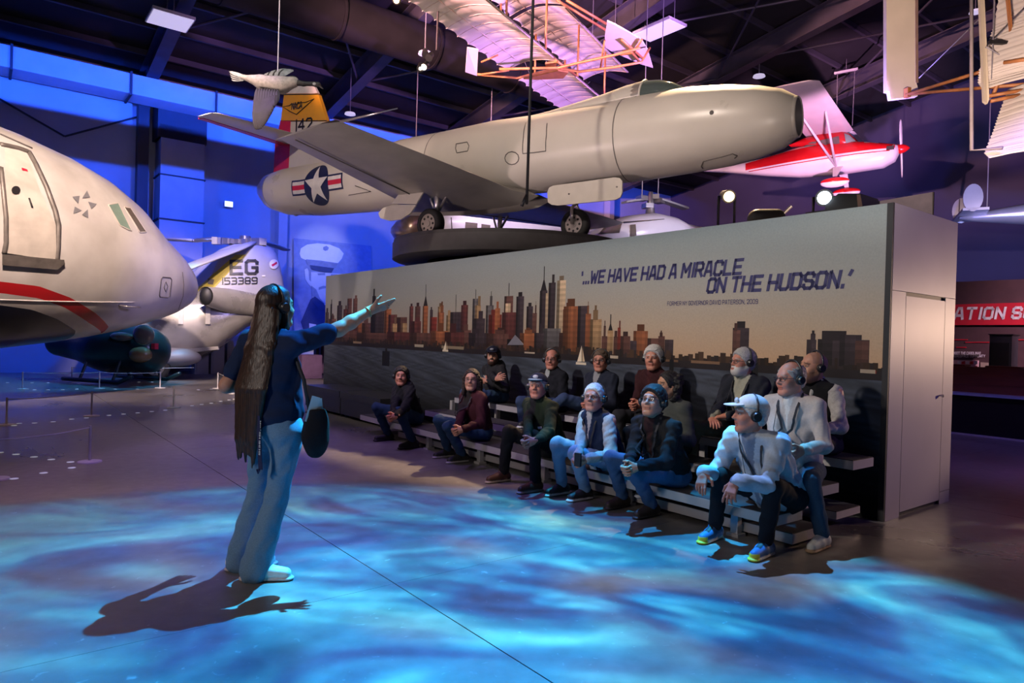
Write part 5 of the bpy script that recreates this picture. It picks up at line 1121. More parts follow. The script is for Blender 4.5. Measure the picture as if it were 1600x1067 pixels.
mb = MB(); mb.box((a_[0], -.3, a_[2]+2.02), (.75, .08, .07)); mb.build('spreader_bar', M_whit, ca_)
mb = MB(); mb.cyl((a_[0], -.3, a_[2]+2.05), (a_[0], -.3, a_[2]+4.0), .012, n=5); mb.build('sling_cable', M_wire, ca_)

# small silver twin-finned aircraft at the right edge
eo = at(1560, 325, 19.0); ex_ = unit(np.array([.9, -.43, 0])); ey_ = np.array([-ex_[1], ex_[0], 0]); M_silv = pmat('polished_silver', (.55, .55, .58), .28, .6, var=.1, scale=2)
er = thing('twin_fin_aircraft', 'silver tail boom with two rounded fins hanging at the right edge below the canvas wing', 'aircraft', eo, frame(ex_, ey_, ZZ))
def el(px, py, yl=0.0):
    d = ray(px, py); p = CAM+d*(np.dot(eo+ey_*yl-CAM, ey_)/np.dot(d, ey_)); q = p-eo; return np.array([q@ex_, q@ey_, q@ZZ])
loft_px(er, eo, ex_, ey_, ((1499, 339, 343, .06), (1520, 334, 346, .18), (1560, 326, 348, .32), (1600, 319, 350, .45), (1700, 306, 352, .6), (1800, 304, 352, .62)), 'fuselage', M_silv)
for yl in (-1.0, 1.0):
    c_ = el(1512, 322, 0); c_ = np.array([c_[0]-.02, yl, c_[2]+.05]); mb = MB()
    P_ = [c_+np.array([.23*math.cos(a), 0, .37*math.sin(a)]) for a in np.arange(22)*2*np.pi/22]; mb.prism(P_, (0, .05, 0)); mb.build('fin', M_silv, er, True, auto=40)
    mb = MB(); mb.cyl(c_+np.array([-.05, .06*(1 if yl < 0 else -.4), -.34]), c_+np.array([-.05, .06*(1 if yl < 0 else -.4), .34]), .012, n=5); mb.build('rudder_seam', M_seam, er)
c_ = el(1515, 338, 0); mb = MB(); mb.prism([(c_[0]-.3, -1.0, c_[2]), (c_[0]+.3, -1.0, c_[2]), (c_[0]+.45, 1.0, c_[2]), (c_[0]-.3, 1.0, c_[2])], (0, 0, .07)); mb.build('tailplane', M_silv, er)
c_ = el(1542, 330, 0); mb = MB(); mb.cyl(c_, c_+ZZ*6.5, .014, n=5); mb.build('hanger_cable', M_wire, er)
# ------------------------------------------------------------------ canvas biplane glider hanging under the roof
def canvas_mat():
    m, nt, b = _base('doped_canvas'); N = nt.nodes.new; L = nt.links.new
    tc = N('ShaderNodeTexCoord'); nz = N('ShaderNodeTexNoise'); nz.inputs['Scale'].default_value = 3; nz.inputs['Detail'].default_value = 4; L(tc.outputs['Object'], nz.inputs[0])
    r = N('ShaderNodeValToRGB'); L(nz.outputs[0], r.inputs[0]); r.color_ramp.elements[0].color = (.60, .55, .52, 1); r.color_ramp.elements[1].color = (.78, .74, .70, 1); L(r.outputs[0], b.inputs['Base Color']); b.inputs['Roughness'].default_value = .85
    return m
M_canvas = canvas_mat(); M_wood = pmat('varnished_spruce', (.42, .17, .06), .45, var=.2, scale=8, stretch=(1, 1, .2)); M_rib = pmat('rib_tape', (.52, .42, .38), .8)
gd = unit(np.array([.486, .874, 0])); gc = unit(np.array([.874, -.486, 0])); gz_ = 7.5
gO = atz(790, 111, gz_)                                                 # trailing corner of the lower wing's far end
gl = thing('canvas_glider', 'pink-lit canvas biplane glider with wooden frame hanging above the jet', 'aircraft', gO, frame(gd, gc, ZZ))
def gloc(px, py, z): p = atz(px, py, z)-gO; return np.array([p@gd, p@gc, p@ZZ])
def canvas_wing(name, s0, s1, c0, c1, z, camber=.10, nr=None, scallop=True):
    """span s0..s1 along the wing, chord c0..c1, with a curved section, scalloped trailing edge, ribs"""
    nr = nr or max(3, int((s1-s0)/.38)); nc = 9; sub = 4; mb = MB(); V = []; S_ = np.linspace(s0, s1, nr*sub+1)
    for i, s_ in enumerate(S_):
        ph = (i % sub)/sub; sc = (.07*math.sin(math.pi*ph)) if scallop else 0
        for j in range(nc):
            t = j/(nc-1); cc = c0+sc*(1-t)+(c1-c0)*t; sag = -.018*math.sin(math.pi*ph)*math.sin(math.pi*t); V.append((s_, cc, z+camber*math.sin(math.pi*t)*(1-.25*t)+sag))
    fs = [(i*nc+j, (i+1)*nc+j, (i+1)*nc+j+1, i*nc+j+1) for i in range(len(S_)-1) for j in range(nc-1)]
    n = len(V); V2 = [(x, y, w+.012) for x, y, w in V]; mb.add(V+V2, [f[::-1] for f in fs]+[tuple(q+n for q in f) for f in fs]); o = mb.build(name, M_canvas, gl, True)
    for k in range(nr+1):
        s_ = s0+(s1-s0)*k/nr; mb = MB(); mb.tube([(s_, c0+(c1-c0)*t, z-.006+camber*math.sin(math.pi*t)*(1-.25*t)) for t in np.linspace(0, 1, 8)], .006, 5); mb.build('rib', M_rib, o)
    for cc in (.30, .97): mb = MB(); mb.tube([(s0, c0+(c1-c0)*cc, z-.012+camber*math.sin(math.pi*cc)*(1-.25*cc)), (s1, c0+(c1-c0)*cc, z-.012+camber*math.sin(math.pi*cc)*(1-.25*cc))], .012, 6); mb.build('spar', M_rib, o)
    return o
A1_, A2_ = gloc(632, 5, gz_), gloc(870, 92, gz_); C1_, C2_ = gloc(807, 126, gz_), gloc(873, 175, gz_)
ch = A2_[1]
canvas_wing('lower_wing', A1_[0]-2.0, 0.0, 0, ch, 0, .16)
canvas_wing('lower_wing', C1_[0], C2_[0]+1.0, 0, ch, 0, .14)
uz = 1.30; U1_ = gloc(805, 25, gz_+uz); U2_ = gloc(928, 122, gz_+uz); U3_ = gloc(994, 118, gz_+uz)
canvas_wing('upper_wing', U1_[0]+.12, U2_[0], 0.0, ch, uz, .16); canvas_wing('upper_wing', A1_[0]-2.0, U1_[0]-.05, 0.0, ch, uz, .16)
for s_ in np.arange(A1_[0]-2, U2_[0], 1.7):
    for c_ in (.12, ch*.93): mb = MB(); mb.cyl((s_, c_, .04), (s_, c_, uz), .025, n=7); mb.build('strut', M_wood, gl, True)
    mb = MB(); mb.cyl((s_, .12, .04), (s_+1.7, .12, uz), .006, n=4); mb.build('brace_wire', M_wire, gl); mb = MB(); mb.cyl((s_+1.7, .12, .04), (s_, .12, uz), .006, n=4); mb.build('brace_wire', M_wire, gl)
def gp(px, py, z): return gloc(px, py, gz_+z*.8)
for pts, r_ in (([(746, 116, -.3), (808, 122, -.3), (905, 98, -.3), (960, 86, -.3), (1000, 75, -.3)], .028), ([(780, 108, -.35), (870, 106, -.3), (905, 112, -.3), (960, 105, -.35), (1003, 97, -.3), (1015, 75, .2)], .028), ([(746, 117, -.3), (795, 110, -.3)], .02), ([(868, 94, -.1), (900, 118, -.1)], .03), ([(870, 0, 1.6), (948, 48, 1.2)], .03), ([(885, 0, 1.6), (952, 40, 1.2)], .03), ([(752, 97, -.2), (778, 86, -.1)], .02), ([(945, 64, -.1), (938, 108, -.3)], .022)):
    mb = MB(); mb.tube([gp(*p) for p in pts], r_, 7); mb.build('boom', M_wood, gl, True)
def gsheet(name, pts, th=.03, m=None):
    P = [gp(*p) for p in pts]; mb = MB(); nrm = unit(np.cross(P[1]-P[0], P[2]-P[0]))*th; mb.prism(P, nrm); return mb.build(name, m or M_canvas, gl)
gsheet('elevator', [(949, 31, .3), (962, 37, .3), (985, 50, .3), (1002, 60, .3), (1012, 76, .3), (1020, 104, .3), (1000, 98, .3), (980, 89, .3), (955, 78, .3), (946, 72, .3), (945, 55, .3)])
for pts in ([(972, 62, .2), (1005, 92, .2)], [(1003, 62, .2), (990, 82, .2), (970, 85, .2)], [(985, 78, .2), (998, 95, .2)]): mb = MB(); mb.tube([gp(*p) for p in pts], .03, 6); mb.build('elevator_arm', M_wood, gl, True)
gsheet('rudder', [(730, 73, -.15), (747, 76, -.15), (745, 117, -.5), (727, 111, -.5)])
gsheet('pilot_skid', [(818, 121, -.25), (872, 108, -.25), (888, 111, -.25), (880, 120, -.25), (838, 122, -.25)], .04, M_wood); gsheet('pilot_skid', [(852, 97, -.1), (870, 95, -.1), (868, 104, -.1), (853, 106, -.1)], .04, M_wood)
for s_, c_ in ((A1_[0], .3), (-.5, .3), (U2_[0]-.6, .5), (U2_[0]-.6, ch-.2), (-.5, ch-.2)):
    w = gO+gd*s_+gc*c_; mb = MB(); mb.cyl((s_, c_, uz), (s_, c_, max(uz+.3, ROOF(w@U1)-gO[2]-.3)), .010, n=4); mb.build('hanger_cable', M_wire, gl)

# ------------------------------------------------------------------ second canvas aircraft at the top right: cream rudder on wooden booms, scalloped wing
fo = at(1560, 150, 10.5); fx = np.array([1., 0, 0]); f2 = thing('pioneer_aircraft', 'old canvas aircraft at the top right with cream rudder on wooden booms', 'aircraft', fo)
M_cream = pmat('cream_fabric', (.74, .66, .52), .8, var=.06, scale=2)
def fp(px, py, Y): return at(px, py, Y)-fo
mb = MB(); mb.prism([fp(1385, -60, 12), fp(1430, -60, 12), fp(1432, 129, 12), fp(1435, 140, 12), fp(1434, 150, 12), fp(1392, 155, 12), fp(1390, 143, 12), fp(1385, 142, 12)], (0, .10, 0)); mb.build('rudder', M_cream, f2)
mb = MB(); mb.prism([fp(1430, -60, 11.99), fp(1434.5, -60, 12), fp(1435, 129, 12), fp(1431, 129, 11.99)], (0, .12, 0)); mb.build('rudder_post', pmat('rudder_post_brown', (.33, .22, .2), .6), f2)
for a_, b_ in (((1416, 148, 11.9), (1572, 100, 10.4)), ((1420, 147, 11.9), (1620, 130, 10.2)), ((1545, 150, 10.3), (1620, 137, 10.2)), ((1548, 158, 10.2), (1600, 147, 10.2)), ((1572, 97, 10.4), (1552, 148, 10.4)), ((1568, 98, 10.3), (1620, 90, 10.0))):
    mb = MB(); mb.tube([fp(*a_), fp(*b_)], .028, 7); mb.build('boom', M_wood, f2, True)
mb = MB(); mb.box(fp(1418, 145, 11.9), (.07, .09, .16), RZ(.2)); mb.build('boom_fitting', M_wood, f2)
def fan_wing(name, edge, inner, Y0, Y1, z_extra=0):
    """canvas panel between a scalloped edge and an inner line (picture points with depth)"""
    n = 26; V = []; nc = 6
    E_ = lambda t, L: np.array([np.interp(t, np.linspace(0, 1, len(L)), [p[k] for p in L]) for k in range(3)])
    for i in range(n*3+1):
        t = i/(n*3); e_ = E_(t, edge); q_ = E_(t, inner); a = at(e_[0]+1.2*((i % 3) == 1)*1.0+2.0*((i % 3) == 0), e_[1], e_[2])-fo; b = at(q_[0], q_[1], q_[2])-fo
        for j in range(nc):
            u_ = j/(nc-1); p = a+(b-a)*u_; p = p+np.array([0, 0, .10*math.sin(math.pi*u_)+.02*math.sin(i*1.1)*math.sin(u_*3)]); V.append(p)
    fs = [(i*nc+j, i*nc+j+1, (i+1)*nc+j+1, (i+1)*nc+j) for i in range(n*3) for j in range(nc-1)]; k = len(V); mb = MB(); mb.add(V+[p+np.array([0, .015, .012]) for p in V], [f[::-1] for f in fs]+[tuple(q+k for q in f) for f in fs]); return mb.build(name, M_canvas, f2, True)
fan_wing('lower_wing', [(1575, 140, 10.4), (1562, 175, 10.2), (1552, 205, 10.0), (1538, 240, 9.8), (1545, 247, 9.7)], [(1720, 120, 9.6), (1720, 150, 9.4), (1720, 185, 9.2), (1720, 225, 9.0), (1720, 238, 9.0)], 10, 9)
fan_wing('upper_wing', [(1563, -20, 10.8), (1553, 40, 10.7), (1545, 65, 10.6), (1530, 110, 10.5), (1528, 130, 10.5), (1535, 140, 10.4)], [(1720, -60, 9.6), (1720, 0, 9.6), (1720, 30, 9.6), (1720, 70, 9.6), (1720, 105, 9.6), (1720, 112, 9.6)], 10, 9)
mb = MB(); mb.prism([fp(1530, -30, 10.9), fp(1537, -30, 10.9), fp(1546, 155, 10.2), (fp(1543, 162, 10.2)), fp(1538, 158, 10.2)], (0, .05, 0)); mb.build('propeller_blade', M_cream, f2)
mb = MB(); mb.prism([fp(1572, -30, 10.4), fp(1576, -30, 10.4), fp(1582, 40, 10.2), fp(1580, 48, 10.2)], (0, .05, 0)); mb.build('strut', M_wood, f2)
for pts in ([(1436, 122, 12), (1530, 30, 10.9)], [(1540, 75, 10.5), (1610, 5, 10.2)], [(1541, 73, 10.4), (1572, 92, 10.4)], [(1554, 0, 10.4), (1549, 130, 10.4)]): mb = MB(); mb.tube([fp(*p) for p in pts], .010, 5); mb.build('brace_wire', M_wire, f2)
mb = MB(); mb.box((fp(1545, 72, 10.4)+fp(1592, 62, 10.4))/2, (.46, .05, .05), RZ(.02)); mb.build('engine_bearer', M_black, f2)
mb = MB(); mb.tube([fp(1518, -40, 9.9), fp(1518, 235, 9.9), fp(1566, 231, 9.6)], .026, 8); mb.build('support_tube', pmat('grey_tube', (.32, .28, .30), .5), f2, True)
for px in (1400, 1590): mb = MB(); q = fp(px, -55, 11); mb.cyl(q, q+ZZ*2.2, .012, n=5); mb.build('hanger_cable', M_wire, f2)

# ------------------------------------------------------------------ black hanging rod in front of the jet
rb = at(823, 319, 9.0); rt_ = at(833, -60, 9.0); t = thing('hanging_rod', 'black rod hanging from the roof in front of the jet fuselage', 'rod', rb)
mb = MB(); top = rb+ZZ*0; tp = at(833, 0, 9.0); up_ = unit(tp-rb); mb.cyl((0, 0, .0), up_*((ROOF(rb@U1)-rb[2]-.05)/up_[2]), .020, n=10); mb.build('rod', M_black, t, True)
mb = MB(); mb.tube([(0, 0, .10), at(823, 305, 9)-rb, at(815, 322, 9)-rb], .022, 8); mb.build('hook', M_black, t, True)

# ------------------------------------------------------------------ mounted goose in flight
M_gb = pmat('goose_breast', (.25, .22, .19), .8, var=.15, scale=8); M_gd = pmat('dark_feather', (.016, .013, .013), .65, var=.3, scale=12); M_gt = pmat('grey_feather', (.30, .30, .30), .7, var=.3, scale=12)
go = at(428, 132, 10.2); gs = thing('goose', 'mounted goose in flight hanging in front of the yellow tail fin', 'bird', go)
def gg(px, py, dY=0.0): return at(px, py, 10.2+dY)-go
lo, hi = gg(355, 160)-.35, gg(510, 95)+.35; X = SDF(lo, hi, .011)
X.cap(gg(408, 128), gg(440, 133), .105, .120, .05); X.cap(gg(395, 124), gg(408, 128), .06, .09, .05); X.cap(gg(440, 133), gg(458, 128), .115, .085, .05); X.cap(gg(378, 120), gg(398, 125), .035, .06, .04)
Xn = SDF(lo, hi, .009); Xn.cap(gg(458, 128), gg(474, 131), .055, .034, .03); Xn.cap(gg(474, 131), gg(490, 131, .05), .034, .032, .02); Xn.ell(gg(495, 132, .05), (.062, .042, .04), None, .02); Xn.cap(gg(499, 134, .05), gg(505, 139, .05), .020, .008, .01)
def gcol(V): 
    c = np.tile(np.array([.30, .265, .23]), (len(V), 1)); up = V[:, 2] > np.interp(V[:, 0], [gg(380, 120)[0], gg(450, 128)[0]], [gg(380, 120)[2]+.02, gg(450, 122)[2]]); c[up] = (.045, .04, .036); return c
sdf_obj('body', X, cmat('plumage', .8, .2, 25, .3, 120), gs, colfn=gcol); sdf_obj('neck_and_head', Xn, M_gd, gs)
mb = MB(); mb.ell(gg(491, 131, -.0), (.026, .018, .022)); mb.build('cheek_patch', M_gt, gs, True)
def feather(root, tip, w, m, bend=(0, 0, 0)):
    root, tip = np.asarray(root), np.asarray(tip); d = unit(tip-root); s_ = unit(np.cross(d, np.array([.25, -1, .1]))); nn = np.cross(s_, d); mb = MB(); V = []; 
    for t, k in ((0, .35), (.25, .9), (.6, 1.0), (.88, .7), (1, .12)):
        c_ = root+(tip-root)*t+np.asarray(bend)*math.sin(math.pi*t); V.append([c_-s_*w*k*.5, c_+nn*.012, c_+s_*w*k*.5, c_-nn*.012])
    mb.loft([np.array(v) for v in V]); return mb.build('feather', m, gs)
for i in range(14):                                                    # near wing, hanging down
    t = i/13; feather(gg(402+30*t, 143+4*t, -.10), gg(406+16*t+14*(t-.5), 204-34*t*t-6*abs(t-.3), -.42), .085, M_gd, (0, -.04, 0))
for i in range(9): t = i/8; feather(gg(402+32*t, 138+2*t, -.09), gg(400+32*t, 166-4*t, -.26), .075, M_gd)
for i in range(12):                                                    # far wing, swept up and forward
    t = i/11; feather(gg(410+30*t, 124-4*t, .08), gg(418+40*t, 118-10*math.sin(t*2.2), .34+.1*t), .08, M_gt if i % 3 else M_gd, (0, 0, .03))
for i in range(7): t = i/6; feather(gg(385, 121+2*t), gg(358+4*t, 112+13*t, .05*(t-.5)), .06, M_gd if i % 2 else M_gt)
mb = MB(); q = gg(434, 112); mb.cyl(q, q+ZZ*(ROOF(go@U1)-go[2]-q[2]-.1), .009, n=5); mb.build('hanger_cable', M_wire, gs)

# ------------------------------------------------------------------ stage lights on top of the exhibit wall and a track spotlight
M_warmlens = emat('warm_lens', (1.0, .62, .26), 9.0); M_coollens = emat('cool_lens', (.72, .86, 1.0), 9.0); M_bodyb = pmat('black_lamp_body', (.014, .013, .014), .5)
def stage_light(px, py, b, r, lens, label, face):
    c = atp(px, py, P0-U2*b, U2); zt = HT; t = thing('stage_light', label, 'stage light', np.array([c[0], c[1], zt])); h = c[2]-zt; f_ = unit(face); C_ = np.array([0, 0, h])
    mb = MB(); mb.cyl(C_-f_*.34, C_, r*.8, r*1.08, 20); mb.cyl(C_-f_*.46, C_-f_*.34, r*.55, r*.8, 16); mb.build('lamp_housing', M_bodyb, t, True, auto=40)
    mb = MB(); mb.ell(C_+f_*.005, (r*.82,)*3, None, 18, 12); mb.build('lens', lens, t, True)
    s_ = unit(np.cross(f_, ZZ)); mb = MB(); mb.tube([C_+s_*r*1.25-f_*.15, C_+s_*r*1.25-f_*.15-ZZ*(h-.06), C_-s_*r*1.25-f_*.15-ZZ*(h-.06), C_-s_*r*1.25-f_*.15], .016, 6); mb.build('yoke', M_bodyb, t)
    mb = MB(); mb.box((0, 0, .03)-f_*.15, (.26, .2, .06), RZ(A_U1)); mb.build('base', M_bodyb, t); return t
stage_light(1139, 307, -.5, .068, M_warmlens, 'warm glowing stage light standing on the exhibit wall below the jet', np.array([-.15, -1, -.25]))
stage_light(1288, 309, -.4, .075, M_coollens, 'cool white stage light standing on the exhibit wall near its right corner', np.array([-.45, -1, -.30]))
c = atp(1200, 335, P0+U2*.55, U2); c[2] = HT; t = thing('stage_light', 'unlit black stage light lying low between the two glowing ones', 'stage light', c)
X = SDF((-.3, -.3, 0), (.3, .3, .4), .014); X.cap((-.12, -.03, .10), (.10, .03, .13), .10, .09, .03); X.cut((0, 0, .012), -ZZ); sdf_obj('lamp_housing', X, M_bodyb, t); mb = MB(); mb.cyl((.14, .0, .15), (.22, -.05, .24), .015, n=8); mb.build('bracket', M_metal, t)
c = atp(1345, 310, P0+U2*.75, U2); c[2] = HT; t = thing('projector_case', 'dark slanted projector case standing on the right corner of the exhibit wall', 'projector', c, A_U1)
mb = MB(); mb.prism([(-.20, 0, 0), (.17, 0, 0), (.16, 0, .15), (.04, 0, .23), (-.16, 0, .20)], (0, .35, 0)); mb.build('case', M_bodyb, t); mb = MB(); mb.prism([(-.20, -.006, 0), (-.15, -.006, 0), (-.13, -.006, .195), (-.16, -.006, .19)], (0, .36, 0)); mb.build('side_plate', pmat('brown_side_plate', (.20, .12, .09), .6), t); mb = MB(); mb.ell((.02, .1, .21), (.05, .05, .03)); mb.build('lens_cap', M_whitep, t, True)
for pxa, lab in ((672, 'track spotlight cluster hanging in front of the round duct'),):
    c = at(672, 95, 13.0); t = thing('track_spotlight', lab, 'spotlight', c)
    mb = MB(); mb.cyl((.12, 0, .2), (.16, 0, ROOF(c@U1)-c[2]), .02, n=6); mb.build('drop_rod', M_bodyb, t)
    for i, (dx, dz, l) in enumerate(((-.05, -.05, 1), (-.17, -.08, 0), (.02, .12, 0), (-.1, .18, 0))):
        d_ = unit(np.array([-.25+.3*i % .5, -.8, -.7])); p = np.array([dx, 0, dz]); mb = MB(); mb.cyl(p, p+d_*.2, .055, .07, 12); mb.build('lamp_head', M_bodyb, t, True, auto=40)
        if l or i == 1: mb = MB(); mb.ell(p+d_*.2, (.055 if l else .03,)*3, None, 12, 8); mb.build('lens', emat('track_lens', (1.0, .80, .60), 8.0), t, True)
c = at(620, 1, 12.0); t = thing('track_spotlight', 'warm track spotlight at the top edge by the tip of the canvas glider', 'spotlight', c); mb = MB(); mb.cyl((0, .1, .12), (0, -.02, .0), .06, .08, 12); mb.build('lamp_head', M_bodyb, t, True, auto=40); mb = MB(); mb.ell((0, -.03, -.01), (.05, .05, .05), None, 12, 8); mb.build('lens', emat('warm_track_lens', (1.0, .66, .30), 10.0), t, True)
mb = MB(); mb.cyl((0, .1, .12), (0, .1, ROOF(c@U1)-c[2]), .015, n=6); mb.build('drop_rod', M_bodyb, t)
# ------------------------------------------------------------------ low barriers and floor marker lights
M_stan = pmat('stanchion_grey', (.72, .70, .68), .45); M_cord = pmat('barrier_cord', (.70, .70, .72), .6)
proto = None; TOPS = {}
def stanchion(key, px, py, label, h=.37, k=1.0):
    p = atz(px, py, 0)
    t = thing('stanchion', label, 'stanchion', p, 0, 'low barrier posts')
    if 'base' not in TOPS:
        mb = MB(); mb.cyl((0, 0, 0), (0, 0, .012), .115, .11, 28); mb.cyl((0, 0, .012), (0, 0, .02), .11, .03, 28); TOPS['base'] = mb.build('base', M_stan, t, True, auto=30)
        mb = MB(); mb.cyl((0, 0, .015), (0, 0, h), .014, n=10); TOPS['pole'] = mb.build('pole', M_stan, t, True, auto=40); mb = MB(); mb.cyl((0, 0, h), (0, 0, h+.012), .013, n=10); TOPS['cap'] = mb.build('cap', M_stan, t, True, auto=40)
    else:
        for n_ in ('base', 'pole', 'cap'): c = TOPS[n_].copy(); COL.objects.link(c); c.parent = t
    TOPS[key] = p+ZZ*(h-.01); return t
for key, px, py, lab in (('a', 10, 664, 'barrier post second nearest at the left edge of the picture'), ('b', 143, 650, 'pale barrier post in the middle of the near cord, left of the guide'), ('c', 140, 722, 'nearest barrier post, standing alone by the floor dots left of the guide'), ('d', -8, 749, 'barrier post whose base just shows at the left edge, nearest the viewer'),
    ('e', 35, 608, 'teal-lit barrier post farthest left in the far row under the airliner'), ('f', 155, 607, 'teal-lit barrier post in the middle of the far row under the airliner'), ('g', 250, 606, 'teal-lit barrier post at the right end of the far row'), ('h', 112, 597, 'barrier post of the farthest cord behind the teal-lit row'), ('i', 271, 637, 'dark barrier post without a cord between the floor dots'), ('j', 340, 607, 'barrier post left of the guide, farthest of the three beside her arm'), ('k', 365, 615, 'barrier post beside the bare arm of the guide, middle of three'), ('l', 373, 624, 'barrier post just left of the hair of the guide')):
    stanchion(key, px, py, lab)
def cord(a, b, label, sag=.02):
    p, q = TOPS[a], TOPS[b]; mb = MB(); mb.tube([p*(1-t)+q*t-p-ZZ*sag*math.sin(math.pi*t) for t in np.linspace(0, 1, 9)], .006, 6); o = mb.build('barrier_cord', M_cord, None, True, loc=p); tag(o, label, 'cord', 'barrier cords')
cord('a', 'b', 'pale cord between the two near barrier posts at the left edge'); cord('e', 'f', 'teal-lit cord along the left half of the far post row'); cord('f', 'g', 'teal-lit cord along the right half of the far post row'); cord('d', 'c', 'grey cord from the left edge to the nearest barrier post')
TOPS['z'] = atz(255, 600, 0)+ZZ*.36+np.array([.2, 1.2, 0]); cord('h', 'z', 'blue cord of the farthest barrier running behind the teal-lit row'); cord('j', 'k', 'thin cord between the far barrier posts left of the guide')
for px, py in ((22, 665), (54, 661), (83, 659), (112, 655), (135, 653), (170, 649), (193, 647), (215, 645), (237, 643), (258, 641), (300, 634), (315, 632), (330, 630), (345, 627), (358, 625), (25, 710), (0, 707), (53, 714), (80, 718), (110, 722), (112, 731), (68, 739), (22, 748), (30, 661.5), (54, 609), (75, 609), (98, 609), (120, 608), (180, 608), (215, 608), (12, 598), (50, 598), (75, 598), (160, 597), (180, 597), (217, 597), (238, 597), (330, 608), (310, 609), (352, 611)):
    p = atz(px, py, 0); mb = MB(); mb.cyl(p+ZZ*-.004, p+ZZ*.003, .036, .034, 14); mb.build('floor_marker', M_dot, floor)

# ------------------------------------------------------------------ things along the blue wall
t = thing('wall_portrait', 'tall portrait print of a person in white peaked cap and dark uniform', 'poster', uv(23.9, 10.0, 0), frame(U2, -U1, ZZ) if False else frame(-U2, U1, ZZ))
po = uv(23.9, 10.0, 0)
def pp(px, py, d=.0): q = atp(px, py, uv(23.9-d, 0, 0), U1)-po; return np.array([-(q@U2), q@U1, q[2]])
M_pbg = pmat('poster_blue', (.22, .27, .42), .7); M_pface = pmat('poster_face', (.52, .54, .60), .7, var=.04); M_pshade = pmat('poster_shade', (.20, .24, .36), .7); M_pcap = pmat('poster_white', (.74, .74, .76), .7, var=.03); M_pnavy = pmat('poster_navy', (.03, .05, .14), .7)
def pshape(name, pts, m, d): mb = MB(); mb.prism([pp(x, y, d) for x, y in pts], (0, -.004, 0)); mb.build(name, m, t)
pshape('backing', [(459, 372), (580, 384), (580, 548), (459, 540)], M_pbg, .0)
pshape('uniform', [(470, 503), (485, 468), (492, 462), (525, 480), (580, 490), (580, 548), (484, 545)], M_pnavy, .012)
pshape('white_belt', [(483, 505), (494, 507), (498, 545), (484, 544)], M_pcap, .018)
pshape('face', [(476, 421), (480, 419), (483, 425), (508, 426), (535, 428), (540, 440), (538, 465), (530, 478), (520, 481), (506, 476), (495, 470), (488, 464), (486, 448), (481, 443), (477, 436)], M_pface, .020)
pshape('hair', [(482, 419), (486, 420), (486, 440), (483, 437)], M_pshade, .026); pshape('brow', [(496, 427), (508, 426), (508, 430), (497, 430)], M_pshade, .026); pshape('brow', [(517, 428), (530, 429), (530, 432), (517, 431)], M_pshade, .026)
pshape('nose', [(511, 432), (515, 432), (517, 444), (510, 444)], M_pshade, .026); pshape('mouth', [(498, 449), (505, 446.5), (512, 447), (512, 450), (504, 451), (498, 453)], M_pshade, .026); pshape('cheek_shade', [(486, 446), (494, 452), (500, 466), (508, 475), (496, 470), (488, 463)], M_pshade, .024)
pshape('cap_crown', [(468, 396), (470, 388), (480, 382), (496, 380), (515, 382), (530, 388), (537, 396), (534, 404), (528, 411), (510, 409), (480, 407), (470, 403)], M_pcap, .026); pshape('cap_band', [(478, 405), (500, 407), (527, 411), (525, 419), (500, 416), (480, 414)], M_pshade, .030); pshape('visor', [(484, 414), (500, 416), (522, 419), (518, 426), (500, 424), (487, 421)], M_pnavy, .034)
pshape('cap_badge', [(505, 386), (510, 384), (514, 387), (512, 391), (508, 392), (505, 390)], M_pshade, .032); pshape('collar', [(485, 468), (492, 463), (506, 474), (512, 486), (497, 482)], M_pnavy, .026)
p = atp(357, 319, uv(23.85, 0, 0), U1); t = thing('exit_light', 'small white emergency light on the blue wall', 'lamp', p, frame(U2, -U1, ZZ)); mb = MB(); mb.box((0, 0, 0), (.28, .08, .20)); mb.build('housing', M_lw, t); mb = MB(); mb.box((0, .045, 0), (.25, .012, .17)); mb.build('lit_face', emat('exit_face', (.75, .9, 1.0), 1.6), t)
M_purple = pmat('purple_cabinet', (.16, .09, .20), .5)
c = atz(487, 592, 0); t = thing('cabinet', 'purple low cabinet left of the mural behind the guide', 'cabinet', c, A_U2); mb = MB(); mb.box((0, .3, .36), (.62, .6, .70)); mb.build('carcass', M_purple, t); mb = MB(); mb.box((0, -.005, .36), (.54, .02, .58)); mb.build('door', M_purple, t)
for sx in (-.26, .26): mb = MB(); mb.cyl((sx, .05, 0), (sx, .05, .02), .03, n=8); mb.build('foot', M_black, t)
c = atz(497, 590, 0)+np.array([0, 1.6, 0]); t = thing('cabinet', 'darker display chest behind the purple cabinet', 'cabinet', c, A_U2); mb = MB(); mb.box((.0, .3, .55), (.8, .6, 1.1)); mb.build('carcass', M_nvy, t); mb = MB(); mb.box((0, -.01, .5), (.7, .02, .9)); mb.build('door', M_purple, t)
dc = atz(478, 600, 0)*np.array([1, 1, 0])+np.array([-.2, 3.2, 0]); t = thing('drum_table', 'round wooden drum table seen between the guide and the mural', 'table', dc); mb = MB(); mb.cyl((0, 0, 1.30), (0, 0, 1.38), .85, n=36); mb.build('table_top', pmat('pale_wood', (.42, .28, .18), .5), t, True, auto=40); mb = MB(); mb.cyl((0, 0, 1.05), (0, 0, 1.30), .8, n=36); mb.build('drum', M_purple, t, True, auto=40)
for a in (.5, 2.6, 4.7): mb = MB(); mb.cyl((.6*math.cos(a), .6*math.sin(a), 0), (.6*math.cos(a), .6*math.sin(a), 1.05), .05, n=8); mb.build('leg', M_black, t)
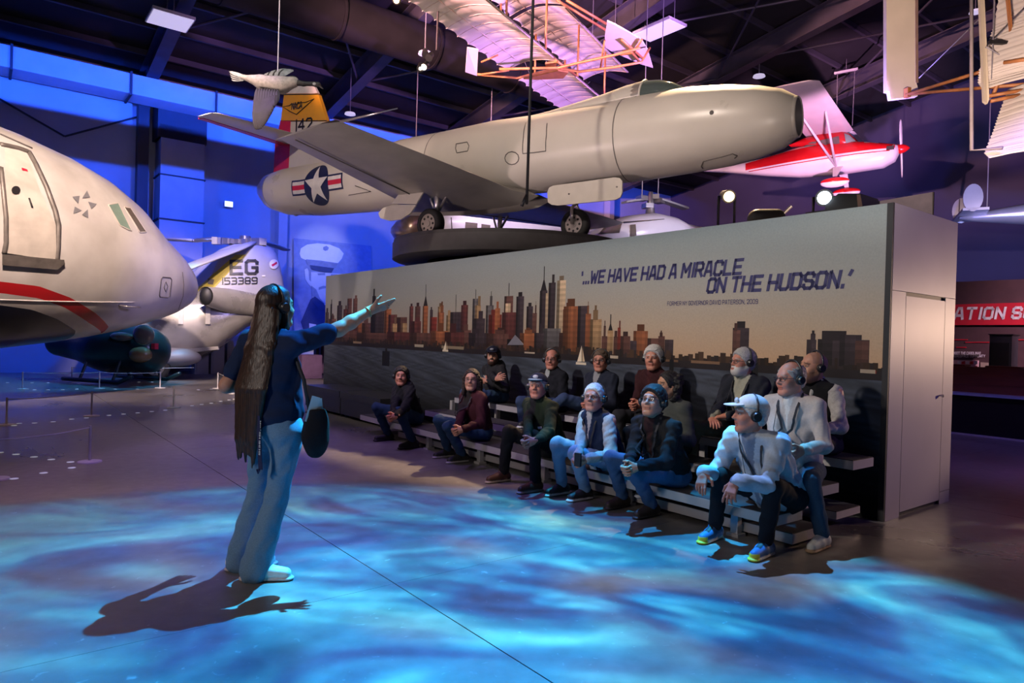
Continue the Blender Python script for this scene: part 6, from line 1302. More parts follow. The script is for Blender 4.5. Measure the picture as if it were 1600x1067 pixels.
for i, (px, w, lab) in enumerate(((300, .42, 'left blue locker at the foot of the wall'), (325, .42, 'middle blue locker at the foot of the wall'), (350, .42, 'right blue locker at the foot of the wall, left of the arm of the guide'))):
    c = atz(px, 581, 0); c = c+U1*(22.4-c@U1); t = thing('locker', lab, 'locker', c, frame(U2, -U1, ZZ), 'lockers along the blue wall'); mb = MB(); mb.box((0, -.25, .6), (w-.03, .5, 1.2)); mb.build('body', M_wallb, t); mb = MB(); mb.box((0, .01, .6), (w-.12, .03, 1.1)); mb.build('door', M_wallb, t); mb = MB(); mb.cyl((w*.3, .04, .9), (w*.3, .04, 1.15), .015, n=6); mb.build('handle', M_metal, t)

# ------------------------------------------------------------------ gallery behind the right end of the exhibit wall
M_redb = pmat('banner_red', (.55, .012, .035), .6, var=.05); M_maroon = pmat('display_maroon', (.075, .035, .045), .6, var=.1); M_pinkp = pmat('print_pink', (.80, .50, .58), .6); M_wlet = pmat('banner_white', (.85, .78, .86), .6)
B0 = U2*15.2; 
def bp(px, py, d=0.0): return atp(px, py, U2*(15.2-d), U2)
bo = bp(1540, 560)*np.array([1, 1, 0]); t = thing('display_wall', 'dark display wall with red banner and text seen right of the exhibit wall', 'display wall', bo)
def bq(name, pts, m, d, th=.01): mb = MB(); mb.prism([bp(x, y, d)-bo for x, y in pts], U2*th); mb.build(name, m, t)
a0, a1 = bp(1440, 560)@U1, bp(1760, 560)@U1; mb = MB(); mb.prism([U1*a0+U2*15.2-bo, U1*a1+U2*15.2-bo, U1*a1+U2*15.2-bo+ZZ*2.75, U1*a0+U2*15.2-bo+ZZ*2.75], U2*.3); mb.build('wall_panel', M_maroon, t)
bq('banner', [(1430, 477.5), (1760, 468), (1760, 507), (1430, 508)], M_redb, .05, .04)
q, w_ = glyph_quads('ATION SOUTH' if False else 'IATION SU', 1.0, .22, 1.55, 1.25, 2.0)
k_ = (1606-1484)/w_*1.0; mb = MB(); decal(mb, [[(1483+p[0]*k_*1.06, 498-p[1]*16+(-.0)*p[0]) for p in qq] for qq in q], lambda x, y: bp(x, y-.012*(x-1483), .058)-bo); mb.build('banner_lettering', M_wlet, t)
for x0, x1, y in ((1440, 1512, 530), (1508, 1546, 534), (1494, 1510, 542), (1582, 1640, 530)): bq('red_rule', [(x0, y), (x1, y), (x1, y+1.4), (x0, y+1.4)], M_redb, .015)
for txt, x0, x1, y, h in (('MEET THE CAROLINAS', 1489, 1532, 553.5, 3.6), ('AEROSPACE COMMUNITY', 1489, 1539, 558, 3.6)):
    q, w_ = glyph_quads(txt, 1.0, .1, 1.2); k_ = (x1-x0)/w_; mb = MB(); decal(mb, [[(x0+p[0]*k_, y-p[1]*h) for p in qq] for qq in q], lambda x, y: bp(x, y, .02)-bo); mb.build('display_lettering', M_wlet, t)
bq('poster_board', [(1440, 562), (1529, 563), (1529, 582), (1440, 582)], M_pinkp, .03, .02); bq('poster_board', [(1532, 566), (1549, 567), (1549, 579), (1532, 579)], pmat('print_beige', (.40, .30, .26), .6), .03, .02)
for i in range(5): bq('poster_strip', [(1496+6.5*i, 564+(i % 2)), (1501+6.5*i, 564), (1501+6.5*i, 569), (1496+6.5*i, 569)], M_redb if i % 2 else M_wlet, .055, .006); bq('poster_strip', [(1496+6.5*i, 572), (1501+6.5*i, 572), (1501+6.5*i, 578), (1496+6.5*i, 578)], M_redb if not i % 2 else M_wlet, .055, .006)
kc = atp(1565, 640, U2*14.6, U2)*np.array([1, 1, 0]); t = thing('kiosk', 'tall black kiosk pillar in front of the display wall', 'kiosk', kc, A_U1); zk = atp(1565, 524, U2*14.6, U2)[2]; mb = MB(); mb.box((0, 0, zk/2), (.34, .34, zk)); mb.build('pillar', pmat('kiosk_black', (.03, .028, .04), .5), t); mb = MB(); mb.box((0, .18, zk*.62), (.28, .02, zk*.6)); mb.build('screen_panel', M_black, t)
mb = MB(); mb.box((0, 0, zk+.01), (.38, .38, .02)); mb.build('top_cap', M_black, t)
# wooden tub on a glass-edged black counter
ko = atz(1545, 684, 0); kd = U1; kn = -U2; t = thing('counter', 'black display counter with a pale glass edge right of the exhibit wall', 'counter', ko, frame(-U1, U2, ZZ) if False else None)
zc = .66
mb = MB(); mb.prism([-U1*3.5, U1*1.6, U1*1.6+U2*1.3, -U1*3.5+U2*1.3], (0, 0, zc)); mb.build('plinth', M_bodyb, t)
mb = MB(); mb.prism([-U1*3.55-U2*.04+ZZ*zc, U1*1.65-U2*.04+ZZ*zc, U1*1.65+U2*1.34+ZZ*zc, -U1*3.55+U2*1.34+ZZ*zc], (0, 0, .035)); mb.build('glass_edge', pmat('pale_glass_edge', (.55, .70, .75), .15), t)
mb = MB(); mb.prism([-U1*3.52-U2*.02, U1*1.62-U2*.02, U1*1.62-U2*.0, -U1*3.52], (0, 0, .03)); mb.build('toe_strip', M_stan, t)
M_crate = pmat('red_brown_wood', (.20, .055, .022), .5, var=.25, scale=4, stretch=(.3, .3, 3)); ct = ko+U2*.35+ZZ*(zc+.035); t = thing('wooden_tub', 'long red-brown wooden box standing on the black counter', 'box', ct)
for z0 in (0, .145, .29):
    mb = MB(); mb.prism([-U1*3.2+ZZ*z0, U1*1.3+ZZ*z0, U1*1.3+U2*.04+ZZ*z0, -U1*3.2+U2*.04+ZZ*z0], (0, 0, .138)); mb.build('plank', M_crate, t)
for a_ in (1.24, -3.2): mb = MB(); mb.prism([U1*a_-U2*.03, U1*(a_+.14)-U2*.03, U1*(a_+.14)+U2*.0, U1*a_], (0, 0, .44)); mb.build('corner_post', M_crate, t)
mb = MB(); mb.prism([-U1*3.2+U2*.8, U1*1.3+U2*.8, U1*1.3+U2*.84, -U1*3.2+U2*.84], (0, 0, .42)); mb.build('plank', M_crate, t)
for i in range(6): mb = MB(); a_ = 1.0-.8*i; mb.prism([U1*a_+U2*.02+ZZ*.435, U1*(a_-.5)+U2*.02+ZZ*.435, U1*(a_-.5)+U2*.30+ZZ*.435, U1*a_+U2*.30+ZZ*.435], (0, 0, .03)); mb.build('rim_board', M_crate, t)
# pale screen behind the exhibit wall
so_ = at(1418, 320, 12.5); t = thing('projection_screen', 'pale lavender projection screen just above the right corner of the exhibit wall', 'screen', so_); mb = MB(); P_ = [at(x, y, 12.5)-so_ for x, y in ((1375, 314), (1457, 300), (1456, 420), (1375, 420))]; mb.prism(P_, (0, .04, 0)); mb.build('screen_sheet', pmat('screen_white', (.22, .21, .26), .8), t); mb = MB(); mb.cyl(P_[1]+np.array([.02, .02, 0]), np.array([P_[1][0]+.02, .02, -so_[2]]), .025, n=8); mb.build('post', M_bodyb, t); mb = MB(); mb.cyl(P_[0]+np.array([-.02, .02, 0]), np.array([P_[0][0]-.02, .02, -so_[2]]), .025, n=8); mb.build('post', M_bodyb, t)
# ------------------------------------------------------------------ people
M_skin = cmat('skin', .5, .06, 60, .08, 300)
M_hair = cmat('hair', .62, .25, 120, .35, 260)
M_cloth = cmat('cloth', .85, .07, 80, .25, 420, spec=.2)
M_denim = cmat('denim', .85, .12, 140, .3, 600, spec=.2)
M_shoe = cmat('shoe', .55, .06, 60, .1, 200)
M_blackp = pmat('black_plastic', (.02, .02, .022), .35)
M_band = pmat('dark_strap', (.018, .018, .025), .7)
M_badge = pmat('badge_card', (.75, .74, .72), .5)
M_frame = pmat('spectacle_frame', (.03, .028, .03), .3)
def clear_mat(name, tint, refl=.08):
    m, nt, b = _base(name); N = nt.nodes.new; L = nt.links.new
    tr = N('ShaderNodeBsdfTransparent'); tr.inputs[0].default_value = (*tint, 1); gl = N('ShaderNodeBsdfGlossy'); gl.inputs['Roughness'].default_value = .05
    mx = N('ShaderNodeMixShader'); mx.inputs[0].default_value = refl; L(tr.outputs[0], mx.inputs[1]); L(gl.outputs[0], mx.inputs[2]); L(mx.outputs[0], nt.nodes['Material Output'].inputs[0]); return m
M_lens = clear_mat('spectacle_lens', (.88, .9, .92), .07)
M_eyew = pmat('eye_white', (.34, .31, .29), .3); M_iris = pmat('eye_dark', (.03, .02, .015), .2)
def unit(v): v = np.asarray(v, float); return v/(np.linalg.norm(v)+1e-9)
def ik(a, b, l1, l2, pole):
    a, b = np.asarray(a, float), np.asarray(b, float); d = b-a; L = np.linalg.norm(d); L = min(L, (l1+l2)*.998); u = unit(d)
    x = (l1*l1-l2*l2+L*L)/(2*L); h = math.sqrt(max(l1*l1-x*x, 0)); p = np.asarray(pole, float); p = p-u*np.dot(p, u)
    return a+u*x+unit(p)*h
def bbox(pts, m): P = np.array(pts); return P.min(0)-m, P.max(0)+m

def hand(add, w, fw, palm, side, curl=.5, spread=.10, sc=1.0, curls=None):
    """five-fingered hand: wrist w, pointing fw, palm normal, side=+1 puts the thumb on fw x palm"""
    fw = unit(fw); palm = unit(np.asarray(palm)-fw*np.dot(palm, fw)); lat = np.cross(fw, palm)*side
    P = lambda f, l, p: np.asarray(w)+sc*(fw*f+lat*l+palm*p)
    add(P(-.02, 0, 0), P(.03, 0, 0), .024*sc, .026*sc, .012)
    for l, r in ((.028, .0125), (.009, .0135), (-.010, .013), (-.028, .0115)): add(P(.018, l*.7, 0), P(.085, l, 0), .0145*sc, r*sc, .012)
    for i, (l, ln) in enumerate(((.030, .066), (.010, .074), (-.011, .068), (-.031, .054))):
        c = (curls[i] if curls else curl)+.08*(i-1)*.5; p = P(.085, l, 0); a = 0.0; lt = l/.03*spread
        segs = (.46*ln, .31*ln, .25*ln); r = (.0098, .0090, .0083, .0074)
        for j, sg in enumerate(segs):
            a += c*(1.0 if j == 0 else 1.15)
            d = fw*math.cos(a)+palm*math.sin(a)+lat*lt*(1 if j == 0 else .6); q = p+unit(d)*sg*sc*1.06
            add(p, q, r[j]*sc, r[j+1]*sc, .004); p = q
    p = P(.022, .030, .006); d = unit(fw*.62+lat*.72+palm*.30); q = p+d*.042*sc; add(P(.012, .014, .004), p, .017*sc, .014*sc, .012); add(p, q, .0135*sc, .0108*sc, .006)
    d2 = unit(fw*.85+lat*.22+palm*(.25+.5*curl)); add(q, q+d2*.034*sc, .0105*sc, .0085*sc, .004)

SKIN = dict(fair=(.50, .25, .17), pink=(.52, .215, .15), tan=(.40, .20, .12), olive=(.45, .23, .14))
def person(label, hip, neck, face, head_c, head_f, feet, hands, top, legs, shoes, hair, skin='fair', up_tilt=0.0, hs=1.0, belly=0.0, sh=.172,
           stand=False, acc=(), sleeve='long', hand_kw=(None, None), elbow_pole=None, knee_pole=None, flare=0.0, shoe_dir=None, group='seated visitors on the bleacher', fine=.010, thigh=.44, shin=.42, upper=.29, fore=.26, torso_w=1.0):
    base = np.array([hip[0], hip[1], 0.0]); root = thing('person', label, 'person', base, 0, group)
    hip, neck, head_c = [np.asarray(p, float)-base for p in (hip, neck, head_c)]; feet = [np.asarray(p, float)-base for p in feet]; hands = [np.asarray(p, float)-base for p in hands]
    f = unit([face[0], face[1], 0]); r = np.array([f[1], -f[0], 0.0]); s = unit(neck-hip); ft = unit(f-s*np.dot(f, s)); T = np.stack([r, ft, s], 1); tl = np.linalg.norm(neck-hip)
    hf = unit(np.asarray(head_f, float)); hr = unit(np.cross(hf, ZZ)); hu = np.cross(hr, hf); Hm = np.stack([hf, -hr, hu], 1)    # head axes: forward, left, up
    HP = lambda x, y, z: head_c+hs*(Hm@np.array([x, y, z]))
    sho = [neck-s*.045+r*sg*sh for sg in (-1, 1)]; hj = [hip+r*sg*.095 for sg in (-1, 1)]
    ank = [p+np.array([0, 0, .085]) for p in feet]
    kp = knee_pole or [f+ZZ*.8]*2
    knee = [ik(hj[i], ank[i], thigh, shin, kp[i]) for i in (0, 1)]
    ep = elbow_pole or [(-f*.6-ZZ*.7+r*sg*.8) for sg in (-1, 1)]
    elb = [ik(sho[i], hands[i], upper, fore, ep[i]) for i in (0, 1)]
    sd = shoe_dir or [unit([f[0], f[1], 0])]*2
    col = np.array(SKIN[skin])
    # ---- body: hidden trunk and limbs, head with face, hands - one skin
    allp = [hip, neck]+knee+ank+elb+sho; lo, hi = bbox(allp, .2)
    B = SDF(lo, hi, .016)
    B.cap(hip, hip+(neck-hip)*.5, .11, .10, .05, flat=ft, ff=.75); B.cap(hip+(neck-hip)*.5, neck-s*.10, .11, .105, .05, flat=ft, ff=.72); B.cap(sho[0], sho[1], .04, .04, .04)
    for i in (0, 1):
        B.cap(hj[i], knee[i], .066, .048, .03); B.cap(knee[i], ank[i], .046, .034, .02); B.cap(ank[i], feet[i]+sd[i]*.07+ZZ*.035, .03, .026, .02)
        B.cap(sho[i], elb[i], .040, .034, .03); B.cap(elb[i], hands[i], .033, .024, .02)
    V, Q = B.mesh(); Vs, Qs, Cs = [V], [Q], [np.tile(col, (len(V), 1))]; n0 = len(V)
    h = .0048*hs; lo, hi = bbox([head_c, neck], .0); lo -= .15*hs; hi += .15*hs
    H = SDF(lo, hi, h); E_ = lambda c, rr_, k=.02, sub=False: H.ell(HP(*c), np.array(rr_)*hs, Hm, k*hs, sub); Cp = lambda a, b, ra, rb=None, k=.02, sub=False: H.cap(HP(*a), HP(*b), ra*hs, (rb or ra)*hs, k*hs, sub)
    E_((-.012, 0, .034), (.098, .077, .087)); E_((.022, 0, -.030), (.066, .063, .086), .03)
    for sg in (-1, 1):
        Cp((-.012, .054*sg, -.045), (.055, .022*sg, -.098), .022, .02, .03); E_((.058, .036*sg, -.032), (.028, .024, .026), .025)
    Cp((.066, -.012, -.100), (.066, .012, -.100), .0185, None, .025); Cp((.078, -.028, .026), (.078, .028, .026), .013, None, .018)
    for sg in (-1, 1): H.ell(HP(.101, .033*sg, .001), np.array((.019, .0175, .0095))*hs, Hm, .012*hs, True); Cp((.0805, .021*sg, .0105), (.078, .045*sg, .0095), .0050, None, .006)
    Cp((.084, 0, .014), (.107, 0, -.026), .0085, .0115, .012)
    for sg in (-1, 1): E_((.094, .0125*sg, -.031), (.011, .0085, .008), .008)
    Cp((.0845, -.017, -.0560), (.0845, .017, -.0560), .0075, None, .008); Cp((.0815, -.015, -.0680), (.0815, .015, -.0680), .0080, None, .008)
    Cp((.0935, -.019, -.0620), (.0935, .019, -.0620), .0026, None, .004, True)
    for sg in (-1, 1): H.ell(HP(-.008, .079*sg, -.004), np.array((.019, .008, .032))*hs, Hm@RZ(.35*sg), .008*hs); H.ell(HP(-.002, .088*sg, -.002), np.array((.010, .006, .018))*hs, Hm, .006*hs, True)
    H.cap(HP(-.025, 0, -.07), neck-s*.05, .054*hs, .062*hs, .03)
    if hair.get('beard'): E_((.05, 0, -.078), (.058, .056, .048), .02)
    V, Q = H.mesh(); L = (V-head_c)@Hm/hs; c = np.tile(col, (len(V), 1))
    hc = np.array(hair.get('col', (.03, .02, .015))); bc = np.array(hair.get('beard_col', hc)); x, y, z = L.T; front = x > .045
    def blend(m, cc, a): c[m] = c[m]*(1-a)+np.array(cc)*a
    blend(front & (np.abs(z+.062) < .0135) & (np.abs(y) < .024), col*np.array([.85, .55, .55]), .75)
    blend(front & (np.abs(z+.062) < .0028) & (np.abs(y) < .024), col*.25, .8)
    blend(front & (np.abs(z-.026-.004*np.cos(np.abs(y)*60)) < .0055) & (np.abs(np.abs(y)-.032) < .021), hair.get('brow', hc), .75)
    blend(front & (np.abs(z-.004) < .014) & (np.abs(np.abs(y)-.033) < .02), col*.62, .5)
    blend((z < -.03) & (z > -.07) & (np.abs(y) > .03) & (np.abs(y) < .05) & front, col*np.array([1.05, .9, .9]), .4)
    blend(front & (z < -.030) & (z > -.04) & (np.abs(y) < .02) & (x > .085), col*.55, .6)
    if hair.get('beard'):
        m = (x > -.012) & (z < -.040+.02*np.clip((.05-x)/.06, 0, 1)) & ~((np.abs(z+.062) < .010) & (np.abs(y) < .021) & front) & (z > -.14) & ~((x > .07) & (z > -.048) & (np.abs(y) > .028)); blend(m, bc, hair['beard'])
    elif hair.get('stubble'):
        m = (x > -.01) & (z < -.045) & (z > -.125); blend(m, bc, hair['stubble'])
    if hair.get('scalp'): blend((z > .03) & (x < .05), hair['scalp'], .5)
    Vs.append(V); Qs.append(Q+n0); Cs.append(c); n0 += len(V)
    for i, sg in ((0, -1), (1, 1)):
        pts = []; kw = dict(hand_kw[i] or {}); fw = np.asarray(kw.pop('fw', hands[i]-elb[i]), float); palm = np.asarray(kw.pop('palm', -ZZ), float)
        prim = []
        hand(lambda a, b, ra, rb, k: prim.append((a, b, ra, rb, k)), hands[i], fw, palm, kw.pop('side', sg), **kw)
        if sleeve == 'short': prim += [(elb[i]+(sho[i]-elb[i])*.75, elb[i], .046, .040, .03), (elb[i], elb[i]+(hands[i]-elb[i])*.35, .040, .041, .03), (elb[i]+(hands[i]-elb[i])*.35, hands[i], .041, .025, .02)]
        elif sleeve == 'mid': prim += [(elb[i]+(hands[i]-elb[i])*.2, hands[i], .036, .026, .02)]
        else: prim += [(elb[i]+(hands[i]-elb[i])*.75, hands[i], .028, .025, .015)]
        lo, hi = bbox([p[0] for p in prim]+[p[1] for p in prim], .03 if sleeve == 'long' else .05)
        G = SDF(lo, hi, .0045 if sleeve == 'long' else .0055)
        for p in prim: G.cap(*p)
        V, Q = G.mesh(); Vs.append(V); Qs.append(Q+n0); Cs.append(np.tile(col*np.array([1.0, .95, .92]), (len(V), 1))); n0 += len(V)
    V, Q, C = np.vstack(Vs), np.vstack(Qs), np.vstack(Cs)
    mesh_obj('body', V, Q, M_skin, root, C)
    # eyes
    for sg in (-1, 1):
        mb = MB(); mb.ell(HP(.0775, .032*sg, .0015), np.array((.0105, .0130, .0062))*hs, Hm, 12, 8, 0); mb.ell(HP(.0840, .032*sg, .0020), np.array((.0050, .0058, .0055))*hs, Hm, 10, 6, 1)
        mb.build('eye', [M_eyew, M_iris], root, True)
    # ---- clothes
    lo, hi = bbox(sho+elb+hands+[hip, neck, hip+ft*.2], .14); J = SDF(lo, hi, fine)
    w = torso_w; jk = .05
    J.ell(neck-s*min(.20, tl*.42), (.185*w, .125, .235), T, jk); J.ell(hip+s*tl*.36+ft*(.02+belly*.5), (.172*w, .132+belly, .22), T, jk)
    J.ell(hip+s*.07+ft*belly*.4, (.178*w, .14+belly*.8, .15), T, jk); J.cap(*([sho[0]*.72+neck*.28, sho[1]*.72+neck*.28] if top.get('vest') else [sho[0], sho[1]]), .060, .060, .05)
    J.cap(sho[0]*.5+neck*.5, neck+s*.01, .05, .055, .05); J.cap(sho[1]*.5+neck*.5, neck+s*.01, .05, .055, .05)
    cuff = {'long': .93, 'mid': .22, 'short': 0}[sleeve]; bl_ = top.get('bulk', .012)
    for i in (0, 1):
        if top.get('vest'): continue
        if sleeve == 'short':
            e2 = sho[i]+(elb[i]-sho[i])*.72; J.cap(sho[i], e2, .068, .062, .03); J.cut
            continue
        J.cap(sho[i]+(neck-sho[i])*.05, elb[i], .054+bl_*.8, .043+bl_*.7, .035); wr = elb[i]+(hands[i]-elb[i])*cuff; J.cap(elb[i], wr, .042+bl_*.7, .032+bl_*.6, .025)
    if top.get('collar', True):
        for a in np.linspace(-2.6, 2.6, 9):
            p = neck+s*.012+T@np.array([.062*math.sin(a), .058*math.cos(a)+.004, .028-.02*math.cos(a)]); J.cap(p-s*.02, p+s*.006, .016, .013, .018)
    if top.get('hood'):
        J.ell(neck-ft*.085-s*.01, (.12, .06, .10), T, .04)
    J.wrinkle(top.get('wr', .007), top.get('wf', 42), int(abs(hip[0]*100+neck[2]*999)))
    tc = np.array(top['col']); t2 = top.get('inner')
    def topcol(V):
        c = np.tile(tc, (len(V), 1)); q = (V-neck)@T
        if t2 is not None:
            ow = top.get('open', .05); m = (q[:, 1] > .03) & (np.abs(q[:, 0]) < ow*(1-.25*q[:, 2]/tl*0)+np.clip(q[:, 2]+.10, 0, .12)*.25) & (q[:, 2] > -tl*1.2); c[m] = t2
        if top.get('stripe') is not None:
            m = (np.sin(V[:, 0]*260)*np.sin(V[:, 2]*260) > .1); c[m] *= .82
        if top.get('zip') is not None: m = (q[:, 1] > .05) & (np.abs(q[:, 0]) < .006); c[m] = top['zip']
        if top.get('print'):
            for (x0, x1, z0, z1, cc) in top['print']: m = (q[:, 1] > .03) & (q[:, 0] > x0) & (q[:, 0] < x1) & (q[:, 2] > z0) & (q[:, 2] < z1); c[m] = cc
        return c
    sdf_obj(top.get('name', 'jacket'), J, M_cloth, root, colfn=topcol)
    if top.get('vest'):                                                    # shirt sleeves under a vest
        K = SDF(lo, hi, fine)
        for i in (0, 1):
            K.cap(sho[i]+(neck-sho[i])*.12, elb[i], .062, .052, .035); wr = elb[i]+(hands[i]-elb[i])*.95; K.cap(elb[i], wr, .050, .037, .03)
        for a in np.linspace(-2.2, 2.2, 7):
            p = neck+s*.022+T@np.array([.058*math.sin(a), .056*math.cos(a)+.004, .026-.02*math.cos(a)]); K.cap(p-s*.03, p+s*.006, .015, .013, .02)
        K.cap(neck+ft*.06-s*.02, neck+ft*.112-s*.16, .03, .012, .02)
        K.wrinkle(.007, 46, 5); c1 = np.array(top['vest'])
        def shc(V): c = np.tile(c1, (len(V), 1)); m = (np.sin(V[:, 0]*300+V[:, 1]*300)*np.sin(V[:, 2]*300) > .2); c[m] *= .85; return c
        sdf_obj('shirt', K, M_cloth, root, colfn=shc)
    lo, hi = bbox(hj+knee+ank+[hip], .17); Tr = SDF(lo, hi, fine)
    Tr.ell(hip+s*.0-ZZ*.0, (.172*w, .135, .125), T, .05)
    for i in (0, 1):
        Tr.cap(hj[i]+(knee[i]-hj[i])*.05, knee[i], .088, .063, .05); Tr.cap(knee[i], ank[i]+(knee[i]-ank[i])*.06, .061, .052+flare, .03)
        if flare: Tr.cap(ank[i]+(knee[i]-ank[i])*.25, ank[i]-ZZ*.035, .056, .056+flare, .03)
    Tr.wrinkle(.006, 38, 3)
    lc = np.array(legs['col'])
    def legcol(V):
        c = np.tile(lc, (len(V), 1))
        if legs.get('fade'):
            for i in (0, 1): 
                d = np.linalg.norm(V-(hj[i]*.4+knee[i]*.6), axis=1); c += (np.exp(-(d/.13)**2)[:, None]*lc*.5)
        return c
    sdf_obj('trousers', Tr, M_denim if legs.get('denim') else M_cloth, root, colfn=legcol)
    for i in (0, 1):
        d = np.array([sd[i][0], sd[i][1], 0.0]); d = unit(d); p = feet[i]; lo, hi = bbox([p-d*.12, p+d*.26], .09); hi[2] = max(hi[2], p[2]+.17); Z = SDF(lo, hi, .007); sd_ = np.array([d[1], -d[0], 0])
        Z.cap(p-d*.045+ZZ*.048, p+d*.06+ZZ*.05, .042, .042, .02); Z.cap(p+d*.06+ZZ*.048, p+d*.165+ZZ*.036, .043, .034, .02); Z.cap(p-d*.02+ZZ*.06, p+d*.01+ZZ*.115, .043, .040, .03)
        Z.cap(p-d*.05+ZZ*.012, p+d*.175+ZZ*.012, .043, .041, .006, flat=ZZ, ff=.33)
        sc_, so = np.array(shoes['col']), np.array(shoes.get('sole', (.5, .5, .48))); tp = shoes.get('tip')
        def shc(V):
            c = np.tile(sc_, (len(V), 1)); u_ = (V-p)@d
            if shoes.get('lace') is not None: m = (u_ > .03) & (u_ < .12) & (np.abs((V-p)@sd_) < .02) & (V[:, 2] > .06); c[m] = shoes['lace']
            c[V[:, 2] < p[2]+.026] = so
            if tp is not None: c[(u_ > .155) & (V[:, 2] < p[2]+.05)] = tp
            return c
        sdf_obj('shoe', Z, M_shoe, root, colfn=shc)
    # ---- hair
    st = hair['style']
    if st != 'bald':
        th = hair.get('th', .012); lo, hi = bbox([head_c, neck], .0); R_ = SDF(lo-.17*hs, hi+.17*hs, .0065)
        R_.ell(HP(-.014, 0, .036), (np.array((.098, .077, .087))+th)*hs, Hm, 0)
        if st in ('short', 'full', 'fringe'):
            R_.ell(HP(-.035, 0, -.02), np.array((.075, .078, .06))*hs, Hm, .02)
            R_.cut(HP(.030, 0, -.004), Hm@np.array((.80, 0, -.60))); R_.cut(HP(0, 0, -.062), Hm@np.array((.25, 0, -1)))
            if st == 'fringe': R_.ell(HP(.02, 0, .105), np.array((.105, .068, .075))*hs, Hm, .01, True)
        elif st == 'long':
            R_.cut(HP(.046, 0, .03), Hm@np.array((.86, 0, -.50)))
            for yy in np.linspace(-.085, .085, 7):
                q = HP(-.05-.03*(1-abs(yy)/.085), yy, .0); R_.cap(q, q*1.0+(neck-s*.06-q)*.9+hr*(-yy)*.3-f*.03, .034, .036, .03)
            for sg in (-1, 1): R_.cap(HP(.02, .075*sg, .02), HP(.005, .085*sg, -.15), .026, .024, .03)
        elif st == 'curly':
            R_.cut(HP(.05, 0, .02), Hm@np.array((.9, 0, -.42)))
            rr2 = np.random.default_rng(4)
            for q in range(60):
                a = rr2.uniform(-1.75, 1.75); z_ = rr2.uniform(-.15, .09); q_ = HP(-.03-.075*math.cos(a), .086*math.sin(a), z_); R_.cap(q_, q_+rr2.normal(size=3)*.015, .022, .018, .010)
        R_.wrinkle(hair.get('wr', .004), hair.get('wf', 170), 9)
        sdf_obj('hair', R_, M_hair, root, col=hc)
    if hair.get('moustache'):
        X = SDF(HP(.08, 0, -.05)-.06, HP(.08, 0, -.05)+.06, .004)
        for sg in (-1, 1): X.cap(HP(.093, .004*sg, -.047), HP(.078, .03*sg, -.062), .008*hs, .005*hs, .006)
        sdf_obj('moustache', X, M_hair, root, col=bc)
    ctx = dict(J=J, root=root, HP=HP, Hm=Hm, hs=hs, neck=neck, hip=hip, T=T, s=s, ft=ft, r=r, tl=tl, base=base, hands=hands, elb=elb, hj=hj, knee=knee, sho=sho, belly=belly, hf=hf)
    for a in acc: a(ctx)
    return ctx

def headphones(c):
    mb = MB(); HP, hs = c['HP'], c['hs']
    pts = [HP(-.012, .100*math.sin(a)*(1.0 if abs(a) > 1.2 else 1), .030+.104*math.cos(a)) for a in np.linspace(-1.75, 1.75, 15)]
    mb.tube(pts, .0075*hs, 8); o = mb.build('headphones', M_blackp, c['root'], True)
    for sg in (-1, 1):
        mb = MB(); l = c['Hm'][:, 1]*sg; p = HP(-.008, .083*sg, -.002); mb.cyl(p, p+l*.018*hs, .036*hs, .034*hs, 18); mb.cyl(p+l*.018*hs, p+l*.032*hs, .030*hs, .024*hs, 18); mb.build('ear_cup', M_blackp, o, True, auto=40)
def glasses(c):
    mb = MB(); HP, hs = c['HP'], c['hs']; ln = MB()
    for sg in (-1, 1):
        se = lambda v: math.copysign(abs(v)**.6, v); pts = [HP(.102-.30*max(0, .024*se(math.cos(a))), sg*(.034+.024*se(math.cos(a))), -.001+.016*se(math.sin(a))) for a in np.arange(16)*2*np.pi/16]
        mb.tube(pts, .0017*hs, 6, closed=True); ln.poly(pts if sg > 0 else pts[::-1])
        mb.tube([HP(.094, .059*sg, .006), HP(.06, .077*sg, .006), HP(-.01, .082*sg, .004)], .002*hs, 6)
    mb.tube([HP(.103, -.01, .003), HP(.106, 0, .006), HP(.103, .01, .003)], .002*hs, 6)
    o = mb.build('spectacles', M_frame, c['root'], True); ln.build('lens', M_lens, o)
def cap_hat(col, brim_col=None, logo=None):
    def fn(c):
        HP, Hm, hs = c['HP'], c['Hm'], c['hs']; lo = HP(0, 0, .06)-.26; hi = HP(0, 0, .06)+.26; X = SDF(lo, hi, .0065)
        X.ell(HP(-.012, 0, .040), np.array((.113, .092, .098))*hs, Hm, 0); X.cut(HP(0, 0, .046), Hm@np.array((.05, 0, -1)))
        o = sdf_obj('cap', X, M_cloth, c['root'], col=col)
        X = SDF(lo, hi, .006); X.ell(HP(.100, 0, .060), np.array((.078, .074, .009))*hs, Hm@np.array([[math.cos(.10), 0, math.sin(.10)], [0, 1, 0], [-math.sin(.10), 0, math.cos(.10)]]), 0)
        X.ell(HP(-.012, 0, .040), np.array((.100, .080, .09))*hs, Hm, 0.0, True)
        sdf_obj('brim', X, M_cloth, o, col=brim_col or col)
        mb = MB(); mb.ell(HP(-.012, 0, .139), np.array((.009, .009, .006))*hs, Hm, 8, 6); mb.build('cap_button', M_cloth if False else M_band, o, True)
        if logo is not None:
            mb = MB(); mb.ell(HP(.096, 0, .088), np.array((.012, .028, .018))*hs, Hm, 12, 8); mb.build('cap_emblem', pmat('emblem_%d' % int(logo[0]*999), logo, .6), o, True)
    return fn
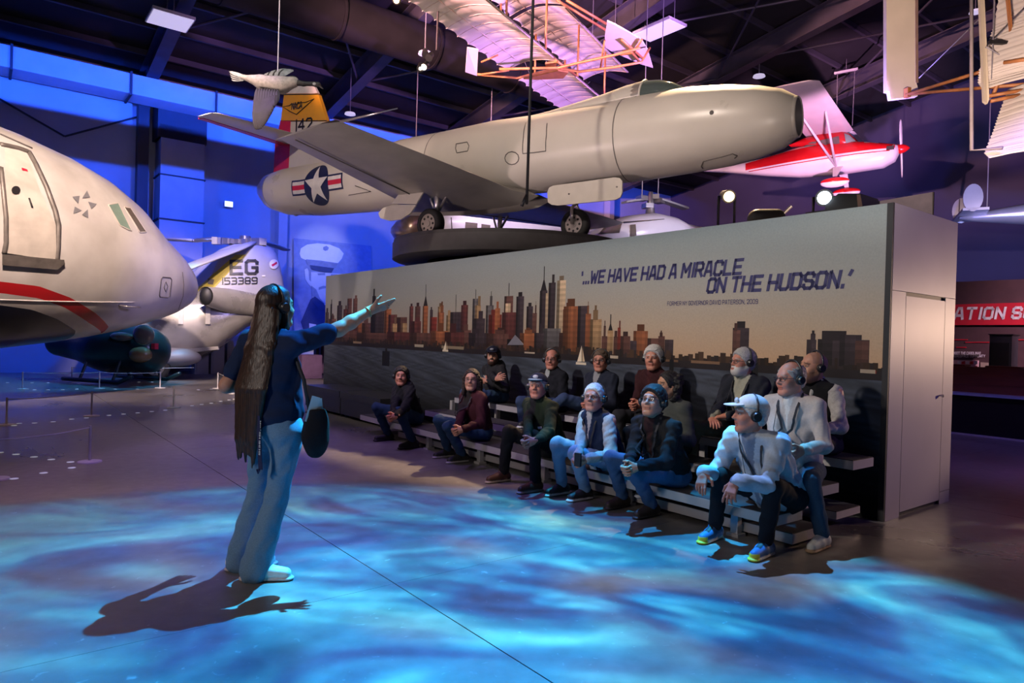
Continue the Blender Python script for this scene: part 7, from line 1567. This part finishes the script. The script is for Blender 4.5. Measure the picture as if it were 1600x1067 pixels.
def surf_pt(c, x, down, extra=.0):
    """point on the front of the chest: x to the wearer's right, down below the neck"""
    tl = c['tl']; d = min(down, tl)
    p0 = c['neck']-c['s']*d+c['T'][:, 0]*x; J = c['J']; last = .05
    for t in np.arange(.0, .25, .006):
        i = np.clip(np.round((p0+c['ft']*t-J.lo)/J.h).astype(int), 0, J.n-1)
        if J.f[tuple(i)] < .002: last = t
    p = p0+c['ft']*(last+.004)
    def fv(q):
        i = np.clip((q-J.lo)/J.h, 0, np.array(J.n)-1.001); k = i.astype(int); w = i-k; g = J.f[k[0]:k[0]+2, k[1]:k[1]+2, k[2]:k[2]+2].astype(float)
        return float((((g[0]*(1-w[0])+g[1]*w[0])[0]*(1-w[1])+(g[0]*(1-w[0])+g[1]*w[0])[1]*w[1])*np.array([1-w[2], w[2]])).sum())
    for _ in range(30):
        v = fv(p)
        if v > .009+extra: break
        e = J.h; gr_ = np.array([fv(p+np.eye(3)[k]*e)-fv(p-np.eye(3)[k]*e) for k in range(3)]); p = p+unit(unit(gr_)+c['ft']*.3)*.004
    e = J.h; gr_ = unit(np.array([fv(p+np.eye(3)[k]*e)-fv(p-np.eye(3)[k]*e) for k in range(3)])); c['nrm'] = gr_
    return p
def lanyard(drop=.30, badge=True, receiver=False, col=None):
    def fn(c):
        mb = MB(); T, s = c['T'], c['s']; m_ = col or M_band
        for sg in (-1, 1):
            pts = [c['neck']+T@np.array([0, -.080, .035]), c['neck']+T@np.array([.066*sg, -.045, .052]), c['neck']+T@np.array([.086*sg, .012, .042])]; nr = [-T[:, 1]*.5+s, s+T[:, 0]*sg*.6, s+T[:, 0]*sg*.5+T[:, 1]*.3]
            for t_ in np.linspace(0, 1, 12): pts.append(surf_pt(c, sg*(.072*(1-t_)+.003), .035+(drop-.035)*t_, .004)); nr.append(c['nrm'])
            V = []
            for i, p_ in enumerate(pts):
                d = unit(pts[min(i+1, len(pts)-1)]-pts[max(i-1, 0)]); n_ = unit(nr[i]); w_ = unit(np.cross(d, n_))*.0085; V.append(np.array([p_-w_, p_+w_, p_+w_+n_*.003, p_-w_+n_*.003]))
            mb.loft(V)
        o = mb.build('lanyard', m_, c['root'])
        p = surf_pt(c, 0, drop+.04, .004)+s*.04
        if badge:
            mb = MB(); mb.box(p-s*.06, (.075, .004, .095), T); mb.build('name_badge', M_badge, o); mb = MB(); mb.box(p-s*.028+T[:, 1]*.003, (.07, .002, .026), T); mb.box(p-s*.066+T[:, 1]*.003, (.04, .002, .016), T); mb.build('badge_print', M_band, o)
        if receiver:
            mb = MB(); mb.box(p-s*.05, (.055, .022, .085), T); mb.build('audio_receiver', M_blackp, o)
            mb = MB(); pts = [p-s*.02, p-s*.02+T@np.array([.05, .03, .05]), surf_pt(c, .07, drop*.6, .03), c['neck']+T@np.array([.085, .02, .05]), c['HP'](-.008, -.095 if True else 0, -.03)]
            mb.tube(pts, .0025, 5); mb.build('cable', M_blackp, o, True)
    return fn
def emblem(x, d, m, w=.05, h=.02):
    def fn(c):
        p = surf_pt(c, x, d, .0); n_ = c['nrm']; u_ = unit(c['s']-n_*np.dot(c['s'], n_)); r_ = np.cross(u_, n_); mb = MB(); mb.box(p, (w, h, .004), np.stack([r_, u_, n_], 1)); mb.build('chest_emblem', m, c['root'])
    return fn
def watch(i):
    def fn(c):
        e, w = c['elb'][i], c['hands'][i]; d = unit(w-e); mb = MB(); mb.cyl(w-d*.045, w-d*.022, .034, .033, 16); mb.build('wristband', M_blackp, c['root'], True, auto=40)
    return fn
NF = -U2                                                                # the way the seats face
GUIDE = np.array([-1.15, 2.3, 1.56])
def onb(px, py, b): return atp(px, py, P0+NF*b, NF)                      # point on the plane a distance b in front of the mural
def sit(label, hpx, b_head, b_hip, zseat, look=GUIDE, turn=0.0, da=0.0, feet=None, hands=None, pose='clasp', head_up=0.0, neck_dz=.150, neck_back=.035, look_mix=1.0, **kw):
    hc = onb(hpx[0], hpx[1], b_head); a_h = float((hc-P0)@U1)
    f = RZ(turn)@NF; r = np.array([f[1], -f[0], 0])
    hip = ab(a_h+da, b_hip, zseat+.085)
    d = unit(np.asarray(look)-hc); d[2] += head_up; hfv = unit(d*look_mix+f*(1-look_mix)); flat = unit([hfv[0], hfv[1], 0])
    neck = hc-ZZ*neck_dz-flat*.5*neck_back-f*.5*neck_back
    if feet is None:
        zf = {.255: 0.0, .40: .105, .54: .16}[zseat]; ft0 = hip+f*.40; feet = [np.array([*(ft0+r*sg*.11)[:2], zf]) for sg in (-1, 1)]
    hk = [None, None]; ep = [(-f*.5-ZZ*1.0+r*sg*.42) for sg in (-1, 1)]
    if pose == 'clasp':
        c = np.asarray(hands); Wr = [c-f*.055-r*.048+ZZ*.01, c-f*.055+r*.048+ZZ*.005]
        hk = [dict(fw=f*.8+r*.40-ZZ*.35, palm=r*1.0-f*.25, curl=.85), dict(fw=f*.8-r*.40-ZZ*.30, palm=-r*1.0-f*.25+ZZ*.15, curl=.80)]
    elif pose == 'knees':
        Wr = [np.asarray(hands[0]), np.asarray(hands[1])]; hk = [dict(fw=f*.55-ZZ*.75+r*.1, palm=-ZZ*.4-f*.6, curl=.28, curls=(.2, .28, .34, .4)), dict(fw=f*.55-ZZ*.75-r*.1, palm=-ZZ*.4-f*.6, curl=.26, curls=(.2, .25, .3, .36))]
    elif pose == 'fold':
        c = np.asarray(hands); Wr = [c+r*.10-ZZ*.02, c-r*.10+ZZ*.02]; hk = [dict(fw=r, palm=-f, curl=.4), dict(fw=-r+ZZ*.3, palm=-f, curl=.35)]
        ep = [(-ZZ*.8+r*sg*.9) for sg in (-1, 1)]
    elif pose == 'hold':
        c = np.asarray(hands); Wr = [c-f*.05-r*.055, c-f*.05+r*.055]; hk = [dict(fw=f*.7+r*.35-ZZ*.4, palm=r, curl=.75), dict(fw=f*.7-r*.35-ZZ*.4, palm=-r, curl=.75)]
    elif pose == 'lap':
        Wr = [np.asarray(hands[0]), np.asarray(hands[1])]; hk = [dict(fw=f*.6+r*.7-ZZ*.15, palm=-ZZ, curl=.3), dict(fw=f*.6-r*.7-ZZ*.1, palm=-ZZ, curl=.35)]
    return person(label, hip, neck, f, hc, hfv, feet, Wr, hand_kw=hk, elbow_pole=ep, knee_pole=[f*.7+ZZ*.8-r*sg*(-.12) for sg in (-1, 1)], **kw)
def fl(*pts): return [atz(x, y, 0) for x, y in pts]
BLK = (.012, .012, .014)
JEAN = (.022, .048, .105); JEANL = (.16, .27, .42)
c1 = sit('man in black jacket and hood at the far left end of the lowest plank', (627, 588), 1.55, 1.36, .255, feet=fl((645, 700), (606, 688)), hands=onb(610, 651, 1.92), pose='clasp',
    top=dict(col=(.014, .014, .017), hood=True, bulk=.02, wr=.009, zip=(.03, .03, .03)), legs=dict(col=JEAN, denim=True), shoes=dict(col=(.02, .018, .016), sole=(.03, .03, .03)), hair=dict(style='full', col=(.012, .010, .010), th=.02), skin='pink', acc=[headphones])
sit('woman in maroon sweater and glasses with clasped hands on the lowest plank', (737, 594), 1.50, 1.36, .255, feet=fl((722, 722), (700, 714)), hands=onb(712, 672, 1.86), pose='clasp',
    top=dict(col=(.045, .009, .014), collar=False, inner=(.02, .015, .015), open=.04, name='sweater', wr=.008), legs=dict(col=(.02, .05, .11), denim=True), shoes=dict(col=(.02, .02, .02), sole=(.35, .33, .32)), hair=dict(style='long', col=(.022, .011, .008)), skin='fair', sh=.165, acc=[glasses, lanyard(.30, False, True)], torso_w=.95)
sit('man in dark green jacket and navy cap with a lit-painted brim on the lowest plank', (840, 604), 1.58, 1.36, .255, feet=fl((836, 768), (786, 752)), hands=onb(822, 690, 1.98), pose='clasp',
    top=dict(col=(.014, .024, .014), inner=(.012, .012, .014), open=.018, wr=.009), legs=dict(col=(.010, .010, .012)), shoes=dict(col=(.07, .03, .015), sole=(.35, .3, .24)), hair=dict(style='fringe', col=(.35, .33, .31)), skin='pink', acc=[headphones, cap_hat((.02, .03, .06), (.30, .42, .50), (.5, .55, .6)), emblem(-.08, .20, M_badge, .045, .022)])  # pale blue brim: the projector light on it is put into its colour
c4 = sit('white-haired man in navy vest and checked shirt holding a small black device', (928, 622), 1.56, 1.36, .255, feet=fl((914, 780), (878, 772)), hands=onb(903, 716, 1.90), pose='hold', head_up=.03,
    top=dict(col=(.012, .022, .06), vest=(.40, .39, .40), collar=False, inner=(.40, .39, .40), open=.006, name='vest', wr=.006), legs=dict(col=JEANL, denim=True, fade=True), shoes=dict(col=(.02, .02, .025), sole=(.6, .6, .6)), hair=dict(style='short', col=(.62, .62, .62), beard=.0, stubble=.12, beard_col=(.55, .5, .48)), skin='pink', belly=.02, hs=1.02, acc=[headphones, glasses, lanyard(.33, True)])
c5 = sit('young man with black hair, glasses and black jacket on the lowest plank', (1020, 628), 1.62, 1.36, .255, look=GUIDE+ZZ*.45, feet=fl((1018, 806), (972, 792)), hands=onb(980, 731, 2.0), pose='clasp',
    top=dict(col=(.010, .011, .013), inner=(.03, .012, .014), open=.02, bulk=.016, wr=.009), legs=dict(col=(.05, .10, .20), denim=True, fade=True), shoes=dict(col=(.03, .02, .015), sole=(.03, .025, .02)), hair=dict(style='short', col=(.008, .007, .008), th=.024, stubble=.15), skin='fair', hs=1.03, acc=[headphones, glasses, lanyard(.27, False)])
c6 = sit('man in pale blue jacket and white cap at the right end of the lowest plank', (1172, 648), 1.66, 1.30, .255, turn=.12, feet=fl((1196, 868), (1116, 842)), hands=(onb(1150, 752, 1.98), onb(1100, 738, 1.90)), pose='knees', look=np.array([-3.5, 4.6, 1.25]), da=-.05,
    top=dict(col=(.42, .48, .56), inner=(.16, .20, .28), open=.022, bulk=.026, wr=.011, wf=36), legs=dict(col=(.010, .011, .016)), shoes=dict(col=(.05, .14, .34), sole=(.70, .68, .62), tip=(.75, .65, .05), lace=(.012, .012, .02)), hair=dict(style='fringe', col=(.55, .53, .50)), skin='pink', hs=1.05, belly=.02, fine=.009,
    acc=[headphones, cap_hat((.62, .64, .60), None, (.40, .44, .44)), lanyard(.33, False, True), watch(0), watch(1), emblem(-.085, .20, pmat('gold_thread', (.50, .33, .06), .6))])
# back tiers
sit('bearded man in navy cap and black printed hoodie with folded arms on the top plank', (770, 556), .42, .32, .54, hands=onb(768, 594, .62), pose='fold', head_up=-.05,
    top=dict(col=(.020, .020, .022), hood=True, bulk=.018, name='hoodie', wr=.009, print=[(-.10, .10, -.125, -.09, (.55, .55, .52)), (.02, .10, -.20, -.14, (.30, .02, .03)), (-.035, -.01, -.125, -.09, (.02, .02, .022)), (.03, .04, -.125, -.09, (.02, .02, .022)), (.065, .072, -.125, -.09, (.02, .02, .022))]), legs=dict(col=(.03, .06, .12), denim=True), shoes=dict(col=(.02, .02, .02)), hair=dict(style='full', col=(.02, .012, .008), beard=.9), skin='fair', acc=[cap_hat((.012, .014, .03), None, (.25, .25, .28)), headphones])
sit('balding man with glasses in black jacket, next to the hoodie on the top plank', (862, 562), .42, .32, .54, hands=onb(845, 640, .75), pose='clasp',
    top=dict(col=(.010, .011, .015), inner=(.30, .32, .30), open=.012, bulk=.016), legs=dict(col=(.03, .05, .10), denim=True), shoes=dict(col=(.02, .02, .02)), hair=dict(style='fringe', col=(.08, .06, .05)), skin='pink', acc=[headphones, glasses])
c3 = sit('man in navy sweater and glasses with one knee crossed on the top plank', (938, 564), .42, .32, .54, hands=onb(915, 632, .78), pose='clasp', feet=[ab(2.72, .62, .16), ab(3.35, .95, .42)],
    top=dict(col=(.016, .020, .036), collar=False, inner=(.25, .25, .27), open=.02, name='sweater'), legs=dict(col=(.035, .06, .12), denim=True), shoes=dict(col=(.02, .02, .02)), hair=dict(style='short', col=(.10, .065, .045), th=.008), skin='pink', acc=[headphones, glasses])
sit('white-haired man in maroon shirt and headphones resting his hands on his knee', (1021, 560), .42, .32, .54, hands=onb(990, 632, .82), pose='clasp',
    top=dict(col=(.034, .009, .012), inner=(.05, .012, .015), open=.01, name='shirt'), legs=dict(col=(.02, .02, .024)), shoes=dict(col=(.02, .02, .02)), hair=dict(style='full', col=(.55, .52, .50), th=.02), skin='pink', hs=1.04, acc=[headphones])
sit('woman with dark curly hair half hidden behind the young man in black', (1044, 602), .98, .88, .40, hands=onb(1030, 680, 1.30), pose='clasp', look=np.array([-4., 4.6, 1.3]),
    top=dict(col=(.06, .065, .06), collar=False, name='top'), legs=dict(col=(.015, .015, .018)), shoes=dict(col=(.02, .02, .02)), hair=dict(style='curly', col=(.010, .008, .008)), skin='olive', sh=.16, torso_w=.92, acc=[])
c6b = sit('grey-bearded man in dark jacket, pale shirt, khaki trousers and a lanyard', (1161, 566), .42, .32, .54, hands=(onb(1136, 650, .72), onb(1112, 655, .80)), pose='lap', feet=[ab(.98, .60, .16), ab(1.42, .66, .16)], head_up=.05, look=np.array([-3.5, 4.4, 1.4]),
    top=dict(col=(.018, .020, .030), inner=(.34, .33, .26), open=.05, bulk=.018, wr=.009), legs=dict(col=(.20, .15, .10)), shoes=dict(col=(.03, .02, .015)), hair=dict(style='short', col=(.38, .37, .36), th=.014, beard=.9, beard_col=(.55, .54, .52), moustache=True), skin='pink', hs=1.03, acc=[glasses, headphones, lanyard(.34, False, True)])
c7 = sit('bald man with glasses in a pale sweater, right behind the white cap', (1235, 592), 1.05, .88, .40, hands=onb(1238, 702, 1.34), pose='hold', turn=.08, feet=[np.array([*atz(1284, 856)[:2], 0]), ab(.42, 1.10, .105)], look=np.array([-3.5, 3.2, 1.2]),
    top=dict(col=(.48, .43, .41), inner=(.60, .60, .60), open=.006, bulk=.014, name='sweater', wr=.007), legs=dict(col=(.035, .07, .12), denim=True), shoes=dict(col=(.62, .62, .58), sole=(.45, .30, .18), lace=(.5, .5, .5)), hair=dict(style='fringe', col=(.30, .28, .26), th=.007), skin='pink', hs=1.05, acc=[glasses, headphones, lanyard(.32, False, True), watch(0)])
sit('bald bearded man in black shirt with pale sleeves on the top plank', (1271, 574), .48, .34, .54, hands=onb(1268, 672, .86), pose='clasp', look=np.array([-3.5, 4.6, 1.5]), head_up=.04,
    top=dict(col=(.010, .010, .012), vest=(.42, .40, .39), collar=True, name='black_shirt', inner=None), legs=dict(col=(.05, .045, .04)), shoes=dict(col=(.03, .02, .02)), hair=dict(style='bald', col=(.02, .014, .012), beard=.55, scalp=(.20, .12, .09)), skin='fair', hs=1.04, acc=[headphones])
# ------------------------------------------------------------------ the standing guide
gf = unit(np.array([.42, .91, 0])); gr = np.array([gf[1], -gf[0], 0])
hipc = at(431, 668, 3.97); hd = at(432, 480, 4.02); nk = at(424, 524, 3.98)
Fr = atz(399, 906, 0); Fl_ = atz(376, 889, 0)
sdR = unit(np.array([.93, .10, 0])); sdL = unit(np.array([.85, .5, 0]))
wR = at(581, 484, 4.20); wL = at(398, 600, 4.20)
LEGL = max(np.linalg.norm(hipc+gr*sg*.095-p-np.array([0, 0, .085])) for p, sg in ((Fl_, -1), (Fr, 1)))/2*1.006
def long_hair(c):
    HP, Hm, hs = c['HP'], c['Hm'], c['hs']; hd_ = HP(0, 0, 0); end = hd_-ZZ*.90-c['ft']*.02
    X = SDF(np.minimum(hd_, end)-.2, np.maximum(hd_, end)+.2, .0065)
    X.ell(HP(-.014, 0, .036), (np.array((.098, .077, .087))+.012)*hs, Hm, 0)
    X.cut(HP(.040, 0, .03), Hm@np.array((.90, 0, -.40)))
    X.cut(HP(0, 0, -.02), Hm@np.array((0, 0, -1)))
    rr2 = np.random.default_rng(8); bk = -c['ft']; r = c['r']
    for i, yy in enumerate(np.linspace(-1, 1, 13)):
        top = HP(-.045-.045*math.sqrt(max(0, 1-yy*yy*.8)), yy*.082, .03-.05*abs(yy)); nb = c['neck']+bk*(.105-.035*yy*yy)+r*(-yy*.090)-ZZ*.06
        mid = c['neck']+bk*(.155-.02*yy*yy)+r*(-yy*.095-.012)-ZZ*.30; low = c['neck']+bk*(.150-.01*yy*yy)+r*(-yy*.065-.03)-ZZ*(.60+rr2.uniform(-.04, .03))
        tip = low+np.array([0, 0, -rr2.uniform(.06, .14)])+r*rr2.uniform(-.01, .01)
        q = .026; P = [top, nb, mid, low]
        for a, b in zip(P[:-1], P[1:]): X.cap(a, b, q, q-.002, .010); q -= .003
        X.cap(low, tip, q, .006, .008)
    for sg in (-1, 1): X.cap(HP(.010, .075*sg, .03), HP(-.005, .082*sg, -.12), .022, .022, .02); X.cap(HP(-.005, .082*sg, -.12), c['neck']+bk*.09-r*.08*sg-ZZ*.08, .022, .026, .02)
    X.wrinkle(.0012, 60, 2)
    sdf_obj('hair', X, hair_strands, c['root'], col=(.030, .013, .007))
def hair_mat():
    m, nt, b = _base('long_hair'); N = nt.nodes.new; L = nt.links.new
    tc = N('ShaderNodeTexCoord'); mp = N('ShaderNodeMapping'); mp.inputs['Scale'].default_value = (130, 130, 3.5); L(tc.outputs['Object'], mp.inputs[0])
    nz = N('ShaderNodeTexNoise'); nz.inputs['Scale'].default_value = 1; nz.inputs['Detail'].default_value = 3; L(mp.outputs[0], nz.inputs[0])
    r = N('ShaderNodeValToRGB'); L(nz.outputs[0], r.inputs[0]); r.color_ramp.elements[0].position = .3; r.color_ramp.elements[0].color = (.012, .006, .004, 1); r.color_ramp.elements[1].position = .75; r.color_ramp.elements[1].color = (.085, .036, .018, 1)
    L(r.outputs[0], b.inputs['Base Color']); b.inputs['Roughness'].default_value = .42
    bp = N('ShaderNodeBump'); bp.inputs['Strength'].default_value = .35; bp.inputs['Distance'].default_value = .01; L(nz.outputs[0], bp.inputs['Height']); L(bp.outputs[0], b.inputs['Normal'])
    return m
hair_strands = hair_mat()
def belt_gear(c):
    bk = -c['ft']; r = c['r']; hp = c['hip']
    p = hp+bk*.150+r*(-.045)+ZZ*.065
    mb = MB(); mb.box(p, (.062, .024, .105), c['T']); o = mb.build('audio_receiver', M_blackp, c['root']); mb = MB(); mb.box(p+bk*.013-ZZ*.012, (.030, .004, .030), c['T']); mb.build('receiver_screen', M_frame2, o)
    for i in range(3):
        mb = MB(); mb.box(p+bk*.013-ZZ*.040+r*(i-1)*.016, (.009, .004, .008), c['T']); mb.build('button', M_badge, o)
    q = hp+bk*.163+r*.035+ZZ*.09
    mb = MB(); L_ = .30
    for dx in (-.008, .008): mb.box(q+r*dx-ZZ*L_/2-bk*.004*(dx < 0), (.016, .004, L_), c['T'])
    mb.tube([q-ZZ*L_+r*-.008, q-ZZ*(L_+.02), q-ZZ*L_+r*.008], .007, 6)
    o = mb.build('lanyard', M_navystrap, c['root'])
    mb = MB(); qd, w_ = glyph_quads('WORDS' if False else 'HIII HIIH IIHI HII', .010, 0, 1.2)
    k_ = (L_*.62)/w_; decal(mb, qd, lambda u, v: q+bk*.0030+r*(.003+v*1.0)-ZZ*(.03+u*k_)); mb.build('strap_print', M_badge, o)
M_frame2 = pmat('grey_lcd', (.10, .12, .13), .3); M_navystrap = pmat('navy_strap', (.010, .012, .06), .7)
def bracelet(c):
    w, e = c['hands'][1], c['elb'][1]; d = unit(w-e); mb = MB(); x = unit(np.cross(d, ZZ)); y = np.cross(d, x)
    mb.tube([w-d*.03+(x*math.cos(a)+y*math.sin(a))*.031 for a in np.arange(16)*2*np.pi/16], .004, 6, closed=True); mb.build('bracelet', pmat('brass_bead', (.35, .28, .12), .4, .4), c['root'], True)
g = person('standing guide with very long brown hair, navy tee and jeans, one arm raised', hipc, nk, gf, hd, unit(np.array([.62, .78, .10])), [Fl_, Fr], [wL, wR],
    dict(col=(.012, .022, .062), collar=False, name='t_shirt', bulk=.0, wr=.007, wf=34), dict(col=(.15, .26, .38), denim=True), dict(col=(.74, .70, .68), sole=(.62, .52, .50), lace=(.6, .58, .56)), dict(style='bald', col=(.03, .013, .007), th=.01), skin='fair', hs=1.0, sh=.165, sleeve='short',
    hand_kw=(dict(curl=.5), dict(fw=unit(np.array([.86, .30, .30])), palm=unit(np.array([.25, .55, .75])), curls=(.05, .12, .22, .30), spread=.22, sc=.95)), elbow_pole=[-ZZ*1.0-gf*.25-gr*.25, -ZZ*1.0-gf*.1], knee_pole=[gf, gf], flare=.028, shoe_dir=[sdL, sdR], group=None, thigh=LEGL, shin=LEGL, upper=.285, fore=.245, torso_w=.90, fine=.009, acc=[long_hair, headphones, belt_gear, bracelet])
# her shoulder bag
bp0 = at(494, 662, 3.92)
t = thing('shoulder_bag', 'black shoulder bag with pale blue papers at the hip of the guide', 'bag', bp0, 0)
X = SDF((-.16, -.16, -.28), (.16, .16, .28), .008); bw = np.stack([unit(np.array([.75, .65, 0])), unit(np.array([-.65, .75, 0])), ZZ], 1)
X.ell((0, 0, -.06), (.075, .055, .135), bw, .02); X.cap((0, 0, .06), (0, 0, -.10), .052, .055, .04, flat=bw[:, 1], ff=.8); X.wrinkle(.006, 40, 4); X.cut((0, 0, .085), ZZ)
sdf_obj('bag_body', X, M_cloth, t, col=(.010, .010, .014))
mb = MB(); mb.tube([np.array([-.03, -.03, .07]), np.array([-.07, -.02, .25]), nk+gr*.10-bp0+ZZ*.035], .011, 6); mb.build('strap', M_band, t, True)
M_paper = pmat('pale_blue_paper', (.55, .72, .80), .6)
for i, (dx, an) in enumerate(((-.03, .28), (.0, .10), (.022, -.12))):
    mb = MB(); R = bw@np.array([[math.cos(an), 0, math.sin(an)], [0, 1, 0], [-math.sin(an), 0, math.cos(an)]]); mb.box(bw[:, 0]*dx+ZZ*(.085-.012*i)+bw[:, 1]*(.012*i-.01), (.05, .003, .15), R); mb.build('paper_sheet', M_paper, t)
# the device held by the man in the vest
dp = onb(903, 718, 1.955); t = thing('handset', 'small black handset held by the white-haired man in the navy vest', 'device', dp, A_U1)
mb = MB(); mb.box((0, 0, 0), (.055, .025, .11), RZ(.3)); mb.build('handset_body', M_blackp, t); mb = MB(); mb.box((0, -.014, .02), (.035, .003, .03), RZ(.3)); mb.build('screen', M_frame2, t)
